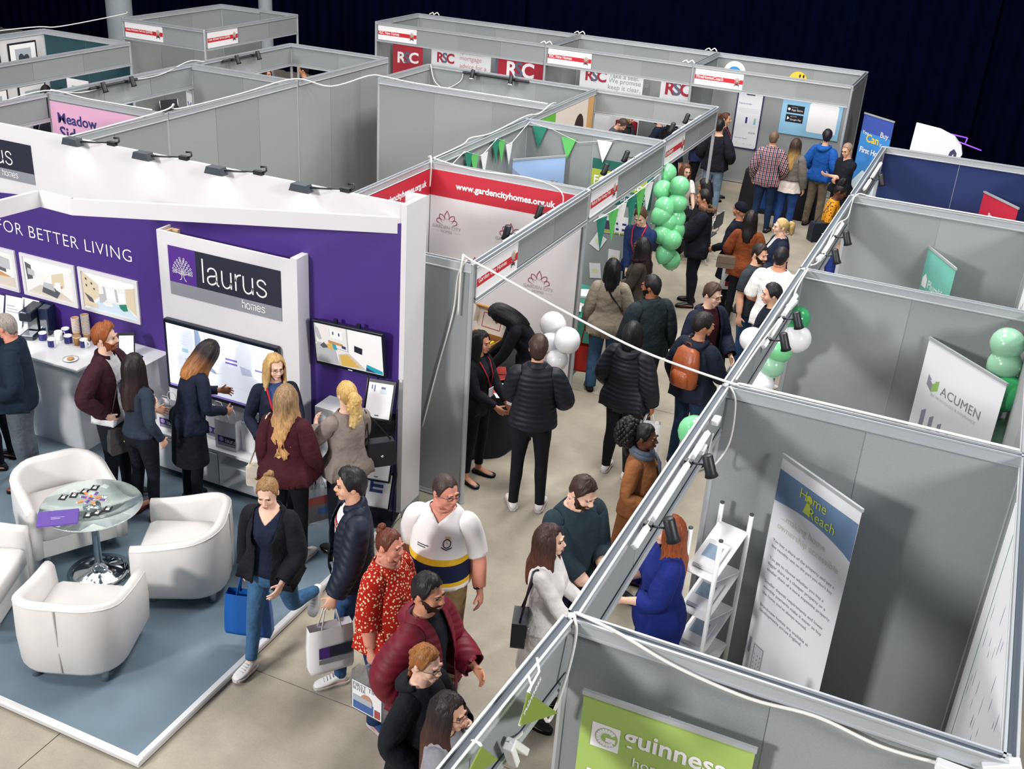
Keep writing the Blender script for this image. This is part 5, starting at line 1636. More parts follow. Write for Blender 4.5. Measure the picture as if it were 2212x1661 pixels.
# --- on the purple stand
f = person('bald man in a dark navy jacket holding a camera, far left', (-6.335, 2.378), 215, 1.76, belly=.03, girth=.008, skin=SKR, z0=S_, pose=stand(head=(-.45, .25, 0), r=(.16, .25, 1.10), l=(.24, .16, 1.02)), brow='#6b6460')
garment_top(f, 'jacket', cloth('#10202f'), hem=.86, t=.022, loose=.022, sl=.012); garment_legs(f, 'trousers', cloth('#565c63'), wide=.014); shoes(f, cloth('#7a4a38', 'leather'), cloth(BK)); make_hair(f, 'crop', '#8a827c'); collar(f, cloth('#10202f'), .018)
P_CAMERA = f
f = person('dark-clothed visitor at the left edge behind the bald man', (-6.829, 2.527), 200, 1.72, skin=SK2, z0=S_, pose=stand())
garment_top(f, 'jacket', cloth(NV), hem=.88, t=.02, loose=.02); garment_legs(f, 'trousers', cloth(BK)); darkshoes(f); make_hair(f, 'short', '#1a1412')
f = person('ginger-haired man in a maroon bomber jacket and white top', (-5.403, 2.584), 12, 1.80, skin=SK5, z0=S_, pose=stand(head=(.25, .05, 0), r=(.20, .05, .98), l=(.12, .30, 1.05), pole_r=(.9, -.5, 0)), brow='#a05a30')
garment_top(f, 'shirt', cloth('#d8d8da', 'knit'), hem=.86, t=.008, sleeve=.3); garment_top(f, 'bomber_jacket', cloth('#33141f'), hem=.93, t=.022, loose=.022, sl=.014, opening=.075); garment_legs(f, 'trousers', cloth(BK)); shoes(f, cloth('#2a3038'), cloth('#888888')); make_hair(f, 'quiff', '#8a4a24'); beard(f, '#8a4a28'); collar(f, cloth('#2a1626', 'knit'), .014, gap=.5)
f = person('woman with long dark hair, grey cardigan and cropped black trousers', (-5.014, 2.504), 82, 1.64, fem=1, skin=SK1, z0=S_, pose=stand(l=(.12, .28, 1.02), r=(.27, .02, .92)), brow=False)
garment_top(f, 'cardigan', cloth('#2c3542', 'knit'), hem=.93, t=.012, loose=.010, smooth=3); garment_legs(f, 'trousers', cloth(BK), ankle=.16); make_hair(f, 'long', '#1c1416', '#2c1a1a', length=.30); shoes(f, cloth('#9a3a3c', 'leather'), cloth('#5a3a2a'), low=True)
P_GREYCARD = f
f = person('woman with ombre hair in a navy blazer leaning to the screen', (-4.763, 2.856), 62, 1.70, fem=1, skin=SK2, z0=S_, pose=stand(lean=.30, bend_hip=.1, head=(.3, .35, 0), l=(.10, .36, 1.10), r=(.16, .30, 1.0)), brow=False)
garment_top(f, 'blazer', cloth('#141c30'), hem=.86, t=.014, loose=.008); skirt(f, 'skirt', cloth('#0c0f18'), 1.0, .50, r1=(.20, .17)); garment_legs(f, 'tights', cloth('#0b0d14'), t=.003); make_hair(f, 'long', '#231a1c', '#b87842', length=.17); darkshoes(f)
f = person('blonde woman with glasses and lanyard facing the group', (-3.954, 3.067), -48, 1.68, fem=1, skin=SK5, z0=S_, pose=stand(l=(.10, .40, 1.16), r=(.20, .22, 1.0), head=(.25, .12, 0), curl=.2), brow='#8a6a48')
garment_top(f, 'blouse', cloth('#3a4a78'), hem=.95, t=.007); garment_top(f, 'blazer', cloth('#161c30'), hem=.88, t=.015, loose=.01, opening=lambda z: .05 + .05 * np.clip((z - 1.25) / .2, 0, 1)); garment_legs(f, 'trousers', cloth(BK)); make_hair(f, 'long', '#b8945f', '#cdb083', length=.24, part=.012); glasses(f, '#2c3448'); lanyard(f, cloth('#b32436')); darkshoes(f)
f = person('woman with long wavy blonde hair in a maroon coat', (-3.489, 2.583), 100, 1.70, fem=1, skin=SK5, z0=S_, wavy=.022, pose=stand(r=(.24, .12, .90), l=(.27, .06, .88)), brow=False)
garment_top(f, 'coat', cloth('#40141f'), hem=.86, t=.026, loose=.03, flare=.02, sl=.02); garment_legs(f, 'trousers', cloth('#0d1018')); trainers(f); make_hair(f, 'long', '#8d7152', '#c99a66', length=.40); collar(f, cloth('#d8cfc4', 'knit'), .026)
P_MAROON = f
f = person('woman with a curly blonde ponytail in a taupe blazer', (-3.108, 2.898), 150, 1.70, fem=1, girth=.006, skin=SK5, z0=S_, wavy=.02, pose=stand(l=(.12, .36, 1.20), r=(.10, .32, 1.14)), brow='#8a6a48')
garment_top(f, 'blazer', cloth('#857a74'), hem=.86, t=.018, loose=.014, flare=.012, sleeve=.46); garment_legs(f, 'trousers', cloth(BK)); make_hair(f, 'pony', '#bd9a5e', '#d8bd84', length=.33); darkshoes(f)
P_TAUPE = f
# --- crowd by the platform corner
f = person('woman in a black jacket and blue jeans walking to camera', (-2.83, 1.412), -82, 1.70, fem=1, skin=SK5, pose=dict(legs=(-.35, .80, .05, .22, .05, .10, .75, -.1), l=(.22, .22, .98), r=(.27, -.05, .88), head=(.12, .28, 0), twist=.1, curl=.3), brow='#7a5a3c')
garment_top(f, 'top', cloth('#141c33'), hem=.92, t=.012, scoop=.11); garment_top(f, 'jacket', cloth('#0e1018'), hem=.86, t=.026, loose=.03, sl=.018, opening=lambda z: .055 + .05 * np.clip((z - 1.2) / .2, 0, 1)); garment_legs(f, 'jeans', cloth('#3f6488', 'denim'), ankle=.11); trainers(f); make_hair(f, 'bun', '#8a6a44')
P_WALK = f
f = person('young man in navy puffer over white slogan top', (-2.273, 1.634), 222, 1.80, skin=SK1, pose=dict(legs=(.20, .10, .1, -.25, .55, .1, 0, .4), l=(.26, .16, .90), r=(.26, -.04, .84), head=(-.1, .05, 0)), brow='#1d1816')
garment_top(f, 't_shirt', cloth(WH), hem=.84, t=.009, sleeve=.2); garment_top(f, 'puffer_jacket', cloth('#161e30', 'puffer'), hem=.86, t=.034, loose=.03, sl=.022, opening=.075); garment_legs(f, 'jeans', cloth('#2d4870', 'denim')); trainers(f); make_hair(f, 'quiff', '#16141a'); collar(f, cloth('#161e30', 'puffer'), .026, gap=.55)
P_LEVI = f
f = person('woman in a red floral top with an auburn bun', (-1.749, 1.281), -8, 1.66, fem=1, belly=.055, girth=.026, thigh=.02, skin=SKR, pose=stand(r=(.30, .06, .84), l=(.30, .04, .84), head=(.05, .05, 0)), brow='#6a3a24')
P_FLORAL = f
f = person('dark-haired man in a maroon hooded puffer jacket', (-1.196, 0.792), -2, 1.80, girth=.01, skin=SK2, pose=stand(r=(.24, .02, .96), l=(.16, .26, 1.05), pole_r=(.9, -.7, 0), head=(-.1, .08, 0)), brow='#171214')
garment_top(f, 't_shirt', cloth('#17171f'), hem=.9, t=.008, sleeve=.2); garment_top(f, 'puffer_jacket', cloth('#6a1226', 'puffer'), hem=.84, t=.036, loose=.034, sl=.026, opening=.06); garment_legs(f, 'jeans', cloth('#18233a', 'denim')); darkshoes(f); make_hair(f, 'short', '#171214'); beard(f, '#2a1c1a', False); hood(f, cloth('#6a1226', 'puffer'))
f = person('ginger woman with a braid, glasses and black hoodie', (-0.967, 0.335), -6, 1.68, fem=1, girth=.008, skin=SK5, pose=stand(l=(.10, .26, 1.20), r=(.24, .1, .95), head=(-.05, .15, 0)), brow='#8a5a30')
garment_top(f, 'hoodie', cloth('#10131b'), hem=.86, t=.022, loose=.02, sl=.014); garment_legs(f, 'jeans', cloth('#1b2b4c', 'denim')); darkshoes(f); make_hair(f, 'braid', '#8f5a2c', length=.30); glasses(f, '#1c1a2a'); hood(f, cloth('#10131b'))
f = person('woman with very long dark brown hair at the bottom edge', (-0.668, 0.061), 4, 1.66, fem=1, skin=SK1, pose=stand(head=(-.1, .1, 0)), brow='#2a1a16')
garment_top(f, 'cardigan', cloth('#8b8a90', 'knit'), hem=.86, t=.016, loose=.012); garment_legs(f, 'jeans', cloth(DDEN, 'denim')); darkshoes(f); make_hair(f, 'long', '#1d1214', '#4a2a20', length=.46); glasses(f, '#5a3038')
f = person('big man in a white polo with navy and yellow stripes', (-1.648, 1.854), -80, 1.83, belly=.055, girth=.022, shoulder=.012, skin=SKR, pose=stand(head=(.95, .15, 0), l=(.30, .02, .85), r=(.30, -.04, .86)), brow='#5a4438')
P_POLO = f
f = person('bearded man in a dark grey-green jumper looking down', (-0.85, 2.415), -32, 1.82, belly=.04, girth=.024, shoulder=.015, skin=SK5, pose=stand(lean=.12, head=(.1, .30, 0), l=(.06, .34, 1.08), r=(.10, .36, 1.02)), brow='#3a261c')
garment_top(f, 'jumper', cloth('#27333a', 'knit'), hem=.88, t=.014, loose=.016, sleeve=.44); garment_legs(f, 'jeans', cloth(NV, 'denim')); darkshoes(f); make_hair(f, 'short', '#3a2a22'); beard(f, '#3a241c')
P_JUMPER = f
f = person('woman with long brown hair in a white coat', (-0.806, 1.854), 8, 1.68, fem=1, skin=SK5, pose=stand(l=(.12, .30, 1.02), r=(.14, .32, .98)), brow='#3a2420')
garment_top(f, 'coat', cloth('#dcd8d6'), hem=.90, t=.020, loose=.012); skirt(f, 'coat_skirt', cloth('#dcd8d6'), 1.0, .52, r1=(.215, .19)); garment_legs(f, 'trousers', cloth(BK)); darkshoes(f); make_hair(f, 'long', '#3a2522', '#5a3528', length=.28)
P_WHITECOAT = f
f = person('woman with a large black curly ponytail in a tan coat', (-0.708, 3.662), -4, 1.66, fem=1, skin=SK4, lips='#4a2420', puff=(0, .17, 1.62, .10), pose=stand(l=(.14, .28, 1.16), r=(.18, .20, 1.04), head=(.05, .05, 0), curl_l=.1), brow='#0c0a0c')
garment_top(f, 'coat', cloth('#8d5a36'), hem=.90, t=.024, loose=.016); skirt(f, 'coat_skirt', cloth('#8d5a36'), 1.0, .50); garment_legs(f, 'trousers', cloth(BK)); darkshoes(f); make_hair(f, 'pony', '#0b0a0d', length=.30); scarf(f, cloth('#5a6470', 'knit'))
P_TAN = f
f = person('woman with long straight red hair in a royal blue top', (-0.101, 2.357), 205, 1.70, fem=1, girth=.006, skin=SK5, pose=stand(l=(.10, .30, 1.06), r=(.10, .30, 1.10), head=(.0, .1, 0)), brow='#8a4a2c')
garment_top(f, 'blue_top', cloth('#14246e'), hem=.78, t=.022, loose=.028, flare=.03, sl=.03, sleeve=.40, neck=1.47); garment_legs(f, 'trousers', cloth(BK)); make_hair(f, 'long', '#7a3a1c', '#94502a', length=.30); trainers(f)
# --- in and by the flower-logo booth
f = person('man in black puffer and white trainers seen from behind', (-2.026, 4.459), 112, 1.85, skin=SK1, pose=stand(r=(.20, .22, 1.05), l=(.10, .30, 1.08)), brow=False)
garment_top(f, 'puffer_jacket', cloth('#131722', 'puffer'), hem=.90, t=.030, loose=.028, sl=.020); garment_legs(f, 'trousers', cloth('#0d1019')); trainers(f); make_hair(f, 'short', '#38271f'); collar(f, cloth('#131722', 'puffer'), .024)
f = person('woman in a black suit and red lanyard behind the table', (-2.732, 4.705), -8, 1.64, fem=1, skin=SK2, pose=stand(l=(.04, .34, 1.02), r=(.10, .30, 1.0), head=(.1, .1, 0)), brow='#120e10')
garment_top(f, 'blouse', cloth('#20222c'), hem=.95, t=.007); garment_top(f, 'blazer', cloth('#0e1119'), hem=.86, t=.014, loose=.008, opening=.04); garment_legs(f, 'trousers', cloth('#0c0e16'), ankle=.13); shoes(f, cloth('#0d0e13', 'leather'), cloth('#15151a'), low=True); make_hair(f, 'long', '#0f0c10', length=.20); lanyard(f, cloth('#b02436'))
P_LAN = f
f = person('black-haired woman in black bending over the gift box', (-2.664, 5.827), 205, 1.68, fem=1, skin=SK2, pose=stand(lean=.55, bend_hip=.15, l=(.14, .42, .88), r=(.10, .44, .92), head=(0, .45, 0)), brow=False)
garment_top(f, 'coat', cloth('#0c0e17'), hem=.88, t=.022, loose=.016); skirt(f, 'coat_skirt', cloth('#0c0e17'), 1.0, .55); garment_legs(f, 'trousers', cloth('#0b0d15')); make_hair(f, 'long', '#0b0a0f', length=.20); darkshoes(f)
# --- up the aisle
f = person('visitor with black hair and black padded coat seen from behind', (-1.466, 5.554), 84, 1.72, fem=.4, girth=.012, skin=SK3, pose=stand(r=(.29, .04, .86), l=(.24, .16, .95)), brow=False)
garment_top(f, 'padded_coat', cloth('#0f121d', 'puffer'), hem=.84, t=.034, loose=.03, sl=.024); garment_legs(f, 'trousers', cloth('#0c0e17')); trainers(f); make_hair(f, 'bob', '#0b0b10', length=.04); hood(f, cloth('#0f121d', 'puffer'))
P_PAD = f
f = person('woman in a beige cardigan with black hair and a red tote', (-2.311, 7.327), 108, 1.68, fem=1, girth=.012, skin=SK3, pose=stand(l=(.27, .06, .85), r=(.20, .2, 1.0)), brow=False)
garment_top(f, 'cardigan', cloth('#8d8376', 'knit'), hem=.82, t=.022, loose=.02, flare=.02, sl=.016); garment_legs(f, 'jeans', cloth('#3d5a7a', 'denim'), wide=.025); darkshoes(f); make_hair(f, 'bob', '#0c0a0e', length=.12); strap_across(f, cloth(BK, 'leather'), 1)
P_BEIGE = f
f = person('bearded man in a dark green jacket looking left', (-1.666, 6.779), 140, 1.78, girth=.014, shoulder=.015, skin=SK3, pose=stand(head=(.55, .1, 0), r=(.29, .02, .86), l=(.27, .08, .88)), brow='#0e0b0c')
garment_top(f, 'jacket', cloth('#1f2a2e'), hem=.84, t=.028, loose=.028, sl=.02); garment_legs(f, 'trousers', cloth('#1a2230')); darkshoes(f); make_hair(f, 'short', '#100d0f'); beard(f, '#140f10'); collar(f, cloth('#1f2a2e'), .024)
f = person('woman with long dark braids and an olive-brown top', (-2.264, 8.228), 188, 1.70, fem=1, skin=SK4, lips='#4a2420', pose=stand(l=(.1, .3, 1.05), r=(.1, .28, 1.0)), brow='#0c0a0b')
garment_top(f, 'top', cloth('#3b352e'), hem=.84, t=.018, loose=.018); garment_legs(f, 'trousers', cloth(BK)); darkshoes(f); make_hair(f, 'long', '#120d0e', '#241412', length=.34); scarf(f, cloth('#2a1a1e', 'knit'), False)
f = person('young man in a navy shirt and red lanyard looking down', (-2.622, 9.343), -96, 1.76, skin=SK5, pose=stand(head=(0, .5, 0), l=(.04, .16, .92), r=(.06, .18, .88)), brow='#5a3a22')
garment_top(f, 'shirt', cloth('#1d2c55'), hem=.84, t=.014, loose=.016); garment_legs(f, 'trousers', cloth('#1a2236')); darkshoes(f); make_hair(f, 'short', '#4a3322'); lanyard(f, cloth('#b8243c'), False); collar(f, cloth('#1d2c55'), .012, gap=.3)
f = person('man with glasses, navy coat and burgundy top', (-1.038, 6.885), -35, 1.80, skin=SK5, pose=stand(head=(.2, .2, 0), l=(.18, .24, .98), r=(.16, .22, 1.0)), brow='#4a3022')
garment_top(f, 'jumper', cloth('#3c111d'), hem=.9, t=.009); garment_top(f, 'coat', cloth('#131a2e'), hem=.80, t=.028, loose=.028, sl=.02, opening=.085); garment_legs(f, 'jeans', cloth(NV, 'denim')); darkshoes(f); make_hair(f, 'short', '#3f2a20'); glasses(f); hood(f, cloth('#131a2e'), size=.9)
f = person('man with a tan leather backpack over a navy hooded coat', (-0.903, 6.046), 70, 1.77, skin=SK2, pose=stand(head=(-.6, .15, 0), r=(.20, .28, 1.0), l=(.26, .06, .9)), brow=False)
garment_top(f, 'coat', cloth('#131a2a'), hem=.84, t=.026, loose=.022, sl=.018); garment_legs(f, 'jeans', cloth('#1b3048', 'denim')); shoes(f, cloth('#15171d'), cloth('#e0e0e0')); make_hair(f, 'messy', '#1a1416'); hood(f, cloth('#131a2a')); backpack(f, cloth('#8a4420', 'leather'), cloth('#6b3418', 'leather'))
P_BACKPACK = f
f = person('bearded man in a charcoal T-shirt and jeans', (-0.931, 8.743), -20, 1.73, girth=.01, skin=SK1, pose=stand(head=(-.1, .15, 0), r=(.28, .02, .86), l=(.2, .2, 1.0)), brow='#1e1614')
garment_top(f, 't_shirt', cloth('#2e353b'), hem=.86, t=.014, loose=.016, sleeve=.22); garment_legs(f, 'jeans', cloth('#2c4a6e', 'denim')); darkshoes(f); make_hair(f, 'short', '#1c1614'); beard(f, '#1c1412')
f = person('man with an undercut in a white T-shirt with teal house print', (-0.607, 8.394), 84, 1.86, girth=.016, shoulder=.015, skin=SK2, pose=stand(r=(.2, .22, 1.0), l=(.2, .2, 1.0)), brow=False)
garment_top(f, 't_shirt', cloth(WH), hem=.84, t=.016, loose=.022, sleeve=.26); garment_legs(f, 'jeans', cloth('#5d6f82', 'denim')); trainers(f); make_hair(f, 'crop', '#17151a'); lanyard(f, cloth('#c23a5a'), False)
P_TEAL = f
f = person('dark-haired man looking left, half behind the booth fascia', (-0.476, 7.381), 195, 1.75, skin=SK1, pose=stand(head=(.1, .1, 0)), brow='#141014')
garment_top(f, 'coat', cloth('#121728'), hem=.84, t=.026, loose=.02); garment_legs(f, 'trousers', cloth(BK)); darkshoes(f); make_hair(f, 'short', '#121118'); hood(f, cloth('#121728'))
f = person('blonde woman with glasses in a navy jacket looking left', (-0.952, 10.161), 205, 1.68, fem=1, girth=.018, belly=.02, skin=SK5, pose=stand(head=(0, .05, 0), l=(.12, .26, 1.02), r=(.2, .2, .95)), brow='#a08058')
garment_top(f, 'shirt', cloth('#c9c8cc'), hem=.9, t=.009); garment_top(f, 'jacket', cloth('#151d33'), hem=.84, t=.024, loose=.024, opening=.06, sl=.016); garment_legs(f, 'trousers', cloth(NV)); darkshoes(f); make_hair(f, 'pony', '#b59a68', length=.18); glasses(f, '#8a7a70')
P_BLONDE = f
f = person('woman with long dark hair in a rust brown coat', (-1.397, 10.339), 95, 1.66, fem=1, skin=SK3, pose=stand(l=(.2, .22, 1.05), r=(.26, .05, .9)), brow=False)
garment_top(f, 'coat', cloth('#7a3c1e'), hem=.82, t=.026, loose=.022, flare=.015, sl=.02); garment_legs(f, 'trousers', cloth(BK)); darkshoes(f); make_hair(f, 'long', '#15100f', length=.20)
P_RUST = f
f = person('person in a dark coat and beanie beside the rust coat', (-1.646, 10.736), 165, 1.64, fem=.6, skin=SK2, pose=stand(l=(.2, .24, 1.0)), brow='#1a1414')
garment_top(f, 'coat', cloth('#121626'), hem=.86, t=.024, loose=.02); skirt(f, 'coat_skirt', cloth('#121626'), 1.0, .58); garment_legs(f, 'trousers', cloth(BK)); darkshoes(f); make_hair(f, 'beanie', '#12141f')
f = person('visitor in a black parka with brown fur-trimmed hood', (-2.176, 10.731), 192, 1.72, girth=.014, skin=SK2, pose=stand(l=(.10, .34, 1.10), r=(.12, .30, 1.0)), brow='#151012')
garment_top(f, 'parka', cloth('#11141f'), hem=.80, t=.034, loose=.034, sl=.024); garment_legs(f, 'trousers', cloth('#0e121e')); darkshoes(f); make_hair(f, 'short', '#131014'); hood(f, cloth('#11141f'), mat("fur_brown", '#6a4c34', .95, noise=.4, nscale=60, bump=1, bscale=90))
P_PARKA = f
f = person('woman with glasses and a plait in a white top, seated', (-3.241, 13.661), -50, 1.66, fem=1, skin=SK5, seat=.46, pose=dict(legs=(1.45, 1.45, .1, 1.45, 1.45, .1), l=(.1, .32, 1.0), r=(.1, .32, .98), head=(.1, .2, 0)), brow='#5a3a26')
garment_top(f, 'top', cloth('#ddd6d0'), hem=.93, t=.012, sleeve=.20); garment_legs(f, 'jeans', cloth(DDEN, 'denim')); darkshoes(f); make_hair(f, 'long', '#5a3824', length=.14); glasses(f, '#6a5048')
f = person('dark-haired visitor in black seated in front of the parka', (-2.629, 12.73), 175, 1.68, fem=.5, skin=SK2, seat=.50, pose=dict(legs=(1.4, 1.4, .1, 1.4, 1.4, .1), l=(.1, .30, 1.0), r=(.1, .30, 1.0), head=(.1, .3, 0)), brow=False)
garment_top(f, 'jumper', cloth('#11131c'), hem=.9, t=.018, loose=.012); garment_legs(f, 'trousers', cloth(BK)); darkshoes(f); make_hair(f, 'bob', '#151015', length=.06)
# --- at the far end
f = person('brown-haired woman smiling to the right by phone poster', (-3.319, 16.477), 2, 1.66, fem=1, skin=SK1, pose=stand(head=(-.1, .05, 0)), brow='#4a3020')
garment_top(f, 'jacket', cloth('#23272c'), hem=.88, t=.016); garment_legs(f, 'trousers', cloth(BK)); darkshoes(f); make_hair(f, 'pony', '#5a3a26', length=.2); lanyard(f, cloth('#b83040'))
f = person('man in a black sweatshirt and pale jeans seen from behind', (-3.145, 15.318), 86, 1.76, girth=.012, skin=SK1, pose=stand(r=(.24, .16, 1.0), l=(.24, .16, 1.0)), brow=False)
garment_top(f, 'sweatshirt', cloth('#0e1019'), hem=.86, t=.024, loose=.024, sl=.018, neck=1.46); garment_legs(f, 'jeans', cloth('#6c8296', 'denim'), wide=.008); trainers(f); make_hair(f, 'short', '#171318')
f = person('staff member in a navy printed T-shirt under the corner booth', (-3.66, 15.9), 200, 1.70, skin=SK2, pose=stand(l=(.10, .32, 1.06), r=(.12, .30, 1.0)), brow='#1a1414')
garment_top(f, 't_shirt', cloth('#1a2546'), hem=.86, t=.014, loose=.012, sleeve=.22); garment_legs(f, 'trousers', cloth(BK)); darkshoes(f); make_hair(f, 'short', '#1a1414')
P_NAVYT = f
f = person('visitor in long black coat under the corner booth fascia', (-4.05, 15.5), 60, 1.72, fem=.4, skin=SK2, pose=stand(), brow=False)
garment_top(f, 'coat', cloth('#0d0f18'), hem=.88, t=.026, loose=.02); skirt(f, 'coat_skirt', cloth('#0d0f18'), 1.0, .5); garment_legs(f, 'trousers', cloth(BK)); darkshoes(f); make_hair(f, 'bob', '#141015', length=.08)
f = person('man with shaved hair in a plaid shirt and jeans', (-2.101, 14.965), 92, 1.78, girth=.008, skin=SK1, pose=stand(l=(.26, .08, .9), r=(.26, .1, .92)), brow=False)
P_PLAID = f
f = person('woman with long ombre hair in a grey jumper over white', (-1.731, 15.098), 82, 1.68, fem=1, girth=.010, thigh=.012, skin=SK1, pose=stand(l=(.26, .12, .95), r=(.28, .02, .85)), brow=False)
garment_legs(f, 'jeans', cloth('#2a4a86', 'denim')); garment_top(f, 'jumper', cloth('#716b66', 'knit'), hem=1.0, t=.022, loose=.016, sl=.014); skirt(f, 'white_peplum', cloth('#d8cdc6'), 1.04, .80, r0=(.175, .13), r1=(.235, .20), pleat=.06); shoes(f, cloth('#b08a74', 'leather'), cloth(WH)); make_hair(f, 'long', '#3a2a22', '#b89458', length=.32)
P_OMBRE = f
f = person('dark-haired man in a bright blue hooded jacket', (-1.333, 15.817), 70, 1.76, skin=SK1, pose=stand(head=(.5, .1, 0), l=(.24, .14, .98), r=(.24, .1, .95)), brow='#1a1416')
garment_top(f, 'jacket', cloth('#17519e'), hem=.86, t=.026, loose=.022, sl=.016); garment_legs(f, 'chinos', cloth('#7a6c5c'), wide=.012); darkshoes(f); make_hair(f, 'short', '#17141a'); hood(f, cloth('#17519e'))
f = person('bald man with glasses and folded arms in a black T-shirt', (-0.86, 15.16), 232, 1.74, skin=SK1, pose=stand(l=(-.10, .24, 1.16), r=(-.06, .26, 1.12), head=(.1, .35, 0)), brow='#4a3a32')
garment_top(f, 't_shirt', cloth('#10141e'), hem=.86, t=.016, loose=.016, sleeve=.24, vneck=.05); garment_legs(f, 'trousers', cloth(BK)); darkshoes(f); make_hair(f, 'crop', '#8f7868'); glasses(f)
f = person('woman in a yellow patterned top with hair tied up', (-0.67, 12.764), 5, 1.62, fem=1, skin=SK4, lips='#4a2420', pose=stand(lean=.15, head=(0, .25, 0)), brow='#0d0b0c')
P_YELLOW = f
f = person('person in navy clothes glimpsed beneath the far right fascia', (-0.196, 10.231), 170, 1.64, fem=.6, skin=SK2, pose=stand(), brow=False)
garment_top(f, 'dress_top', cloth('#15296b'), hem=.9, t=.016, sleeve=.3); skirt(f, 'skirt', cloth('#15296b'), 1.0, .5); garment_legs(f, 'tights', cloth(NV)); darkshoes(f); make_hair(f, 'pony', '#6a3a22', length=.2)
# --- seated in the back-row booth and among the left booths
SEAT = dict(legs=(1.45, 1.45, .1, 1.45, 1.45, .1), l=(.1, .34, 1.02), r=(.12, .34, 1.0))
f = person('bearded man in a dark suit and glasses, seated at table', (-4.776, 17.046), 185, 1.76, skin=SK1, seat=.47, pose=dict(SEAT, head=(0, .12, 0)), brow='#14100f')
garment_top(f, 'shirt', cloth(WH), hem=.95, t=.007); garment_top(f, 'suit_jacket', cloth('#141c30'), hem=.88, t=.018, loose=.012, opening=.04); garment_legs(f, 'trousers', cloth('#141c30')); darkshoes(f); make_hair(f, 'short', '#100d0f'); beard(f, '#120e0f'); glasses(f)
f = person('visitor in a grey jumper bending over a laptop', (-5.574, 16.537), -10, 1.70, fem=.3, skin=SK1, seat=.47, pose=dict(SEAT, lean=.45, head=(0, .5, 0)), brow=False)
garment_top(f, 'jumper', cloth('#55575c', 'knit'), hem=.9, t=.016, loose=.012); garment_legs(f, 'jeans', cloth(DDEN, 'denim')); darkshoes(f); make_hair(f, 'short', '#4a3a30')
f = person('visitor in a dark patterned scarf beside the grey jumper', (-5.459, 17.01), -25, 1.68, fem=.8, skin=SK1, seat=.47, pose=dict(SEAT, lean=.2, head=(.2, .25, 0)), brow='#3a2a22')
garment_top(f, 'coat', cloth('#26282e'), hem=.9, t=.02); garment_legs(f, 'jeans', cloth(DDEN, 'denim')); darkshoes(f); make_hair(f, 'long', '#a08868', length=.12); scarf(f, cloth('#3a3438', 'knit'))
f = person('dark-haired woman in profile inside the open left booth', (-12.104, 14.28), -8, 1.62, fem=1, skin=SK2, pose=stand(), brow='#120e10')
garment_top(f, 'top', cloth('#161a26'), hem=.88, t=.014); garment_legs(f, 'trousers', cloth(BK)); darkshoes(f); make_hair(f, 'long', '#17110f', length=.2)
f = person('dark-haired man turned away inside the open left booth', (-11.615, 14.819), 185, 1.72, skin=SK2, pose=stand(head=(.2, 0, 0)), brow=False)
garment_top(f, 'jacket', cloth(BK), hem=.86, t=.02); garment_legs(f, 'trousers', cloth(BK)); darkshoes(f); make_hair(f, 'short', '#14100f')
f = person('black-haired visitor inside the photograph booth, only head showing', (-13.974, 10.388), 120, 1.62, fem=.5, skin=SK3, pose=stand(), brow=False)
garment_top(f, 'top', cloth(BK), hem=.88, t=.016); garment_legs(f, 'trousers', cloth(BK)); darkshoes(f); make_hair(f, 'bob', '#0d0b0d', length=.02)

# ---------------------------------------------------------------- patterned clothes and prints
def attr_mat(name, rough=.85):
    m = bpy.data.materials.new(name); m.use_nodes = True; nt = m.node_tree
    b = nt.nodes["Principled BSDF"]; b.inputs["Roughness"].default_value = rough; b.inputs["Specular IOR Level"].default_value = .25
    at = nt.nodes.new("ShaderNodeAttribute"); at.attribute_name = "rest"
    return m, nt, b, at
def ramp(nt, stops, interp='CONSTANT'):
    r = nt.nodes.new("ShaderNodeValToRGB"); r.color_ramp.interpolation = interp
    e = r.color_ramp.elements
    while len(e) < len(stops): e.new(.5)
    for i, (p, c) in enumerate(stops): e[i].position = p; e[i].color = srgb(c)
    return r
def polo_mat():
    m, nt, b, at = attr_mat("striped_polo")
    s = nt.nodes.new("ShaderNodeSeparateXYZ"); nt.links.new(at.outputs["Vector"], s.inputs[0])
    # stripes across the body only: the arms in the rest pose lie further out
    ab = nt.nodes.new("ShaderNodeMath"); ab.operation = 'ABSOLUTE'; nt.links.new(s.outputs[0], ab.inputs[0])
    mr = nt.nodes.new("ShaderNodeMapRange"); mr.inputs[1].default_value = .9; mr.inputs[2].default_value = 1.3; nt.links.new(s.outputs[2], mr.inputs[0])
    r = ramp(nt, [(0, WH), (.17, '#d8b02c'), (.27, '#141d3a'), (.63, '#d8b02c'), (.735, WH)])
    nt.links.new(mr.outputs[0], r.inputs[0])
    lt = nt.nodes.new("ShaderNodeMath"); lt.operation = 'LESS_THAN'; lt.inputs[1].default_value = .235; nt.links.new(ab.outputs[0], lt.inputs[0])
    mx = nt.nodes.new("ShaderNodeMix"); mx.data_type = 'RGBA'; mx.inputs[6].default_value = srgb(WH)
    nt.links.new(lt.outputs[0], mx.inputs[0]); nt.links.new(r.outputs[0], mx.inputs[7]); nt.links.new(mx.outputs[2], b.inputs["Base Color"])
    return m
def spots_mat(name, base, spot, scale, thr, spot2=None):
    m, nt, b, at = attr_mat(name)
    v = nt.nodes.new("ShaderNodeTexVoronoi"); v.inputs["Scale"].default_value = scale; nt.links.new(at.outputs["Vector"], v.inputs["Vector"])
    r = ramp(nt, [(0, spot2 or spot), (thr * .4, spot), (thr, base)]); nt.links.new(v.outputs["Distance"], r.inputs[0]); nt.links.new(r.outputs[0], b.inputs["Base Color"])
    return m
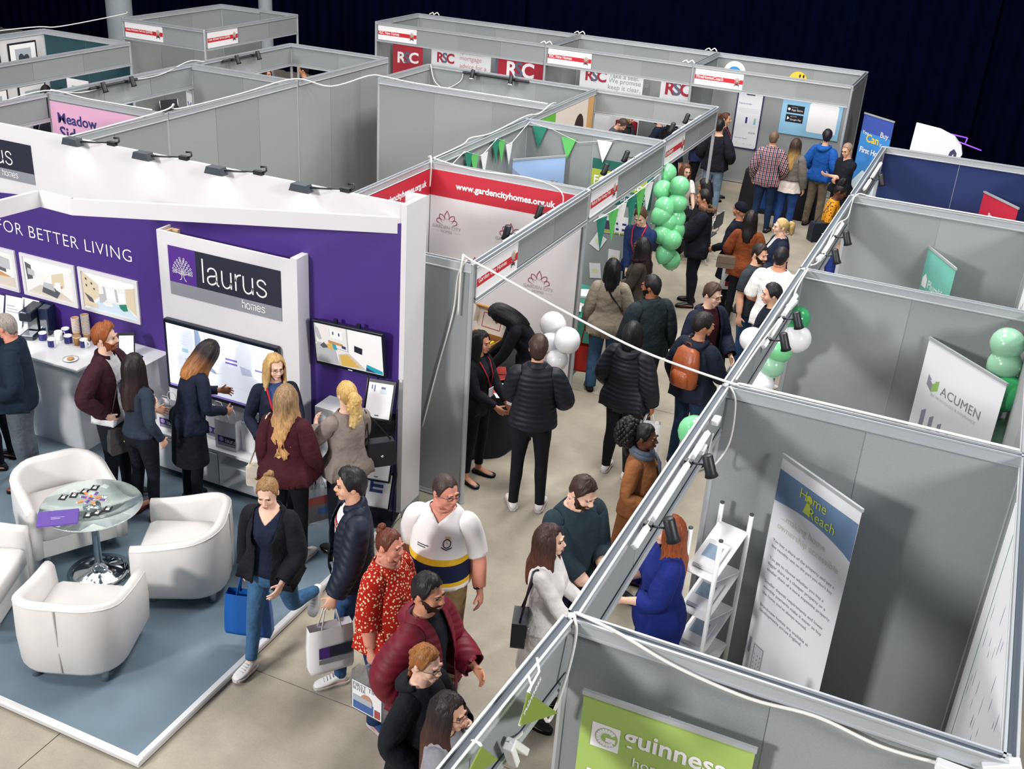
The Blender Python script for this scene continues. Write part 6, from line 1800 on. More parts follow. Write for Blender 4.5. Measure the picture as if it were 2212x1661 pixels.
def plaid_mat():
    m, nt, b, at = attr_mat("plaid_shirt")
    s = nt.nodes.new("ShaderNodeSeparateXYZ"); nt.links.new(at.outputs["Vector"], s.inputs[0])
    def band(out, k):
        mu = nt.nodes.new("ShaderNodeMath"); mu.operation = 'MULTIPLY'; mu.inputs[1].default_value = k; nt.links.new(out, mu.inputs[0])
        fr = nt.nodes.new("ShaderNodeMath"); fr.operation = 'FRACT'; nt.links.new(mu.outputs[0], fr.inputs[0])
        return fr.outputs[0]
    rs = []
    for out, k in ((s.outputs[0], 17), (s.outputs[2], 15)):
        r = ramp(nt, [(0, '#2a3560'), (.30, '#d9d2d4'), (.55, '#a8504a'), (.80, '#d9d2d4')]); nt.links.new(band(out, k), r.inputs[0]); rs.append(r)
    mx = nt.nodes.new("ShaderNodeMix"); mx.data_type = 'RGBA'; mx.blend_type = 'MULTIPLY'; mx.inputs[0].default_value = .75
    nt.links.new(rs[0].outputs[0], mx.inputs[6]); nt.links.new(rs[1].outputs[0], mx.inputs[7]); nt.links.new(mx.outputs[2], b.inputs["Base Color"])
    return m
f = P_POLO
garment_top(f, 'polo_shirt', polo_mat(), hem=.93, t=.016, loose=.016, sleeve=.25, vneck=.07); garment_legs(f, 'chinos', cloth('#7b6548'), wide=.022); shoes(f, cloth('#4a2c1c', 'leather'), cloth('#1c120c')); make_hair(f, 'crop', '#3a2c2a'); glasses(f, '#23232b'); collar(f, cloth(WH), .013, gap=.35, z=1.468)
mbw = MB(); mbw.tube([_side(1, WRI + A_DIR * -.03 + np.array([0, .030 * cos(t), 0]) + PALM * .026 * sin(t)).tolist() for t in np.linspace(0, 2 * pi, 14)], .008, 6, flat=2.0); mb_part(f, 'wrist_watch', mbw, [cloth('#15161c', 'leather')], 'fore_l')
f = P_FLORAL
garment_top(f, 'floral_top', spots_mat("red_floral", '#a81c10', '#e8c9a0', 46, .34, '#f0e6d8'), hem=.82, t=.018, loose=.016, flare=.02, sleeve=.36, scoop=.03, sl=.016); garment_legs(f, 'jeans', cloth('#1f3558', 'denim'), wide=.02); shoes(f, cloth('#2f4a74'), cloth('#c8c8cc')); make_hair(f, 'bun', '#5a2a18')
f = P_YELLOW
garment_top(f, 'patterned_top', spots_mat("yellow_pattern", '#c9871c', '#3a1c12', 26, .30), hem=.84, t=.018, loose=.016, sleeve=.34); garment_legs(f, 'trousers', cloth(NV)); darkshoes(f); f.puff = (0, .06, 1.77, .055); make_hair(f, 'bun', '#0f0b0c')
f = P_PLAID
garment_top(f, 'plaid_shirt', plaid_mat(), hem=.84, t=.018, loose=.02, sl=.014); garment_legs(f, 'jeans', cloth('#1d2f4e', 'denim')); darkshoes(f); make_hair(f, 'crop', '#6a5648'); collar(f, plaid_mat(), .012)

def decal(fig, garment, name, polys, m, back=False, lift=.004):
    """flat print laid onto a posed garment: polygons in rest space (x across, z up)"""
    src = fig.parts[garment].data
    n = len(src.vertices); R = np.empty(n * 3, np.float32); src.attributes["rest"].data.foreach_get("vector", R); R = R.reshape(-1, 3)
    tris = [tuple(p.vertices) for p in src.polygons]
    bv = BVHTree.FromPolygons([Vector(p) for p in R.tolist()], tris)
    V, F, W = [], [], []
    for poly in polys:
        ids = []
        for x, z in poly:
            o = Vector((x, .6 if back else -.6, z)); d = Vector((0, -1 if back else 1, 0))
            h = bv.ray_cast(o, d)
            y = h[0].y if h[0] else (.13 if back else -.13)
            ids.append(len(V)); V.append((x, y + (lift if back else -lift), z))
        F.append(tuple(ids) if back else tuple(ids))
    V = np.array(V)
    return put_mesh(fig, name, V, F, chest_weights(V), m, smooth=False)
decal(P_LEVI, 't_shirt', 'red_chest_print', [[(-.075 + .03 * k, 1.315 - .004 * k), (-.045 + .03 * k, 1.311 - .004 * k), (-.045 + .03 * k, 1.365 - .004 * k), (-.075 + .03 * k, 1.369 - .004 * k)] for k in range(5)], cloth('#a81a2a'))
decal(P_LEVI, 't_shirt', 'print_lettering', [p for k in range(5) for p in ([[(-.066 + .027 * k, 1.325), (-.060 + .027 * k, 1.325), (-.060 + .027 * k, 1.352), (-.066 + .027 * k, 1.352)], [(-.060 + .027 * k, 1.325), (-.050 + .027 * k, 1.325), (-.050 + .027 * k, 1.331), (-.060 + .027 * k, 1.331)]])], cloth('#eceaea'), lift=.007)
decal(P_TEAL, 't_shirt', 'house_print', [[(-.10, 1.14), (-.04, 1.14), (-.04, 1.22), (-.10, 1.22)], [(.02, 1.14), (.10, 1.14), (.10, 1.22), (.02, 1.22)], [(-.04, 1.19), (.02, 1.19), (.02, 1.22), (-.04, 1.22)], [(-.12, 1.22), (0, 1.22), (0, 1.30)], [(0, 1.22), (.12, 1.22), (0, 1.30)]], cloth('#5fb3a2'), back=True)
def ring_polys(cx, cz, r0, r1, n=14):
    return [[(cx + r * cos(2 * pi * k / n), cz + r * 1.15 * sin(2 * pi * k / n)) for r, k in ((r0, i), (r1, i), (r1, i + 1), (r0, i + 1))] for i in range(n)]
decal(P_POLO, 'polo_shirt', 'crest_ring', ring_polys(.085, 1.305, .022, .028), cloth('#1c2440'))
decal(P_POLO, 'polo_shirt', 'crest_crown', [[(.070, 1.338), (.100, 1.338), (.104, 1.352), (.066, 1.352)], [(.078, 1.30), (.092, 1.30), (.090, 1.318), (.080, 1.318)]], cloth('#d9b870'))
decal(P_POLO, 'polo_shirt', 'crest_scroll', [[(.050, 1.274), (.085, 1.258), (.085, 1.266), (.050, 1.282)], [(.085, 1.258), (.120, 1.274), (.120, 1.282), (.085, 1.266)]], cloth('#3a3040'))
decal(P_POLO, 'polo_shirt', 'chest_lettering', [[(-.125 + .011 * k, zz), (-.117 + .011 * k, zz), (-.117 + .011 * k, zz + .007), (-.125 + .011 * k, zz + .007)] for zz, n in ((1.268, 8), (1.254, 6)) for k in range(n)], cloth('#3a3c48'))
decal(P_NAVYT, 't_shirt', 'white_print', [[(-.08 + .055 * k, zz), (-.04 + .055 * k, zz), (-.04 + .055 * k, zz + .035), (-.08 + .055 * k, zz + .035)] for zz in (1.22, 1.27) for k in range(3)], cloth(WH))

# ---------------------------------------------------------------- pull-up banners
def rollup(label, pl, pr, top, sheet, name='pull_up_banner', bar=True, bottom=.09):
    """pl, pr: plan positions of the left and right edges as read"""
    o = empty(name, label, 'banner', group='pull-up banners')
    d = Vector((pr[0] - pl[0], pr[1] - pl[1], 0)); w = d.length; d.normalize(); out = d.cross(Vector((0, 0, 1)))
    M = frame((pl[0], pl[1], bottom), d, (0, 0, 1), out); h = top - bottom
    b = MB(); b.box((0, 0, -.0015), (w, h, .0015), 0, M); s = b.build('sheet', sheet, o)
    b = MB(); b.bbox((-.02, -.085, -.06), (w + .02, .005, .06), .012, 0, M); b.build('cassette', ALU, o)
    b = MB(); b.box((-.006, h - .004, -.010), (w + .006, h + .022, .010), 0, M); b.build('top_bar', ALU, o)
    b = MB(); b.tube([M @ Vector((w / 2, -.03, -.045)), M @ Vector((w / 2, h + .012, -.022))], .008, 6); b.build('support_pole', ALU, o)
    return o, M, w, h, s
def txt(M, x, y, body, parent, width=None, size=.08, m=None, **k):
    return lettering(body, M @ Matrix.Translation((x, y, .002)), width=width, size=size, m=m, parent=parent, **k)
LIME = mat("banner_lime", '#a3bd62', .55); LIMEY = mat("print_lime", '#c3d24a', .6); BLUEG = mat("print_blue_grey", '#6583a4', .6); GREYT = mat("print_text_grey", '#7b8088', .7); PALEG = mat("print_pale_green", '#bcc9b4', .7)
WBAN = mat("banner_white", '#dfe1e6', .6)
o, M, w, h, s = rollup('lime green housing banner at the bottom right', (.145, -.13), (.985, -.12), 2.175, LIME)
gl = M @ Matrix.Translation((.06, h - .30, .002))
flat([rect(0, 0, .145, .15)], gl, 0).build('logo_square', _white, s)
flat([disc(.080, .075, .058, 24)] , gl, 0, lift=.002).build('logo_disc', LIME, s)
flat(stroke(arc(.080, .075, .042, .6, 5.6, 16), .026) + [rect(.075, .052, .125, .078)], gl, 0, lift=.003).build('logo_letter', _white, s)
txt(M, .225, h - .255, 'guinness', s, .50, bold=.02); txt(M, .285, h - .345, 'homes', s, .22); txt(M, .06, h - .58, 'Homes', s, .50, bold=.02); txt(M, .06, h - .76, 'now', s, .32, bold=.02)
o, M, w, h, s = rollup('tall white banner with a blue band about home ownership', (0.497, 2.895), (1.111, 2.419), 2.1, WBAN)
wv = [(0, h - .36)] + [(w * t, h - .36 + .05 * sin(pi * t) - .03 * t) for t in np.linspace(.1, .9, 9)] + [(w, h - .40)]
flat([wv + [(w, h - .10), (0, h - .10)]], M, 0, lift=.002).build('blue_band', BLUEG, s)
txt(M, w * .30, h - .20, 'H', s, size=.11, m=LIMEY, lift=.004); txt(M, w * .47, h - .20, 'me', s, size=.11, m=LIMEY, lift=.004); txt(M, w * .44, h - .30, 'Reach', s, size=.11, m=LIMEY, lift=.004)
flat([disc(w * .415, h - .178, .032, 16), [(w * .365, h - .295), (w * .465, h - .295), (w * .43, h - .19), (w * .40, h - .19)]], M, 0, lift=.004).build('keyhole', LIMEY, s)
txt(M, w * .13, h - .48, '...making home', s, w * .58, m=PALEG); txt(M, w * .10, h - .565, 'ownership accessible', s, w * .80, m=PALEG)
for i, (t_, f_) in enumerate((('You buy a share of the property and pay a', .82), ('low monthly rent on the part you don\'t buy.', .82), ('', 0), ('You get to choose whether you buy a', .74), ('bigger share of a cheaper property or a', .78), ('smaller share of a more expensive property.', .86), ('', 0), ('Smaller deposit requirements and lower', .80), ('monthly payments make it easier to buy', .80), ('the home you\'ve always wanted.', .62), ('', 0), ('Brand-new homes are available at', .68), ('developments across England.', .60))):
    if t_: txt(M, w * .08, h - .68 - i * .052, t_, s, w * f_, m=GREYT)
ps = MB(); LG = [mat("print_pale_grey", '#c6c9cf', .7), mat("print_mid_grey", '#8f959d', .7), mat("print_white2", '#eceef0', .7)]
flat([rect(w * .10, .16, w * .25, .42), rect(w * .62, .06, w * .96, .20)], M, 0, ps, .002); flat([disc(w * .50, .17, .09, 16, .07), disc(w * .68, .19, .10, 16, .08), rect(w * .36, .02, w * .92, .13)], M, 2, ps, .003); flat(stroke([(w * .11, .41), (w * .24, .41), (w * .24, .16), (w * .11, .16), (w * .11, .41)], .006) + [rect(w * (.13 + .04 * (i % 3)), .20 + .04 * (i // 3), w * (.14 + .04 * (i % 3)), .215 + .04 * (i // 3)) for i in range(12)] + [rect(w * .03, .30, w * .06, .44)], M, 1, ps, .004)
ps.build('sofa_picture', LG, s)
o, M, w, h, s = rollup('white pull-up banner with green cube logo behind balloons', (1.222, 5.78), (1.90, 5.08), 2.1, WBAN)
b = MB(); flat([[(.10, h - .30), (.17, h - .35), (.17, h - .45), (.10, h - .40)]], M, 0, b, .002); flat([[(.17, h - .35), (.25, h - .31), (.25, h - .41), (.17, h - .45)]], M, 1, b, .002); flat([[(.14, h - .345), (.17, h - .325), (.21, h - .345), (.17, h - .37)]], M, 2, b, .003); b.build('cube_logo', [mat("print_mauve", '#8d8a9c', .6), mat("print_leaf", '#8fb86a', .6), WBAN], s)
txt(M, .29, h - .42, 'ACUMEN', s, .50, m=GREYT, spacing=1.05); txt(M, .18, h - .48, 'IFA MORTGAGES & INSURANCE', s, .58, m=LG[0])
b = MB()
for i in range(6):
    x = .12 + .115 * i; k = 1 - .09 * i; y0 = h - .84
    flat([[(x, y0), (x + .055 * k, y0 + .03), (x + .055 * k, y0 + .22 * k), (x, y0 + .18 * k)]], M, 0, b, .002); flat([[(x + .02, y0 - .05), (x + .10 * k, y0 - .03), (x + .10 * k, y0 + .02), (x + .03, y0 + .01)]], M, 1, b, .002)
b.build('row_of_houses', [mat("print_mauve", '#8d8a9c', .6), mat("print_pale_leaf", '#cbd6bc', .6)], s)
o, M, w, h, s = rollup('small teal pull-up banner in the third right booth', (0.926, 8.83), (1.289, 8.14), 2.05, mat("banner_teal", '#6fb7aa', .6, noise=.06))
txt(M, w * .30, h - .42, 'Plumlife', s, w * .55); flat([[(w * .10, h - .44), (w * .25, h - .44), (w * .25, h - .34), (w * .175, h - .28), (w * .10, h - .34)]], M, 0, lift=.003).build('house_mark', _white, s); txt(M, w * .08, h - .60, 'Making home', s, w * .70)
o, M, w, h, s = rollup('red pull-up banner in the navy booth', (1.377, 11.649), (1.83, 11.031), 2.1, mat("banner_red", '#b8233b', .55))
txt(M, w * .28, h - .30, 'Property', s, w * .40, bold=.02); txt(M, w * .28, h - .42, 'Book', s, w * .25); flat(stroke([(w * .70, h - .40), (w * .78, h - .26), (w * .86, h - .40)], .02), M, 0, lift=.003).build('roof_mark', _white, s)
o, M, w, h, s = rollup('banner with photo of a pitched roof under blue sky', (-4.439, 9.156), (-3.944, 9.821), 2.1, mat("banner_sky", '#9fbbe6', .55))
b = MB(); flat([[(0, h - .62), (0, h - .10), (w * .60, h - .50), (w, h - .62)]], M, 0, b, .002); flat([[(0, h - .7), (0, h - .26), (w * .8, h - .7)]], M, 1, b, .003); flat([rect(w * .74, h - .46, w * .80, h - .32), rect(w * .84, h - .44, w * .88, h - .34)], M, 2, b, .004); flat([rect(w * (.06 + .14 * i), h - .60, w * (.14 + .14 * i), h - .46) for i in range(3)], M, 3, b, .005); b.build('house_photo', [mat("print_slate_roof", '#8a97b2', .6), mat("print_brick_cream", '#d3c3b8', .6), mat("print_chimney", '#b9826a', .6), _white], s)
o, M, w, h, s = rollup('blue sky banner about a first home beside app booth', (-0.832, 16.254), (-0.271, 15.804), 2.05, mat("banner_bright_blue", '#3f86cc', .55))
flat([rect(0, h - .30, w, h)], M, 0, lift=.002).build('violet_sky', mat("print_violet_blue", '#3a4f9f', .6), s); flat([rect(0, .0, w, .75), [(0, .75), (w * .3, 1.0), (w * .7, .9), (w, 1.05), (w, .75)]], M, 0, lift=.002).build('pale_sky', mat("print_pale_sky", '#cfe0ea', .6), s)
txt(M, w * .06, h - .34, 'You', s, w * .20, lift=.004); txt(M, w * .22, h - .46, 'Can', s, w * .42, m=mat("print_yellow", '#e8c83a', .5), bold=.02, lift=.004); txt(M, w * .66, h - .34, 'Buy', s, w * .26, lift=.004); txt(M, w * .68, h - .48, 'Your', s, w * .26, lift=.004); txt(M, w * .08, h - .66, 'First Home', s, w * .84, bold=.02, lift=.004)
b = MB(); flat([disc(w * .45, .55, .17, 16, .24)], M, 0, b, .004); flat(stroke([(w * .2, .35), (w * .4, .6), (w * .6, .35), (w * .8, .6)], .03), M, 1, b, .005); b.build('line_drawing', [_white, mat("print_ink", '#30343c', .6)], s)
RSCR = mat("banner_crimson", '#a81d33', .55); RSCD = mat("print_crimson", '#a3203a', .6); SLATE = mat("print_slate2", '#5d6478', .6); PINKT = mat("print_dusty_pink", '#c08a92', .7)
def rsc(M, x, y, hgt, s, light):
    a, c = (_white, SLATE) if light else (RSCD, SLATE)
    for ch, dx, m in (('R', 0, a), ('S', .60, c), ('C', 1.12, a)): txt(M, x + dx * hgt, y, ch, s, size=hgt * 1.38, m=m, bold=.03, lift=.004 if ch != 'S' else .005)
o, M, w, h, s = rollup('narrow crimson logo banner at the back-row left end', (-10.66, 16.75), (-10.05, 16.95), 2.05, RSCR); rsc(M, .10, h - .42, .22, s, True)
o, M, w, h, s = rollup('white mortgage advice banner in the back row', (-9.95, 17.15), (-8.55, 17.15), 2.05, WBAN); rsc(M, .14, h - .36, .20, s, False)
for i, t_ in enumerate(('specialist', 'mortgage', 'advice for a', 'complex world.')): txt(M, .68, h - .15 - i * .13, t_, s, size=.135, m=PINKT)
o, M, w, h, s = rollup('wide crimson logo banner in the back row', (-8.45, 17.3), (-7.05, 17.35), 2.0, RSCR); rsc(M, .20, h - .42, .30, s, True)
flat([rect(-.07, 0, -.002, h)], M, 0, lift=-.002).build('grey_edge', SLATE, s)
o, M, w, h, s = rollup('white promise banner in the second back-row booth', (-6.70, 17.55), (-5.35, 17.6), 2.0, WBAN); rsc(M, .12, h - .32, .22, s, False)
for i, t_ in enumerate(('Take a seat.', 'We promise to', 'keep it clear,', 'simple and')): txt(M, .62, h - .20 - i * .13, t_, s, size=.135, m=LG[1])
o, M, w, h, s = rollup('white logo banner at right of second back-row booth', (-4.95, 17.5), (-4.22, 17.55), 1.98, WBAN); rsc(M, .10, h - .34, .26, s, False); txt(M, .06, h - .46, 'New Home Mortgages', s, .60, m=LG[0])
o, M, w, h, s = rollup('crimson specialist banner seen under the spotlight booth fascia', (-8.1, 14.25), (-5.9, 14.3), 1.98, WBAN)
flat([rect(w * .28, 0, w * .86, h)], M, 0, lift=.002).build('crimson_field', RSCR, s); txt(M, w * .33, h - .20, 'Specialist for first', s, w * .46, bold=.02, lift=.004)
o, M, w, h, s = rollup('low white banner with blue script in the chair booth', (-11.508, 11.126), (-10.829, 10.828), 1.75, WBAN); txt(M, w * .30, h - .36, 'Uno', s, w * .55, m=mat("print_indigo", '#4a5590', .6)); flat(stroke([(w * .06, h - .38), (w * .22, h - .16)], .03) + stroke([(w * .06, h - .16), (w * .22, h - .38)], .03), M, 0, lift=.003).build('star_mark', mat("print_indigo", '#4a5590', .6), s)

# ---------------------------------------------------------------- wall graphics
def board(label, M, w, h, m, cat='poster', name='wall_poster', t=.006, group=None):
    o = empty(name, label, cat, group=group)
    b = MB(); b.box((0, 0, 0), (w, h, t), 0, M); s = b.build('sheet', m, o)
    return s, M @ Matrix.Translation((0, 0, t))
GWHT = mat("graphic_white", '#dcd8da', .6); GRED = mat("graphic_red", '#b71f33', .55); LOTUS = mat("print_lotus", '#9d2540', .6); SERIFG = mat("print_taupe", '#a8a2a2', .7)
def lotus(M, cx, cy, k, s):
    """open flower of pointed outline petals with a name below"""
    P = []
    for ang, ln, wd in ((90, 1.0, .26), (128, .86, .22), (52, .86, .22), (160, .78, .20), (20, .78, .20)):
        a = math.radians(ang); tip = (cx + k * ln * cos(a), cy + k * ln * sin(a) * .92)
        for sd in (1, -1):
            if ang == 20 and sd == 1 or ang == 160 and sd == -1: pass
            base = (cx + k * .34 * cos(a + sd * .62), cy + k * .34 * sin(a + sd * .62) * .85)
            mid = (cx + k * .72 * cos(a + sd * .20), cy + k * .72 * sin(a + sd * .20) * .92)
            P += stroke([base, mid, tip], [.010 * k, .055 * k, .040 * k])
    flat(P, M, 0, lift=.003).build('lotus_emblem', LOTUS, s)
    txt(M, cx - k * 1.02, cy - k * .30, 'GARDEN CITY', s, k * 2.04, m=SERIFG); txt(M, cx - k * .40, cy - k * .56, 'HOMES', s, k * .80, m=SERIFG)
    flat([rect(cx - k * 1.0, cy - k * .48, cx - k * .5, cy - k * .465), rect(cx + k * .5, cy - k * .48, cx + k * 1.0, cy - k * .465)], M, 0, lift=.003).build('rule', SERIFG, s)
s, M = board('white flower-logo wall graphic under red web address band', face_y(XK + .04, LY[1] - .036, .06), 1.92, 2.36, GWHT, 'wall graphic', 'wall_graphic')
flat([rect(0, 2.05, 1.92, 2.36)], M, 0, lift=.001).build('red_band', GRED, s); txt(M, .33, 2.145, 'www.gardencityhomes.org.uk', s, 1.26, bold=.03, lift=.003)
for cx, cy in ((.23, 1.72), (1.06, 1.72), (1.46, 1.22), (.62, 1.22), (.23, .72), (1.06, .72), (1.46, .30), (.62, .30)): lotus(M, cx, cy, .185, s)
s, M = board('side wall graphic with the end of a red web address', face_x(XK + .025, LY[0] + .04, .06), 2.82, 2.36, GWHT, 'wall graphic', 'wall_graphic')
flat([rect(0, 2.05, 2.82, 2.36)], M, 0, lift=.001).build('red_band', GRED, s); txt(M, 1.46, 2.145, 'www.gardencityhomes.org.uk', s, 1.26, bold=.03, lift=.003)
for cx, cy in ((.5, 1.72), (1.4, 1.22), (2.3, 1.72)): lotus(M, cx, cy, .185, s)
# pink wall
s, M = board('pink wall graphic with large navy words', face_y(NX0 + .04, 7.06 - .036, .3), 1.90, 2.10, mat("graphic_pink", '#d9a6c4', .6), 'wall graphic', 'wall_graphic')
INDIGO = mat("print_indigo_dark", '#2c2c6e', .6); txt(M, .12, 1.82, 'Meadow', s, .68, m=INDIGO, bold=.02); txt(M, .13, 1.60, 'Side', s, .40, m=INDIGO, bold=.02)
# green estate-agent style poster
s, M = board('dark green sale poster on the bunting booth wall', face_y(-3.58, LY[2] - .022, 1.54), .88, .58, mat("graphic_green", '#0e5f55', .55))
flat([rect(.0, .20, .80, .44)], M, 0, lift=.001).build('lime_band', mat("print_chartreuse", '#a8b23c', .6), s); txt(M, .04, .235, 'FOR SALE', s, .70, bold=.01, lift=.003); txt(M, .33, .115, 'peaksplains.org', s, .48); txt(M, .24, .035, 'peaksplains.org', s, .58)
def sheet_on(label, x, z, w, h, rot, blocks, grp='notices on the bunting booth wall'):
    M0 = face_y(x, LY[2] - .020, z) @ Matrix.Rotation(rot, 4, 'Z')
    s, M = board(label, M0, w, h, PAPER, 'notice', 'paper_notice', .003, grp)
    for r_, m in blocks: flat([r_], M, 0, lift=.001).build('printed_block', m, s)
PDK = mat("print_plum", '#4a3a5a', .6); PYEL = mat("print_pale_yellow", '#dcdcae', .7)
sheet_on('notice with a photo and lime strip', -3.41, 1.10, .19, .26, .05, [(rect(.01, .05, .18, .18), PDK), (rect(.01, .01, .18, .045), mat("print_chartreuse", '#a8b23c', .6))])
sheet_on('notice with four dark blocks', -3.17, 1.12, .19, .25, .03, [(rect(.02, .13, .08, .16), INDIGO), (rect(.11, .13, .17, .16), INDIGO), (rect(.02, .05, .08, .08), INDIGO), (rect(.11, .05, .17, .08), INDIGO), (rect(.01, .0, .18, .02), mat("print_chartreuse", '#a8b23c', .6))])
sheet_on('tilted paper notice beside the left post', -3.52, .90, .17, .22, -.5, [(disc(.085, .11, .05, 14, .03), PYEL)])
sheet_on('upright paper notice above the beige cardigan', -3.22, .66, .17, .22, .02, [(disc(.085, .11, .05, 14, .03), PYEL)])
sheet_on('lowest paper notice near the left post', -3.46, .40, .17, .22, .15, [(disc(.085, .11, .05, 14, .03), PYEL)])
# corner booth side wall: two figures seen from behind, printed
s, M = board('printed side wall with two orange-lit figures', face_x(XK + .022, LY[2] + .06, .06), 2.56, 2.36, mat("graphic_cream", '#d9cfc4', .6), 'wall graphic', 'wall_graphic')
b = MB(); flat([rect(0, 1.55, .95, 2.36)], M, 0, b, .001); flat([disc(1.35, 1.55, .20, 16, .40)], M, 1, b, .002); flat([disc(1.35, 1.85, .19, 16, .20), disc(1.95, 1.95, .20, 16, .22)], M, 2, b, .004); flat([disc(1.95, 1.65, .22, 16, .42)], M, 1, b, .002); flat([rect(2.3, 0, 2.56, 2.36)], M, 3, b, .001); b.build('printed_figures', [mat("print_bright_green", '#5fae3c', .6), mat("print_orange", '#c9642c', .6), mat("print_dark_hair", '#2a1a16', .6), mat("print_timber", '#c79a62', .6)], s)
# phone poster, app poster, round stickers
s, M = board('tall phone-shaped poster on the back wall', face_y(-3.49, CY1 - .022, .70), .54, 1.15, mat("phone_edge", '#2a2f52', .5))
P_ = [(.03 + .48 * (0.5 + .5 * cx), .03 + 1.09 * (.5 + .5 * cy)) for cx, cy in [(c_x, c_y) for c_x, c_y in [(-.88, -1), (.88, -1), (1, -.94), (1, .94), (.88, 1), (-.88, 1), (-1, .94), (-1, -.94)]]]
flat([P_], M, 0, lift=.001).build('phone_screen', WBAN, s); flat([[(.16, 1.12), (.19, 1.07), (.35, 1.07), (.38, 1.12)]], M, 0, lift=.003).build('notch', mat("phone_edge", '#2a2f52', .5), s)
txt(M, .06, .88, 'Deposit builder', s, .26, m=SLATE); txt(M, .33, .32, '£5,076', s, .13, m=SLATE); txt(M, .06, .20, 'Set a new deposit', s, .26, m=SLATE)
flat([rect(.23, .52, .27, .64)], M, 0, lift=.003).build('navy_bar', INDIGO, s); flat([rect(.40, .58, .44, .64)], M, 0, lift=.003).build('green_bar', mat("print_sage", '#9cc4a4', .6), s); flat([rect(.40, .51, .44, .58)], M, 0, lift=.003).build('blue_bar', mat("print_aqua", '#7fb6cc', .6), s)
flat([rect(.06, .80 - .03 * i, .46, .805 - .03 * i) for i in range(3)] + [rect(.18, .46, .30, .465), rect(.36, .46, .46, .465), rect(.1, .1, .13, .12), rect(.25, .1, .28, .12), rect(.4, .1, .43, .12)], M, 0, lift=.003).build('text_rules', LG[0], s)
s, M = board('sky blue rounded app poster with white square', face_y(-2.58, CY1 - .022, 1.13), 1.16, .72, mat("graphic_sky", '#8fc0e0', .55))
for k, (x, y, t_, u_) in enumerate(((.10, .42, 'App Store', 'Download on the'), (.10, .24, 'Google Play', 'GET IT ON'))):
    flat([rect(x, y, x + .34, y + .15)], M, 0, lift=.001).build('store_badge', mat("badge_black", '#10131c', .4), s)
    txt(M, x + .09, y + .03, t_, s, .22, lift=.003); txt(M, x + .09, y + .105, u_, s, .12, lift=.003)
    flat([disc(x + .045, y + .07, .026, 14)] if k == 0 else [[(x + .03, y + .04), (x + .03, y + .11), (x + .075, y + .075)]], M, 0, lift=.003).build('badge_mark', _white, s)
flat([[(.56, .10), (1.06, .10), (1.09, .13), (1.09, .63), (1.06, .66), (.56, .66), (.53, .63), (.53, .13)]], M, 0, lift=.001).build('white_square', _white, s)
for lab, cx, m_, eyes in (('round yellow smiling sticker on the back-row wall', -2.37, mat("sticker_yellow", '#e8c440', .5), True), ('round white and blue sticker on the back-row wall', -3.62, _white, False)):
    o = empty('round_sticker', lab, 'sticker'); M = face_y(cx, CY1 - .022, 2.16)
    b = MB(); b.prism(disc(0, 0, .18 if eyes else .22, 28), 0, .006, 0, M); s = b.build('disc', m_, o)
    if eyes:
        for x in (.03, .10): flat([disc(x, .10, .018, 12, .034)], M, 0, lift=.007).build('eye_mark', BLK, s)
    else: flat([disc(0, -.02, .14, 24)], M, 0, lift=.007).build('blue_disc', mat("sticker_blue", '#2f8fce', .5), s)
# map board and boards on the right booths' back walls
s, M = board('white map board along the right booth back wall', face_nx(XB - .020, 2.55, .35), 2.45, 2.02, WBAN, 'wall graphic', 'wall_graphic')
b = MB(); r_ = random.Random(3)
for i in range(46):
    x, y = r_.uniform(.5, 2.3), r_.uniform(.2, 1.9); L_ = r_.uniform(.03, .14)
    flat([[(x, y), (x + .012, y - .02), (x + .02, y + L_ * .6), (x + .008, y + L_)]], M, r_.choice((0, 0, 1)), b, .001)
flat([rect(.40, 0, .425, 2.02)], M, 2, b, .001); b.build('map_marks', [mat("print_map_blue", '#8fa6c0', .6), mat("print_map_green", '#a9c09a', .6), mat("print_map_line", '#5f9f6a', .6)], s)
s, M = board('white sketch board on the third right booth back wall', face_nx(XB - .020, 7.9, .4), 1.9, 1.98, WBAN, 'wall graphic', 'wall_graphic')
flat(stroke([(.3, 1.2), (.4, 1.6), (.5, 1.1), (.6, 1.7), (.8, 1.2)], .02), M, 0, lift=.002).build('sketch_lines', GREYT, s)
s, M = board('white board with red edge in the navy booth', face_nx(XB - .020, 11.5, .4), 2.4, 1.9, mat("graphic_grey", '#9a9499', .6), 'wall graphic', 'wall_graphic')
# framed photographs and prints in the teal booth
def photo(label, M, w, h, frame_m, kind):
    o = empty('framed_photograph', label, 'picture', group='photographs in the teal booth')
    b = MB(); b.box((0, 0, 0), (w, h, .015), 0, M); b.build('frame', frame_m, o); t = .03
    b = MB(); flat([rect(t, t, w - t, h - t)], M, 0, b, .016); flat([rect(w * .22, h * .25, w * .78, h * .78)], M, 1, b, .017); flat([disc(w * .42, h * .45, w * .10, 12, h * .16), disc(w * .60, h * .42, w * .10, 12, h * .15)], M, 2 + kind % 2, b, .018); b.build('photo_print', [_white, mat("print_mist", '#a9b0b8', .6), mat("print_skin", '#b98a72', .6), mat("print_charcoal", '#3a3c44', .6)], o)
photo('black-framed photograph, upper one by the booth corner', face_x(FX0 + .02, 9.95, 1.86), .62, .48, CARDB, 1)
photo('black-framed photograph, upper one at the left edge', face_x(FX0 + .02, 9.15, 1.86), .62, .48, CARDB, 0)
photo('black-framed photograph, lower one by the booth corner', face_x(FX0 + .02, 10.05, 1.12), .62, .50, CARDB, 1)
photo('black-framed photograph, lower one at the left edge', face_x(FX0 + .02, 9.2, 1.12), .62, .50, CARDB, 0)
photo('unframed print of a couple on teal wall', face_y(-13.85, 10.8 - .022, 1.20), .50, .52, _white, 0)
photo('small unframed print right of the couple print', face_y(-13.15, 10.8 - .022, 1.35), .42, .36, _white, 1)

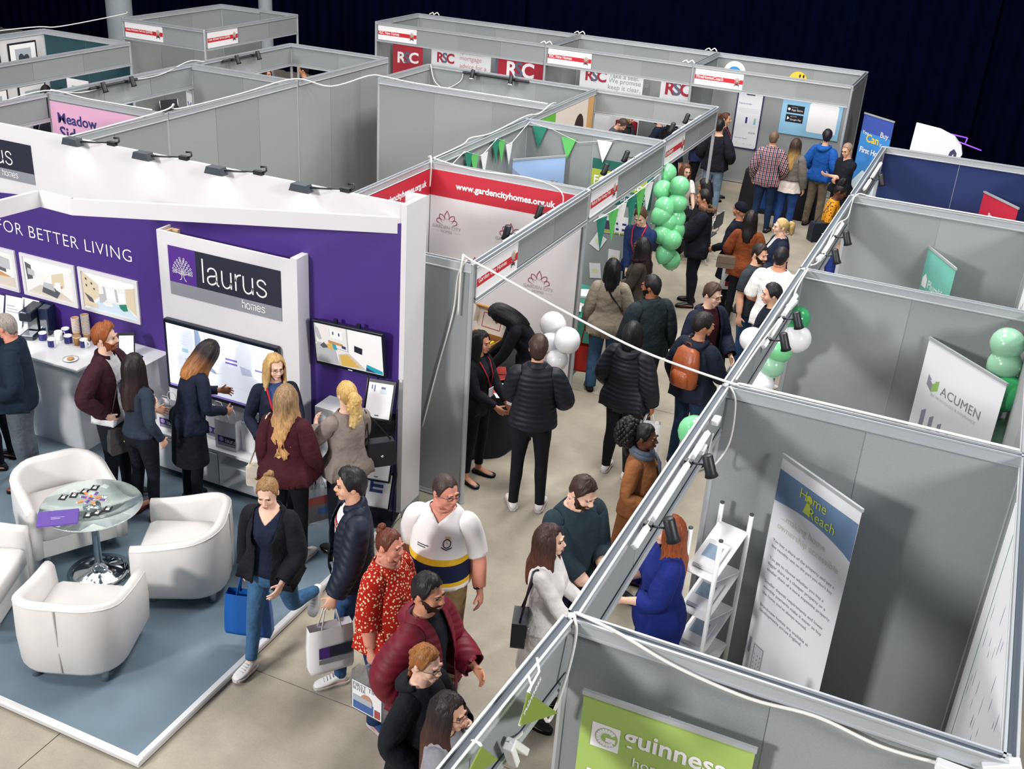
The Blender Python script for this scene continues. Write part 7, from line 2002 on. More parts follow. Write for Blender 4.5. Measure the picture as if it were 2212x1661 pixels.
# ---------------------------------------------------------------- balloons
def balloon_mat(name, c, a):
    m = mat(name, c, .18, spec=.5); b = m.node_tree.nodes["Principled BSDF"]; b.inputs["Transmission Weight"].default_value = a; b.inputs["Subsurface Weight"].default_value = 0
    return m
BGREEN = balloon_mat("balloon_mint", '#7fd69a', .15); BWHITE = balloon_mat("balloon_white", '#e6e6ea', .10); BCLEAR = balloon_mat("balloon_pearl_green", '#a9dcbc', .35); BEMER = balloon_mat("balloon_emerald", '#3fae6c', .25)
def balloon(label, p, r, m, tilt=(0, 0, 1), grp=None):
    o = empty('balloon', label, 'balloon', p, group=grp)
    q = Vector((0, 0, 1)).rotation_difference(Vector(tilt)); o.rotation_mode = 'QUATERNION'; o.rotation_quaternion = q
    b = MB(); b.lathe([(r * .05, -r * 1.22), (r * .30, -r * 1.05), (r * .66, -r * .76), (r * .90, -r * .36), (r, 0.05 * r), (r * .95, r * .40), (r * .78, r * .72), (r * .50, r * .94), (r * .20, r * 1.04), (r * .01, r * 1.06)], n=20); b.build('skin', m, o)
    b = MB(); b.lathe([(r * .04, -r * 1.20), (r * .10, -r * 1.30), (r * .02, -r * 1.31)], n=8); b.build('knot', m, o)
for i, p in enumerate(((-2.586, 10.134, 2.02), (-2.29, 9.75, 1.98), (-2.522, 9.849, 1.86), (-2.4, 9.575, 1.72), (-2.279, 9.706, 1.76), (-2.355, 9.596, 1.52), (-2.264, 9.703, 1.56), (-2.362, 9.519, 1.36), (-2.229, 9.478, 1.32), (-2.293, 9.501, 1.12), (-2.253, 9.683, 1.42), (-2.226, 9.576, 1.02), (-2.424, 9.529, 1.62))):
    balloon('mint green balloon in the column tied to the aisle post, ' + ('topmost', 'topmost on the right', 'third down on the left', 'fourth down on the left', 'upper right, at shoulder height', 'middle left', 'middle right', 'low on the left', 'low and central', 'second from the bottom', 'lower right', 'lowest', 'half hidden behind the rest')[i], p, .135, BGREEN, (sin(i * 1.7) * .6, cos(i * 2.1) * .6, .7), 'mint balloon column on the aisle post')
for i, p in enumerate(((-2.308, 5.555, 1.5), (-2.076, 5.368, 1.45), (-2.165, 5.352, 1.22), (-2.281, 5.422, 1.35))):
    balloon('white balloon beside the black-haired woman, ' + ('topmost', 'rightmost', 'lowest', 'at the left of the four')[i], p, .135 if i < 2 else .115, BWHITE, ((i - 1.5) * .4, -.5, .7), 'white balloons at the flower-logo booth')
for i, (p, m, r) in enumerate((((0.063, 5.62, 2.081), BEMER, .12), ((0.097, 5.55, 1.914), BWHITE, .135), ((-0.024, 5.5, 1.8), BGREEN, .125), ((-0.068, 5.5, 1.622), BCLEAR, .12), ((-0.149, 5.45, 1.428), BWHITE, .135), ((-0.308, 5.6, 1.789), BWHITE, .12))):
    balloon('balloon on the white banner booth corner, ' + ('deep green one at the top', 'large white one', 'mint one in the middle', 'pearly green one lower down', 'lowest white one', 'white one out in the aisle')[i], p, r, m, (.3 * sin(i * 2), -.4, .8), 'balloons on the white banner booth corner')
for i, (p, m, r) in enumerate((((1.833, 5.4, 2.331), BCLEAR, .14), ((1.85, 5.38, 2.158), BCLEAR, .14), ((1.914, 5.3, 1.936), BEMER, .165), ((1.976, 5.3, 1.527), BCLEAR, .16), ((1.848, 5.45, 1.719), BWHITE, .11))):
    balloon('balloon hanging at the right edge beside white banner, ' + ('topmost pearly green', 'second pearly green', 'largest emerald green', 'lowest pearly green', 'small white one behind')[i], p, r, m, (.5 * sin(i * 1.3), -.3, .8), 'balloons at the right edge')
balloon('green balloon half hidden behind the near fascia', (-0.12, 2.743, 2.184), .12, BGREEN, (0, 0, 1), 'balloons by the near fascia')

# ---------------------------------------------------------------- bunting
FLG = [mat("flag_white", '#e4e4e4', .7), mat("flag_green", '#5cb85e', .7), mat("flag_dark_green", '#1f7a66', .7)]
def bunting(label, pts, flags, drop, tape=.006):
    o = empty('bunting', label, 'bunting'); b = MB(); b.tube(pts, tape, 5, flat=.4); b.build('tape', _white, o)
    for (p, d, c) in flags:
        p, d = Vector(p), Vector(d).normalized(); n = d.cross(Vector((0, 0, 1))).normalized() * .002; w_ = .11
        tip = p + Vector((0, 0, -drop)) + n * 6
        b = MB(); A = [p - d * w_, p + d * w_, tip]; b.add([q - n for q in A] + [q + n for q in A], [(0, 1, 2), (5, 4, 3), (0, 3, 4, 1), (1, 4, 5, 2), (2, 5, 3, 0)]); f_ = b.build('flag', FLG[c], o)
yb = LY[2] - .05; xb = XK + .06
bunting('bunting of green and white triangles along booth back walls', [(xb, 7.55, 2.36), (xb, 7.9, 2.46), (xb, 8.4, 2.30), (xb, 8.85, 2.44), (xb, 9.3, 2.28), (xb, yb, 2.47), (xb + .35, yb, 2.42), (xb + .75, yb, 2.30), (xb + 1.2, yb, 2.40), (xb + 1.35, yb, 2.44)],
        [((xb, 8.02, 2.42), (0, 1, 0), 2), ((xb, 8.2, 2.36), (0, 1, 0), 1), ((xb, 8.48, 2.32), (0, 1, 0), 0), ((xb, 8.82, 2.42), (0, 1, 0), 2), ((xb, 9.0, 2.38), (0, 1, 0), 1), ((xb, 9.25, 2.30), (0, 1, 0), 0), ((xb + .16, yb, 2.43), (1, 0, 0), 2), ((xb + .60, yb, 2.34), (1, 0, 0), 1), ((xb + 1.12, yb, 2.38), (1, 0, 0), 0)], .30)
xf = XL + .045
bunting('bunting hanging below the aisle fascia of the same booth', [(xf, LY[1] + .15, 2.10), (xf, 8.0, 2.06), (xf, 8.8, 2.07), (xf, LY[2] - .2, 2.10)],
        [((xf, 7.55, 2.07), (.25, 1, 0), 2), ((xf, 7.95, 2.06), (.25, 1, 0), 1), ((xf, 8.25, 2.06), (.25, 1, 0), 0), ((xf, 8.65, 2.06), (.25, 1, 0), 2), ((xf, 8.98, 2.07), (.25, 1, 0), 1), ((xf, 9.30, 2.08), (.25, 1, 0), 0)], .40)
GFL = mat("flag_olive", '#7c8f3a', .7)
o = empty('hanging_pennant', 'olive green lettered pennant tied to the near fascia', 'pennant')
A = [(0.08, -0.741, 2.631), (0.08, -0.306, 2.162), (0.08, -0.806, 2.498)]
b = MB(); n = Vector((.003, 0, 0)); b.add([Vector(q) - n for q in A] + [Vector(q) + n for q in A], [(0, 1, 2), (5, 4, 3), (0, 3, 4, 1), (1, 4, 5, 2), (2, 5, 3, 0)]); s = b.build('flag', GFL, o)
lettering('guinness', face_x(.084, A[2][1] + .03, A[2][2] + .02) @ Matrix.Rotation(.35, 4, 'Z'), width=.19, m=_white, parent=o, bold=.02)
b = MB(); b.tube([(0.03, -0.527, 2.639), (0.06, -0.564, 2.601), A[0]], .006, 5, flat=.4); b.tube([(0.03, -0.626, 2.623), (0.06, -0.649, 2.589), A[2]], .006, 5, flat=.4); b.build('tie_tape', _white, o)
o = empty('hanging_pennant', 'olive green pennant at the very bottom edge', 'pennant')
A = [(0.06, -1.153, 2.674), (0.06, -0.974, 2.449), (0.06, -1.309, 2.626)]
b = MB(); b.add([Vector(q) - n for q in A] + [Vector(q) + n for q in A], [(0, 1, 2), (5, 4, 3), (0, 3, 4, 1), (1, 4, 5, 2), (2, 5, 3, 0)]); b.build('flag', GFL, o)
b = MB(); b.tube([(0, -1.11, 2.643), (0.05, -1.154, 2.687), A[0]], .008, 5, flat=.4); b.build('tie_tape', _white, o)

# ---------------------------------------------------------------- cables, sockets and spotlights
CABLE = mat("white_cable", '#dcdad6', .5)
def smooth_path(P, n=6):
    P = [Vector(p) for p in P]; out = []
    for i in range(len(P) - 1):
        p0, p1, p2, p3 = P[max(i - 1, 0)], P[i], P[i + 1], P[min(i + 2, len(P) - 1)]
        for k in range(n):
            t = k / n
            out.append(.5 * ((2 * p1) + (p2 - p0) * t + (2 * p0 - 5 * p1 + 4 * p2 - p3) * t * t + (3 * p1 - p0 - 3 * p2 + p3) * t ** 3))
    out.append(P[-1]); return out
def cable(label, pts, r=.008, sockets=()):
    o = empty('power_cable', label, 'cable', group='white power cables over the booths'); b = MB(); b.tube(smooth_path(pts), r, 6); b.build('flex', CABLE, o)
    for p, q in sockets:
        p, q = Vector(p), Vector(q); d = (q - p).normalized(); sdx = d.cross(Vector((0, 0, 1))).normalized(); M = frame(p, d, sdx, d.cross(sdx))
        b = MB(); b.bbox((0, -.025, -.018), ((q - p).length, .025, .018), .006, 0, M); b.build('socket_block', MUGW, o)
T_ = HT + .010
a0 = (XL, LY[0], T_ + .012); a1 = (0, RY[1], T_ + .012)
cable('white cable slung across the aisle between booth posts', [(XL - .10, LY[0] - .05, 2.0), (XL - .08, LY[0] - .05, T_ + .02), a0, (-1.607, 3.75, 2.463), (-0.797, 3.45, 2.398), a1, (.12, RY[1] + .01, T_ + .015), (.5, RY[1] + .02, T_ + .012), (1.2, RY[1] + .02, T_ + .012), (1.95, RY[1] + .01, T_ + .012)], .010)
cable('white cable drooping down the grey stub wall', [(XL - .05, LY[0] - .02, T_ + .02), (XL - .12, LY[0] - .04, 2.38), (XL - .16, LY[0] - .035, 2.0), (XL - .30, LY[0] - .03, 1.4), (XL - .44, LY[0] - .03, .75)])
cable('white cable along the wall above lime green banner', [(.02, .0, T_ + .01), (.25, -.035, T_), (.55, -.05, 2.44), (.9, -.05, 2.40), (1.2, -.045, 2.42), (1.5, -.05, 2.38), (1.78, -.05, 2.40)], .009, [((1.72, -.06, 2.40), (1.90, -.06, 2.39)), ((1.90, -.03, 2.44), (2.04, -.01, 2.50))])
cable('white cable falling from the near corner post', [(.01, -.01, T_ + .01), (.05, -.06, 2.44), (.04, -.12, 2.2), (-.01, -.16, 1.95), (-0.03, -0.268, 2.141), (-0.02, -0.485, 2.152), (0, -0.702, 2.276)], .009, [((0, -0.692, 2.276), (0, -0.504, 2.058)), ((0.02, -0.762, 2.318), (0.02, -0.677, 2.146))])
cable('white cable looping inside the tall banner booth', [(.04, RY[1] - .03, T_), (.10, RY[1] - .06, 2.4), (.11, RY[1] - .10, 2.1), (.04, RY[1] - .25, 1.95), (.05, RY[1] - .5, 2.15), (.07, RY[1] - .55, 2.38)], .008, [((.08, 2.05, 2.42), (.08, 2.14, 2.43)), ((.07, 2.42, 2.46), (.07, 2.52, 2.46))])
cable('white cable on top of the white banner booth front', [(.05, RY[1] + .1, T_), (.06, 3.9, T_), (.07, 4.9, 2.45), (.05, 5.3, T_ - .02), (.05, RY[2] - .05, T_ + .01)], .008, [((.07, 4.85, 2.46), (.09, 5.05, 2.46))])
cable('white cable on top of the teal banner booth front', [(.05, RY[2] + .1, T_), (.07, 6.4, 2.44), (.05, 7.4, T_), (.06, 8.2, 2.4), (.05, RY[3] - .05, T_ + .01), (.3, RY[3], T_), (1.2, RY[3] + .01, T_), (1.9, RY[3], T_)], .008, [((.06, 6.3, 2.46), (.08, 6.5, 2.46))])
cable('white cable along the long left wall top', [(NX1, 5.2, T_), (NX1 - .02, 6.0, T_), (NX1, 7.05, T_ + .03), (NX1 + .03, 7.2, T_ + .09), (NX1 - .02, 7.35, T_), (NX1, 8.6, T_), (NX1, 9.95, T_ + .02), (NX1 + .35, 10.4, 2.40), (-7.75, 10.95, T_ + .02), (-7.5, 11.0, T_ + .03), (-7.0, 11.02, T_), (-5.9, 11.02, T_), (-4.75, 11.02, T_)], .010)
cable('white cable with loops on the bunting booth wall', [(XK, 7.2, T_), (XK - .02, 8.0, T_), (XK - .06, 8.3, T_ + .02), (XK, 8.8, T_), (XK, 9.9, T_ + .03), (XK + .03, 10.3, T_), (XK, 10.8, T_ + .05), (XK - .02, 11.05, T_ + .02)], .009)
cable('white cable across the red web address wall top', [(XK + .05, LY[1], T_ + .02), (XK + .6, LY[1] - .03, T_ - .02), (XK + 1.3, LY[1] - .02, T_), (XL - .30, LY[1] - .04, 2.42), (XL - .29, LY[1] - .06, 2.15)], .008)
cable('white cable knotted above the red corner', [(XK - .03, LY[1] + .02, T_ + .02), (XK + .03, LY[1] - .04, T_ + .04), (XK + .04, LY[1] - .05, 2.40), (XK + .03, LY[1] - .05, 2.2)], .012)
cable('white cable with two lamps in the chair booth', [(NX0, 7.1, T_ + .02), (NX0 + .05, 7.6, 2.42), (NX0 + .05, 8.4, 2.45), (NX0 + .05, 9.2, 2.44), (NX0, 9.95, T_ + .03), (NX0 + .1, 10.2, T_)], .008)
cable('white cable over the photograph booth corner', [(-14.9, 8.8, T_ - .05), (FX0 - .1, 10.6, T_ + .02), (FX0 + .1, 11.1, T_ + .01), (-14.3, 12.75, T_ + .05), (-14.2, 12.8, T_ + .1)], .010)
cable('white cable along the pink wall top', [(NX0 - .05, 6.0, T_ - .06), (NX0, 7.0, T_ + .02), (NX0 + .7, 7.05, T_), (NX1 - .2, 7.05, T_ + .01)], .009)
cable('white cable on the spotlight booth', [(-7.55, 12.6, T_), (-7.45, 12.58, 2.25), (-7.25, 12.6, 2.16), (-7.0, 12.62, 2.30), (-6.95, 12.63, 2.44)], .008)
for i, p in enumerate(((CX[0] + .4, CY1), (CX[1], CY1), (CX[1], CY0), (CX[2] - .15, CY1), (CX[2] - .1, CY0))):
    cable('short white cable knot on the back row, ' + ('leftmost', 'second on the rear rail', 'on the front rail', 'third on the rear rail', 'beside the app booth')[i], [(p[0] - .12, p[1], T_), (p[0] - .05, p[1] + .02, T_ + .04), (p[0], p[1] - .02, T_ + .01), (p[0] + .06, p[1] + .02, T_ + .05), (p[0] + .12, p[1], T_)], .012)

def spot_bar(label, p0, p1, heads, bar=True, out=(1, 0, 0), lit=None, m=None):
    """light bar on a rail with spotlight heads on stems"""
    o = empty('track_spotlight', label, 'spotlight', group='booth track spotlights'); p0, p1 = Vector(p0), Vector(p1); d = (p1 - p0).normalized(); out = Vector(out)
    b = MB(); b.tube([p0, p1], .022, 4, smooth=False); b.build('light_bar', m or MUGW, o)
    for i, t in enumerate(heads):
        c = p0.lerp(p1, t); e = c + out * .13 + Vector((0, 0, .02))
        b = MB(); b.box((-.025, -.02, -.02), (.025, .02, .02), 0, Matrix.Translation(c)); b.tube([c, e], .007, 6); b.build('stem', BLK, o)
        b = MB(); ax = (out * .35 + Vector((0, 0, -1))).normalized(); q = Vector((0, 0, 1)).rotation_difference(-ax).to_matrix().to_4x4()
        b.lathe([(.026, .07), (.034, .06), (.036, -.05), (.044, -.075), (.040, -.077), (.030, -.05)], n=14, M=Matrix.Translation(e) @ q); hd = b.build('lamp_head', BLK, o)
        if lit:
            b = MB(); b.lathe([(.001, -.070), (.036, -.072)], n=12, M=Matrix.Translation(e) @ q); b.build('bulb', mat("lamp_glow", '#ffffff', .5, emit=lit), hd)
            l_ = bpy.data.lights.new('spot_beam', 'SPOT'); l_.energy = 14 if lit < 40 else 30; l_.spot_size = 1.9; l_.spot_blend = .8; l_.shadow_soft_size = .03
            lo = bpy.data.objects.new('spot_beam', l_); COL.objects.link(lo); lo.parent = o; lo.location = e + ax * .09; lo.rotation_mode = 'QUATERNION'; lo.rotation_quaternion = (ax).to_track_quat('-Z', 'Y')
spot_bar('light bar with two black spots in the tall banner booth', (.07, .75, 2.47), (.07, 2.25, 2.47), (.16, .70))
spot_bar('light bar with two black spots over the booth balloons', (.07, 3.9, 2.46), (.07, 5.2, 2.46), (.12, .52))
spot_bar('light bar with two black spots in the teal banner booth', (.07, 6.3, 2.46), (.07, 7.7, 2.46), (.12, .6))
spot_bar('light bar with one black spot in the navy booth', (.07, 9.3, 2.46), (.07, 10.8, 2.46), (.35,))
spot_bar('two black spots inside the flower-logo booth fascia', (XL - .07, 5.0, 2.46), (XL - .07, 6.5, 2.46), (.18, .72), out=(-.6, 0, 0))
spot_bar('two black spots inside the bunting booth fascia', (XL - .07, 7.7, 2.46), (XL - .07, 9.2, 2.46), (.30, .80), out=(-.8, 0, 0))
spot_bar('black spot inside the corner booth fascia', (XL - .07, 10.6, 2.46), (XL - .07, 12.0, 2.46), (.2, .72), out=(-.8, 0, 0))
spot_bar('black bar with two glaring white spotlights', (-6.95, LY[3] - .06, 2.46), (-5.75, LY[3] - .06, 2.46), (.20, .78), out=(0, -1, 0), lit=60, m=BLK)
spot_bar('two glowing spots on the chair booth fascia', (NX0 + .06, 7.75, 2.45), (NX0 + .06, 8.7, 2.45), (.15, .75), lit=25, m=BLK)
spot_bar('two glowing spots on the open booth fascia', (NX0 + .06, 10.7, 2.45), (NX0 + .06, 11.7, 2.45), (.22, .78), lit=25, m=BLK)

# ---------------------------------------------------------------- tables, seats and displays
BCLOTH = mat("black_tablecloth", '#0c0f18', .85, noise=.15, nscale=5)
def cloth_table(label, x0, x1, y0, y1, m, z=.74, rnd=.0):
    o = empty('clothed_table', label, 'table', ((x0 + x1) / 2, (y0 + y1) / 2, 0)); w, d = (x1 - x0) / 2, (y1 - y0) / 2
    def ring(zz, k, n=48):
        out = []
        for i in range(n):
            a = 2 * pi * i / n; c, s_ = cos(a), sin(a); e = .35 if not rnd else 1.0
            px = w * (abs(c) ** e) * (1 if c > 0 else -1); py = d * (abs(s_) ** e) * (1 if s_ > 0 else -1)
            f = 1 + k * (.03 + .025 * sin(9 * a + 1)); out.append((px * f, py * f, zz))
        return out
    b = MB(); b.loft([ring(.015, 1.6), ring(z * .5, 1.0), ring(z - .02, .12), ring(z, 0)], 0, caps=(False, True)); b.build('tablecloth', m, o)
    for sx in (-1, 1):
        for sy in (-1, 1):
            b = MB(); b.tube([(sx * w * .7, sy * d * .7, 0), (sx * w * .7, sy * d * .7, z - .03)], .015, 6); b.build('leg', BLK2, o)
    return o
cloth_table('black-clothed oval table in the flower-logo booth', -3.75, -2.60, 4.95, 6.45, BCLOTH, .75, 1.0)
cloth_table('teal-clothed table in the bunting booth', -3.75, -2.75, 7.45, 8.75, mat("teal_tablecloth", '#2f8a78', .8))
cloth_table('black-clothed table before the app booth', -2.75, -1.35, 16.05, 16.75, BCLOTH)
cloth_table('white-topped table in second back-row booth', -5.75, -4.95, 16.55, 17.1, WBAN)
cloth_table('black-clothed table at the end of the corner booth', -3.5, -2.95, 12.75, 13.2, BCLOTH)
# gift box
o = empty('gift_box', 'open kraft mailing box with printed lid on table', 'box', (-3.35, 6.10, .751), math.radians(-8))
KR = mat("kraft_board", '#a87038', .8); b = MB()
for r_ in ((-.20, -.15, .20, -.14), (-.20, .14, .20, .15), (-.20, -.14, -.19, .14), (.19, -.14, .20, .14)): b.box((r_[0], r_[1], 0), (r_[2], r_[3], .16))
b.box((-.20, -.15, 0), (.20, .15, .006)); b.build('tray', KR, o)
Ml = frame((-.20, .15, .16), (1, 0, 0), (0, .28, .96), (0, -.96, .28)); b = MB(); b.box((0, 0, -.004), (.40, .30, .004), 0, Ml); b.box((0, .29, .004), (.40, .30, .10), 1, Ml); b.box((0, .10, .004), (.008, .29, .09), 0, Ml); b.box((.392, .10, .004), (.40, .29, .09), 0, Ml); lid = b.build('lid', [mat("lid_white", '#dcd2c6', .7), KR], o)
flat(stroke([(.08, .06), (.32, .06), (.32, .22), (.08, .22), (.08, .06)], .008), Ml, 0, lift=.006).build('printed_border', LOTUS, lid)
b = MB()
for i in range(9): b.box((-.16 + .035 * i, -.10 + .02 * (i % 3), .02), (-.13 + .035 * i, .08, .10 + .02 * (i % 2)), i % 3)
b.build('packets', [PAPER, mat("packet_yellow", '#d9c84a', .6), mat("packet_green", '#9db86a', .6)], o)
def leaflet(label, p, rzz, w, h, m, grp, band=None, t=.003):
    o = empty('leaflet', label, 'leaflet', p, rzz, grp); b = MB(); b.box((-w / 2, -h / 2, 0), (w / 2, h / 2, t)); s = b.build('paper', m, o)
    if band: flat([rect(-w / 2, 0, w / 2, h / 2)], Matrix.Translation((0, 0, t)), 0, lift=.0006).build('printed_band', band, o)
REDP = mat("leaflet_red", '#d84438', .5)
for i, (u, rr, m, bd) in enumerate((((-2.95, 5.72), .5, REDP, None), ((-2.86, 5.55), .3, REDP, None), ((-2.78, 5.42), .8, PAPER, None), ((-2.72, 5.22), .4, PAPER, REDP))):
    leaflet('flyer on the black oval table, ' + ('small red one farthest from the man', 'larger red one', 'white one under a hand', 'white and red one nearest')[i], (u[0], u[1], .752), rr, .15, .21, m, 'flyers on the black table', bd)
for i in range(7): leaflet('booklet in the fanned stack on the teal table', (-2.95 + .01 * i, 8.0 - .03 * i, .742 + .006 * i), .1 * i - .3, .15, .21, [PAPER, mat("leaflet_pink", '#c98a80', .6)][i % 2], 'fanned booklets on the teal table', t=.005)
leaflet('white paper heap at the back of the teal table', (-3.0, 8.4, .742), .5, .2, .25, PAPER, None, t=.03); leaflet('white leaflet at the front of the teal table', (-2.9, 7.65, .742), .2, .18, .22, PAPER, None)
# folded white rack
def zig_rack():
    o = empty('brochure_rack', 'white folding zigzag brochure rack in the tall banner booth', 'rack', (.20, 2.60, 0), math.radians(-14)); w, d, H = .24, .46, 1.62
    for sx in (-1, 1):
        for sy in (-1, 1):
            b = MB(); b.lathe([(.018, 0), (.018, H)], (sx * w / 2, sy * d / 2, 0), 10); p_ = b.build('pole', MUGW, o)
            b = MB(); b.lathe([(.016, H), (.017, H + .012), (.010, H + .016)], (sx * w / 2, sy * d / 2, 0), 10); b.build('pole_cap', BLK2, p_)
    for i in range(4):
        z = .25 + i * .34
        for k, (ya, za, yb_, zb) in enumerate(((-d / 2, z, d / 2, z + .20), (d / 2, z + .20, -d / 2, z + .34))):
            if i == 3 and k == 1: continue
            L_ = math.hypot(yb_ - ya, zb - za); dy, dz = (yb_ - ya) / L_, (zb - za) / L_
            M = frame((-w / 2, ya, za), (1, 0, 0), (0, dy, dz), (0, -dz, dy)); b = MB(); b.box((0, 0, -.003), (w, L_, .003), 0, M); b.build('shelf', MUGW, o)
    for i in range(4):
        z = .25 + i * .34
        q = empty('brochure_pile', 'pile of white brochures on the zigzag rack, ' + ('lowest shelf', 'second shelf', 'third shelf', 'top shelf')[i], 'brochures'); q.location = o.location; q.rotation_euler = o.rotation_euler
        for k in range(3):
            M = frame((-.09, -.18 + .006 * k, z + .032 + .008 * k), (1, 0, 0), (0, .917, .399), (0, -.399, .917)); b = MB(); b.box((0, 0, 0), (.17, .24, .006), 0, M); b.build('brochure', PAPER, q)
        flat([rect(.02, .08, .14, .20)], M, 0, lift=.0065).build('cover_print', mat("print_steel_blue", '#8aa0b4', .6), q)
zig_rack()
def moulded_chair(label, x, y, deg, m):
    o = empty('moulded_chair', label, 'chair', (x, y, 0), math.radians(deg + 90), 'moulded chairs')
    rows = []
    for t, (yy, z) in enumerate(((-.21, .43), (-.10, .44), (.10, .43), (.19, .46), (.22, .56), (.25, .70), (.27, .82), (.275, .84))):
        hw = .22 - .02 * (t > 4) - .05 * (t == 7)
        rows.append([(hw * k, yy + .03 * k * k * (1 if t < 3 else -1), z + .02 * k * k * (t < 3)) for k in np.linspace(-1, 1, 9)])
    b = MB(); b.loft(rows, closed=False); b.loft([[(p[0], p[1] + .006, p[2] - .008) for p in r] for r in rows], closed=False); b.build('shell', m, o)
    for sx in (-1, 1):
        for sy in (-1, 1):
            b = MB(); b.tube([(sx * .15, sy * .13, .43), (sx * .21, sy * .22, 0)], .012, 8); b.build('leg', CHROME, o)
moulded_chair('white moulded chair beside the zigzag rack', .47, 2.02, 150, MUGW)
moulded_chair('white moulded chair by the map board', 1.62, .55, 200, MUGW)
def folding_chair(label, x, y, deg, m):
    o = empty('folding_chair', label, 'chair', (x, y, 0), math.radians(deg + 90), 'grey folding chairs')
    b = MB(); b.bbox((-.21, -.20, .43), (.21, .19, .46), .02); b.build('seat', m, o)
    b = MB(); b.loft([[(.21 * k, .24 + .02 * (1 - k * k), z) for k in np.linspace(-1, 1, 9)] for z in (.62, .66, .80, .84)], closed=False); b.loft([[(.21 * k, .252 + .02 * (1 - k * k), z) for k in np.linspace(-1, 1, 9)] for z in (.84, .80, .66, .62)], closed=False); b.build('backrest', m, o)
    for s_ in (-1, 1):
        b = MB(); b.tube([(s_ * .20, -.24, 0), (s_ * .20, .20, .50), (s_ * .20, .25, .84)], .011, 6); b.tube([(s_ * .19, .24, 0), (s_ * .19, -.12, .44)], .011, 6); b.build('leg_frame', CHROME, o)
DGY = mat("chair_charcoal", '#3c4247', .6)
folding_chair('charcoal folding chair in the left chair booth', *(-13.866, 13.567), -20, DGY)
folding_chair('charcoal folding chair before the app poster', -1.75, 17.35, -90, DGY)
folding_chair('charcoal folding chair under the seated woman in white', -3.30, 13.78, -50, DGY)
folding_chair('charcoal folding chair under the seated visitor in black', -2.60, 12.78, 175, DGY)
o = empty('red_chair', 'red rounded chair in the second back-row booth', 'chair', (-5.55, 17.35, 0)); b = MB(); b.lathe([(.20, .42), (.24, .46), (.24, .52), (.02, .53)], n=20); b.build('seat', RSCR, o)
b = MB(); b.loft([[(.24 * cos(a), .24 * sin(a) + .03 * (z - .5), z) for a in np.linspace(.2, pi - .2, 14)] for z in (.50, .62, .80, .95, 1.0)], closed=False); b.loft([[(.22 * cos(a), .22 * sin(a) + .03 * (z - .5), z) for a in np.linspace(pi - .2, .2, 14)] for z in (.50, .62, .80, .95, 1.0)], closed=False); b.build('backrest', RSCR, o)
b = MB(); b.lathe([(.2, .0), (.2, .02), (.03, .05), (.03, .42)], n=16); b.build('pedestal', CHROME, o)
o = empty('laptop', 'open laptop on the white-topped table', 'laptop', (-5.30, 16.75, .742), math.radians(80)); b = MB(); b.bbox((-.16, -.11, 0), (.16, .11, .015), .005); b.build('base', BLK2, o)
b = MB(); b.box((-.16, .11, .012), (.16, .12, .22), 0, Matrix.Rotation(-.15, 4, 'X')); b.build('lid', BLK2, o)
# white curved display behind the navy booth with purple light lines
o = empty('curved_display', 'white sail-shaped counter display behind the navy booth', 'display')
M = face_y(.20, 13.6, 1.9); P_ = [(0, 0), (.70, .10), (.76, .24), (.72, .36), (.60, .48), (.38, .56), (.02, .60)]
b = MB(); b.prism(P_, -.10, .0, 0, M); b.build('board', WBAN, o)
flat([[(.56, .14), (.58, .26), (.63, .31), (.68, .25), (.68, .16), (.65, .16), (.635, .24), (.60, .16)]], M, 0, lift=.002).build('logo_mark', mat("print_ink_violet", '#3a3458', .6), o)
b = MB(); b.box((.36, 13.62, 0), (.66, 13.70, 1.95)); b.build('support', mat("grey_support", '#4a4c55', .7), o)
for i, (p, q) in enumerate((((0.526, 13.9, 2.378), (0.971, 13.9, 2.34)), ((0.84, 13.9, 2.27), (1.207, 13.9, 2.186)), ((0.971, 13.9, 2.34), (0.958, 13.9, 2.253)))):
    b = MB(); b.tube([p, q], .010, 5); so = b.build('neon_line', mat("neon_violet", '#8a4ad0', .4, emit=.8), o)
# dark stacked chairs and a flight case in the gloom behind
for i, (x, y) in enumerate(((2.6, 15.2), (3.3, 15.6))):
    folding_chair('black folding chair in the dark behind the navy booth, ' + ('left one', 'right one')[i], x, y, -110, mat("chair_black", '#12151c', .6))

# ---------------------------------------------------------------- bags and things held
def tote(label, p, rzz, w, h, d, m, hm=None, drop=.18, name='tote_bag', grp=None, flare=0.0):
    """soft bag hanging from a hand at p"""
    p = Vector(p); o = empty(name, label, 'bag', p, rzz, grp); z1 = -drop; z0 = z1 - h
    def ring(z, f): return [(w / 2 * f * c, d / 2 * s_, z) for c, s_ in ((-1, -1), (-.4, -1.15), (.4, -1.05), (1, -1), (1, 1), (.4, 1.1), (-.4, 1.15), (-1, 1))]
    b = MB(); b.loft([ring(z0, .94 + flare), ring(z0 + .03, 1 + flare), ring((z0 + z1) / 2, 1.02 + flare * .5), ring(z1, .96)], 0, caps=(True, False)); s = b.build('bag_body', m, o)
    for yy in (-d / 2, d / 2):
        b = MB(); b.tube([(-w * .22, yy, z1 - .02), (-w * .12, yy * .4, -.03), (0, 0, 0), (w * .12, yy * .4, -.03), (w * .22, yy, z1 - .02)], .009, 6, flat=.5); b.build('handle', hm or m, o)
    return o, s, frame((p.x, p.y, p.z), (cos(rzz), sin(rzz), 0), (0, 0, 1), (sin(rzz), -cos(rzz), 0)), z0, z1
BLUEB = mat("bag_blue", '#1459a8', .45); CLEARB = mat("bag_clear", '#cdd2d4', .2, trans=.75, alpha=.55)
tote('blue carrier bag held by the walking woman', hand_at(P_WALK, 'r') + Vector((0, 0, -.01)), .3, .34, .38, .08, BLUEB, name='carrier_bag', flare=.1)
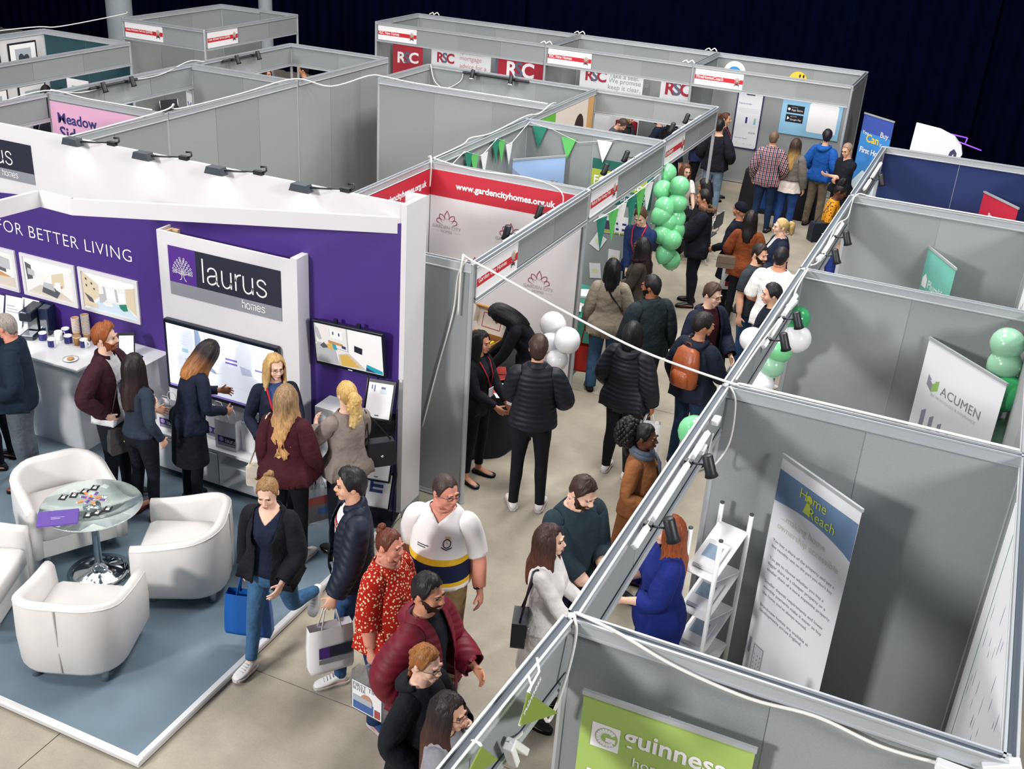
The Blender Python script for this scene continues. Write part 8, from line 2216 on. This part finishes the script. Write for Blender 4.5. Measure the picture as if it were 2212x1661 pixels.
def printed_bag(label, p, rzz, w, h, d, m, **k):
    o, s, M, z0, z1 = tote(label, p, rzz, w, h, d, m, **k)
    M = Matrix.Translation((0, 0, 0)) @ frame((0, -d / 2 * 1.16, 0), (1, 0, 0), (0, 0, 1), (0, -1, 0))
    return o, M, z0
o, M, z0 = printed_bag('white logo carrier bag held by the man in navy puffer', hand_at(P_LEVI, 'l'), .9, .34, .40, .08, PAPER, name='carrier_bag')
flat([rect(-.10, z0 + .14, .16, z0 + .24)], M, 0, lift=.004).build('printed_strip', LDARK, o); flat([rect(-.10, z0 + .14, -.02, z0 + .24)], M, 0, lift=.005).build('printed_tree', LPURP, o); flat([rect(-.10, z0 + .09, .16, z0 + .13)], M, 0, lift=.004).build('printed_grey', LGREY, o)
o, M, z0 = printed_bag('clear plastic bag of newspapers held by woman in red floral', hand_at(P_FLORAL, 'r') + Vector((0, -.03, 0)), -.15, .30, .34, .08, CLEARB, name='plastic_bag', drop=.10)
def newspaper(o, M, z0, head=True):
    flat([rect(-.13, z0 + .02, .13, z0 + .27)], M, 0, lift=.004).build('newspaper', PAPER, o)
    lettering('FIRST TIME', M @ Matrix.Translation((-.12, z0 + .225, .006)), width=.24, m=GREYT, parent=o, lift=.001)
    lettering('BUYER', M @ Matrix.Translation((-.12, z0 + .195, .006)), width=.11, m=GREYT, parent=o, lift=.001)
    flat([rect(-.12, z0 + .03, .06, z0 + .12)], M, 0, lift=.006).build('cover_photo', mat("print_cover_blue", '#3f5f9a', .6), o); flat([disc(.0, z0 + .145, .05, 14, .045)], M, 0, lift=.007).build('cover_face', mat("print_skin", '#b98a72', .6), o); flat([rect(-.12, z0 + .10, .05, z0 + .15)], M, 0, lift=.008).build('cover_card', mat("print_mist", '#a9b0b8', .6), o); flat([rect(.07, z0 + .03, .12, z0 + .10)], M, 0, lift=.006).build('side_photo', mat("print_red_brown", '#9a4a48', .6), o)
newspaper(o, M, z0)
o, M, z0 = printed_bag('clear plastic bag with magazine held by woman in maroon coat', hand_at(P_MAROON, 'r'), 1.0, .27, .36, .07, CLEARB, name='plastic_bag', drop=.12)
flat([rect(-.11, z0 + .03, .11, z0 + .28)], M, 0, lift=.004).build('magazine', mat("print_grey_photo", '#6a6c74', .6), o); flat([rect(-.11, z0 + .20, .11, z0 + .28)], M, 0, lift=.006).build('magazine_head', mat("print_red_brown", '#9a4a48', .6), o); flat([rect(-.02, z0 + .10, .10, z0 + .16)], M, 0, lift=.006).build('magazine_blue', mat("print_cover_blue", '#3f5f9a', .6), o)
tote('bright red tote bag beside the woman in beige cardigan', hand_at(P_BEIGE, 'l'), .2, .26, .34, .08, mat("bag_red", '#c4281c', .6), name='tote_bag', drop=.22)
o, M, z0 = printed_bag('white carrier bag held by the padded coat visitor', hand_at(P_PAD, 'r'), .4, .26, .34, .08, PAPER, name='carrier_bag', drop=.12)
o, M, z0 = printed_bag('white printed carrier beside the rust coat', hand_at(P_RUST, 'l') + Vector((-.05, 0, -.1)), .5, .26, .34, .08, PAPER, name='carrier_bag', drop=.12)
flat([rect(-.08, z0 + .05, .08, z0 + .12)], M, 0, lift=.004).build('printed_strip', RSCD, o)
tote('blue carrier bag behind the woman with ombre hair', hand_at(P_OMBRE, 'l') + Vector((-.1, 0, .0)), .1, .40, .36, .10, BLUEB, name='carrier_bag', flare=.25)
def handbag(label, p, rzz, w, h, d, m, strap=None, metal=None, flap=True):
    o = empty('handbag', label, 'bag', p, rzz); b = MB()
    b.loft([[(x, y, z) for x, y in ((-w / 2 * f, -d / 2), (w / 2 * f, -d / 2), (w / 2 * f, d / 2), (-w / 2 * f, d / 2))] for z, f in ((0, .92), (.02, 1), (h * .7, .98), (h, .86))], 0, smooth=False); b.build('bag_body', m, o)
    if flap: b = MB(); b.box((-w / 2 * .93, -d / 2 - .006, h * .45), (w / 2 * .93, -d / 2, h * .98)); b.build('flap', m, o)
    if metal: b = MB(); b.lathe([(.012, 0), (.016, .006), (.002, .010)], n=10, M=frame((0, -d / 2 - .006, h * .45), (1, 0, 0), (0, 0, 1), (0, -1, 0))); b.build('clasp', metal, o)
    if strap:
        inv = Matrix.Rotation(-rzz, 4, 'Z') @ Matrix.Translation(-Vector(p)); b = MB()
        b.tube([(-w / 2 * .8, 0, h * .9)] + [inv @ Vector(q) for q in strap] + [(w / 2 * .8, 0, h * .9)], .009, 6, flat=.5); b.build('strap', m, o)
GOLD = mat("gold_clasp", '#c9a45a', .3, metal=.9)
def sh(f, n, off=(0, 0, .06)): return joint(f, 'arm_' + n, off)
p = joint(P_WHITECOAT, 'pelvis', (-.25, .12, -.05)); handbag('black handbag on a long strap beside the white coat', p, 1.9, .24, .20, .10, cloth(BK, 'leather'), [sh(P_WHITECOAT, 'r', (.03, .02, .06)), sh(P_WHITECOAT, 'r', (.03, -.02, .06))], CHROME)
p = joint(P_MAROON, 'pelvis', (.30, -.02, -.25)); handbag('cream box handbag on a long strap by maroon coat', p, .3, .20, .20, .09, cloth('#cfc6b6', 'leather'), [sh(P_MAROON, 'l', (-.03, .05, .07)), sh(P_MAROON, 'l', (-.03, .0, .07))], GOLD)
p = joint(P_GREYCARD, 'pelvis', (.30, .0, -.32)); handbag('grey and tan shoulder bag of the woman in cardigan', p, 1.2, .28, .26, .12, cloth('#4a4648', 'leather'), [sh(P_GREYCARD, 'l', (-.02, .04, .06)), sh(P_GREYCARD, 'l', (-.02, .0, .06))], GOLD)
p = joint(P_TAUPE, 'pelvis', (-.30, .08, -.06)); handbag('black shoulder bag of the woman in taupe blazer', p, .8, .26, .24, .10, cloth(BK, 'leather'), [sh(P_TAUPE, 'r', (.02, .03, .06)), sh(P_TAUPE, 'r', (.02, 0, .06))], CHROME)
p = joint(P_RUST, 'pelvis', (.24, .14, -.05)); handbag('taupe handbag behind the rust coat', p, .2, .26, .17, .08, cloth('#6a5a50', 'leather'), None, None)
p = joint(P_YELLOW, 'pelvis', (-.30, .10, -.12)); handbag('black leather bag beside the yellow patterned top', p, .7, .34, .30, .14, cloth('#1c232c', 'leather'), [sh(P_YELLOW, 'r', (.02, .03, .06)), sh(P_YELLOW, 'r', (.02, 0, .06))], CHROME)
p = joint(P_PARKA, 'pelvis', (-.30, .02, .02)); handbag('black rucksack style bag at the parka side', p, 1.6, .26, .34, .12, cloth(BK, 'leather'), None, GOLD)
o = empty('clipboard', 'white clipboard of papers held by the suited woman', 'clipboard', joint(P_LAN, 'hand_l', (.02, -.05, .0)) + Vector((.10, .0, .02)), .3); b = MB(); b.box((-.12, -.16, 0), (.12, .16, .006), 0, Matrix.Rotation(.3, 4, 'Y')); b.build('board', PAPER, o); b = MB(); b.box((-.03, .13, .006), (.03, .16, .014), 0, Matrix.Rotation(.3, 4, 'Y')); b.build('clip', CHROME, o)
o = empty('olive_leaflet', 'olive green leaflet held by the bearded man in jumper', 'leaflet', (hand_at(P_JUMPER, 'l') + hand_at(P_JUMPER, 'r')) / 2 + Vector((.03, -.03, .0)), .6); b = MB(); b.box((-.11, -.075, 0), (.11, .075, .003), 0, Matrix.Rotation(.5, 4, 'X')); b.build('sheet', mat("leaflet_olive", '#6e6c34', .6), o)
o = empty('water_bottle', 'crumpled clear bottle with blue label held by backpack man', 'bottle', hand_at(P_BACKPACK, 'r') + Vector((.02, .02, -.03)), 0); b = MB(); b.lathe([(.028, 0), (.032, .01), (.030, .05), (.033, .10), (.030, .15), (.012, .19), (.012, .205)], n=14); b.build('bottle_body', mat("bottle_plastic", '#a9bcd0', .1, trans=.6), o); b = MB(); b.lathe([(.0335, .04), (.0345, .045), (.0345, .10), (.0335, .105)], n=14, caps=(False, False)); b.build('label_wrap', BLUEB, o)
# camera with flash in the bald man's hands
o = empty('camera', 'black camera with white flash diffuser held by bald man', 'camera', (hand_at(P_CAMERA, 'r') + hand_at(P_CAMERA, 'l')) / 2, math.radians(215 + 90)); b = MB(); b.bbox((-.07, -.04, -.05), (.07, .03, .05), .012); b.bbox((-.03, -.035, .05), (.03, .02, .075), .008); b.build('camera_body', BLK, o)
b = MB(); b.lathe([(.036, 0), (.038, .04), (.042, .10), (.040, .102), (.03, .09)], n=16, M=frame((0, -.04, -.005), (1, 0, 0), (0, 0, 1), (0, -1, 0))); b.build('lens', BLK, o)
b = MB(); b.box((-.02, -.02, .075), (.02, .02, .16)); b.build('flash', BLK, o); b = MB(); b.lathe([(.01, .15), (.045, .18), (.052, .20), (.04, .225), (.01, .235)], n=16); b.build('diffuser', MUGW, o)
# pushchair at the left edge
o = empty('pushchair', 'navy folding pushchair at the left edge', 'pushchair', (-6.95, 2.12, .053), math.radians(20)); FR = mat("pushchair_frame", '#1c2150', .4)
for i, (x, y) in enumerate(((-.22, -.30), (.22, -.30), (-.22, .28), (.22, .28))):
    b = MB(); Mx = frame((x, y, .10), (0, 1, 0), (0, 0, 1), (1, 0, 0)); b.tube([Mx @ Vector((.085 * cos(t), .085 * sin(t), 0)) for t in np.linspace(0, 2 * pi, 20)], .016, 8); w_ = b.build('wheel', BLK, o)
    b = MB()
    for a in range(5): b.tube([Mx @ Vector((0, 0, 0)), Mx @ Vector((.08 * cos(a * 1.257), .08 * sin(a * 1.257), 0))], .009, 5)
    b.lathe([(.02, -.015), (.02, .015)], n=10, M=Mx); b.build('spokes', DGY, w_)
for s_ in (-1, 1):
    b = MB(); b.tube([(s_ * .22, -.30, .10), (s_ * .21, .05, .50), (s_ * .20, .34, .98)], .013, 6); b.tube([(s_ * .22, .28, .10), (s_ * .21, -.12, .52)], .013, 6); b.build('frame_tube', FR, o)
b = MB(); b.tube([(-.20, .34, .98), (0, .37, 1.0), (.20, .34, .98)], .014, 6); b.build('handlebar', FR, o)
b = MB(); b.loft([[(x, -.22, .36) for x in (-.18, .18)], [(x, .02, .32) for x in (-.18, .18)], [(x, .16, .62) for x in (-.18, .18)], [(x, .22, .80) for x in (-.18, .18)]], closed=False); b.build('fabric_seat', cloth('#10142a'), o)
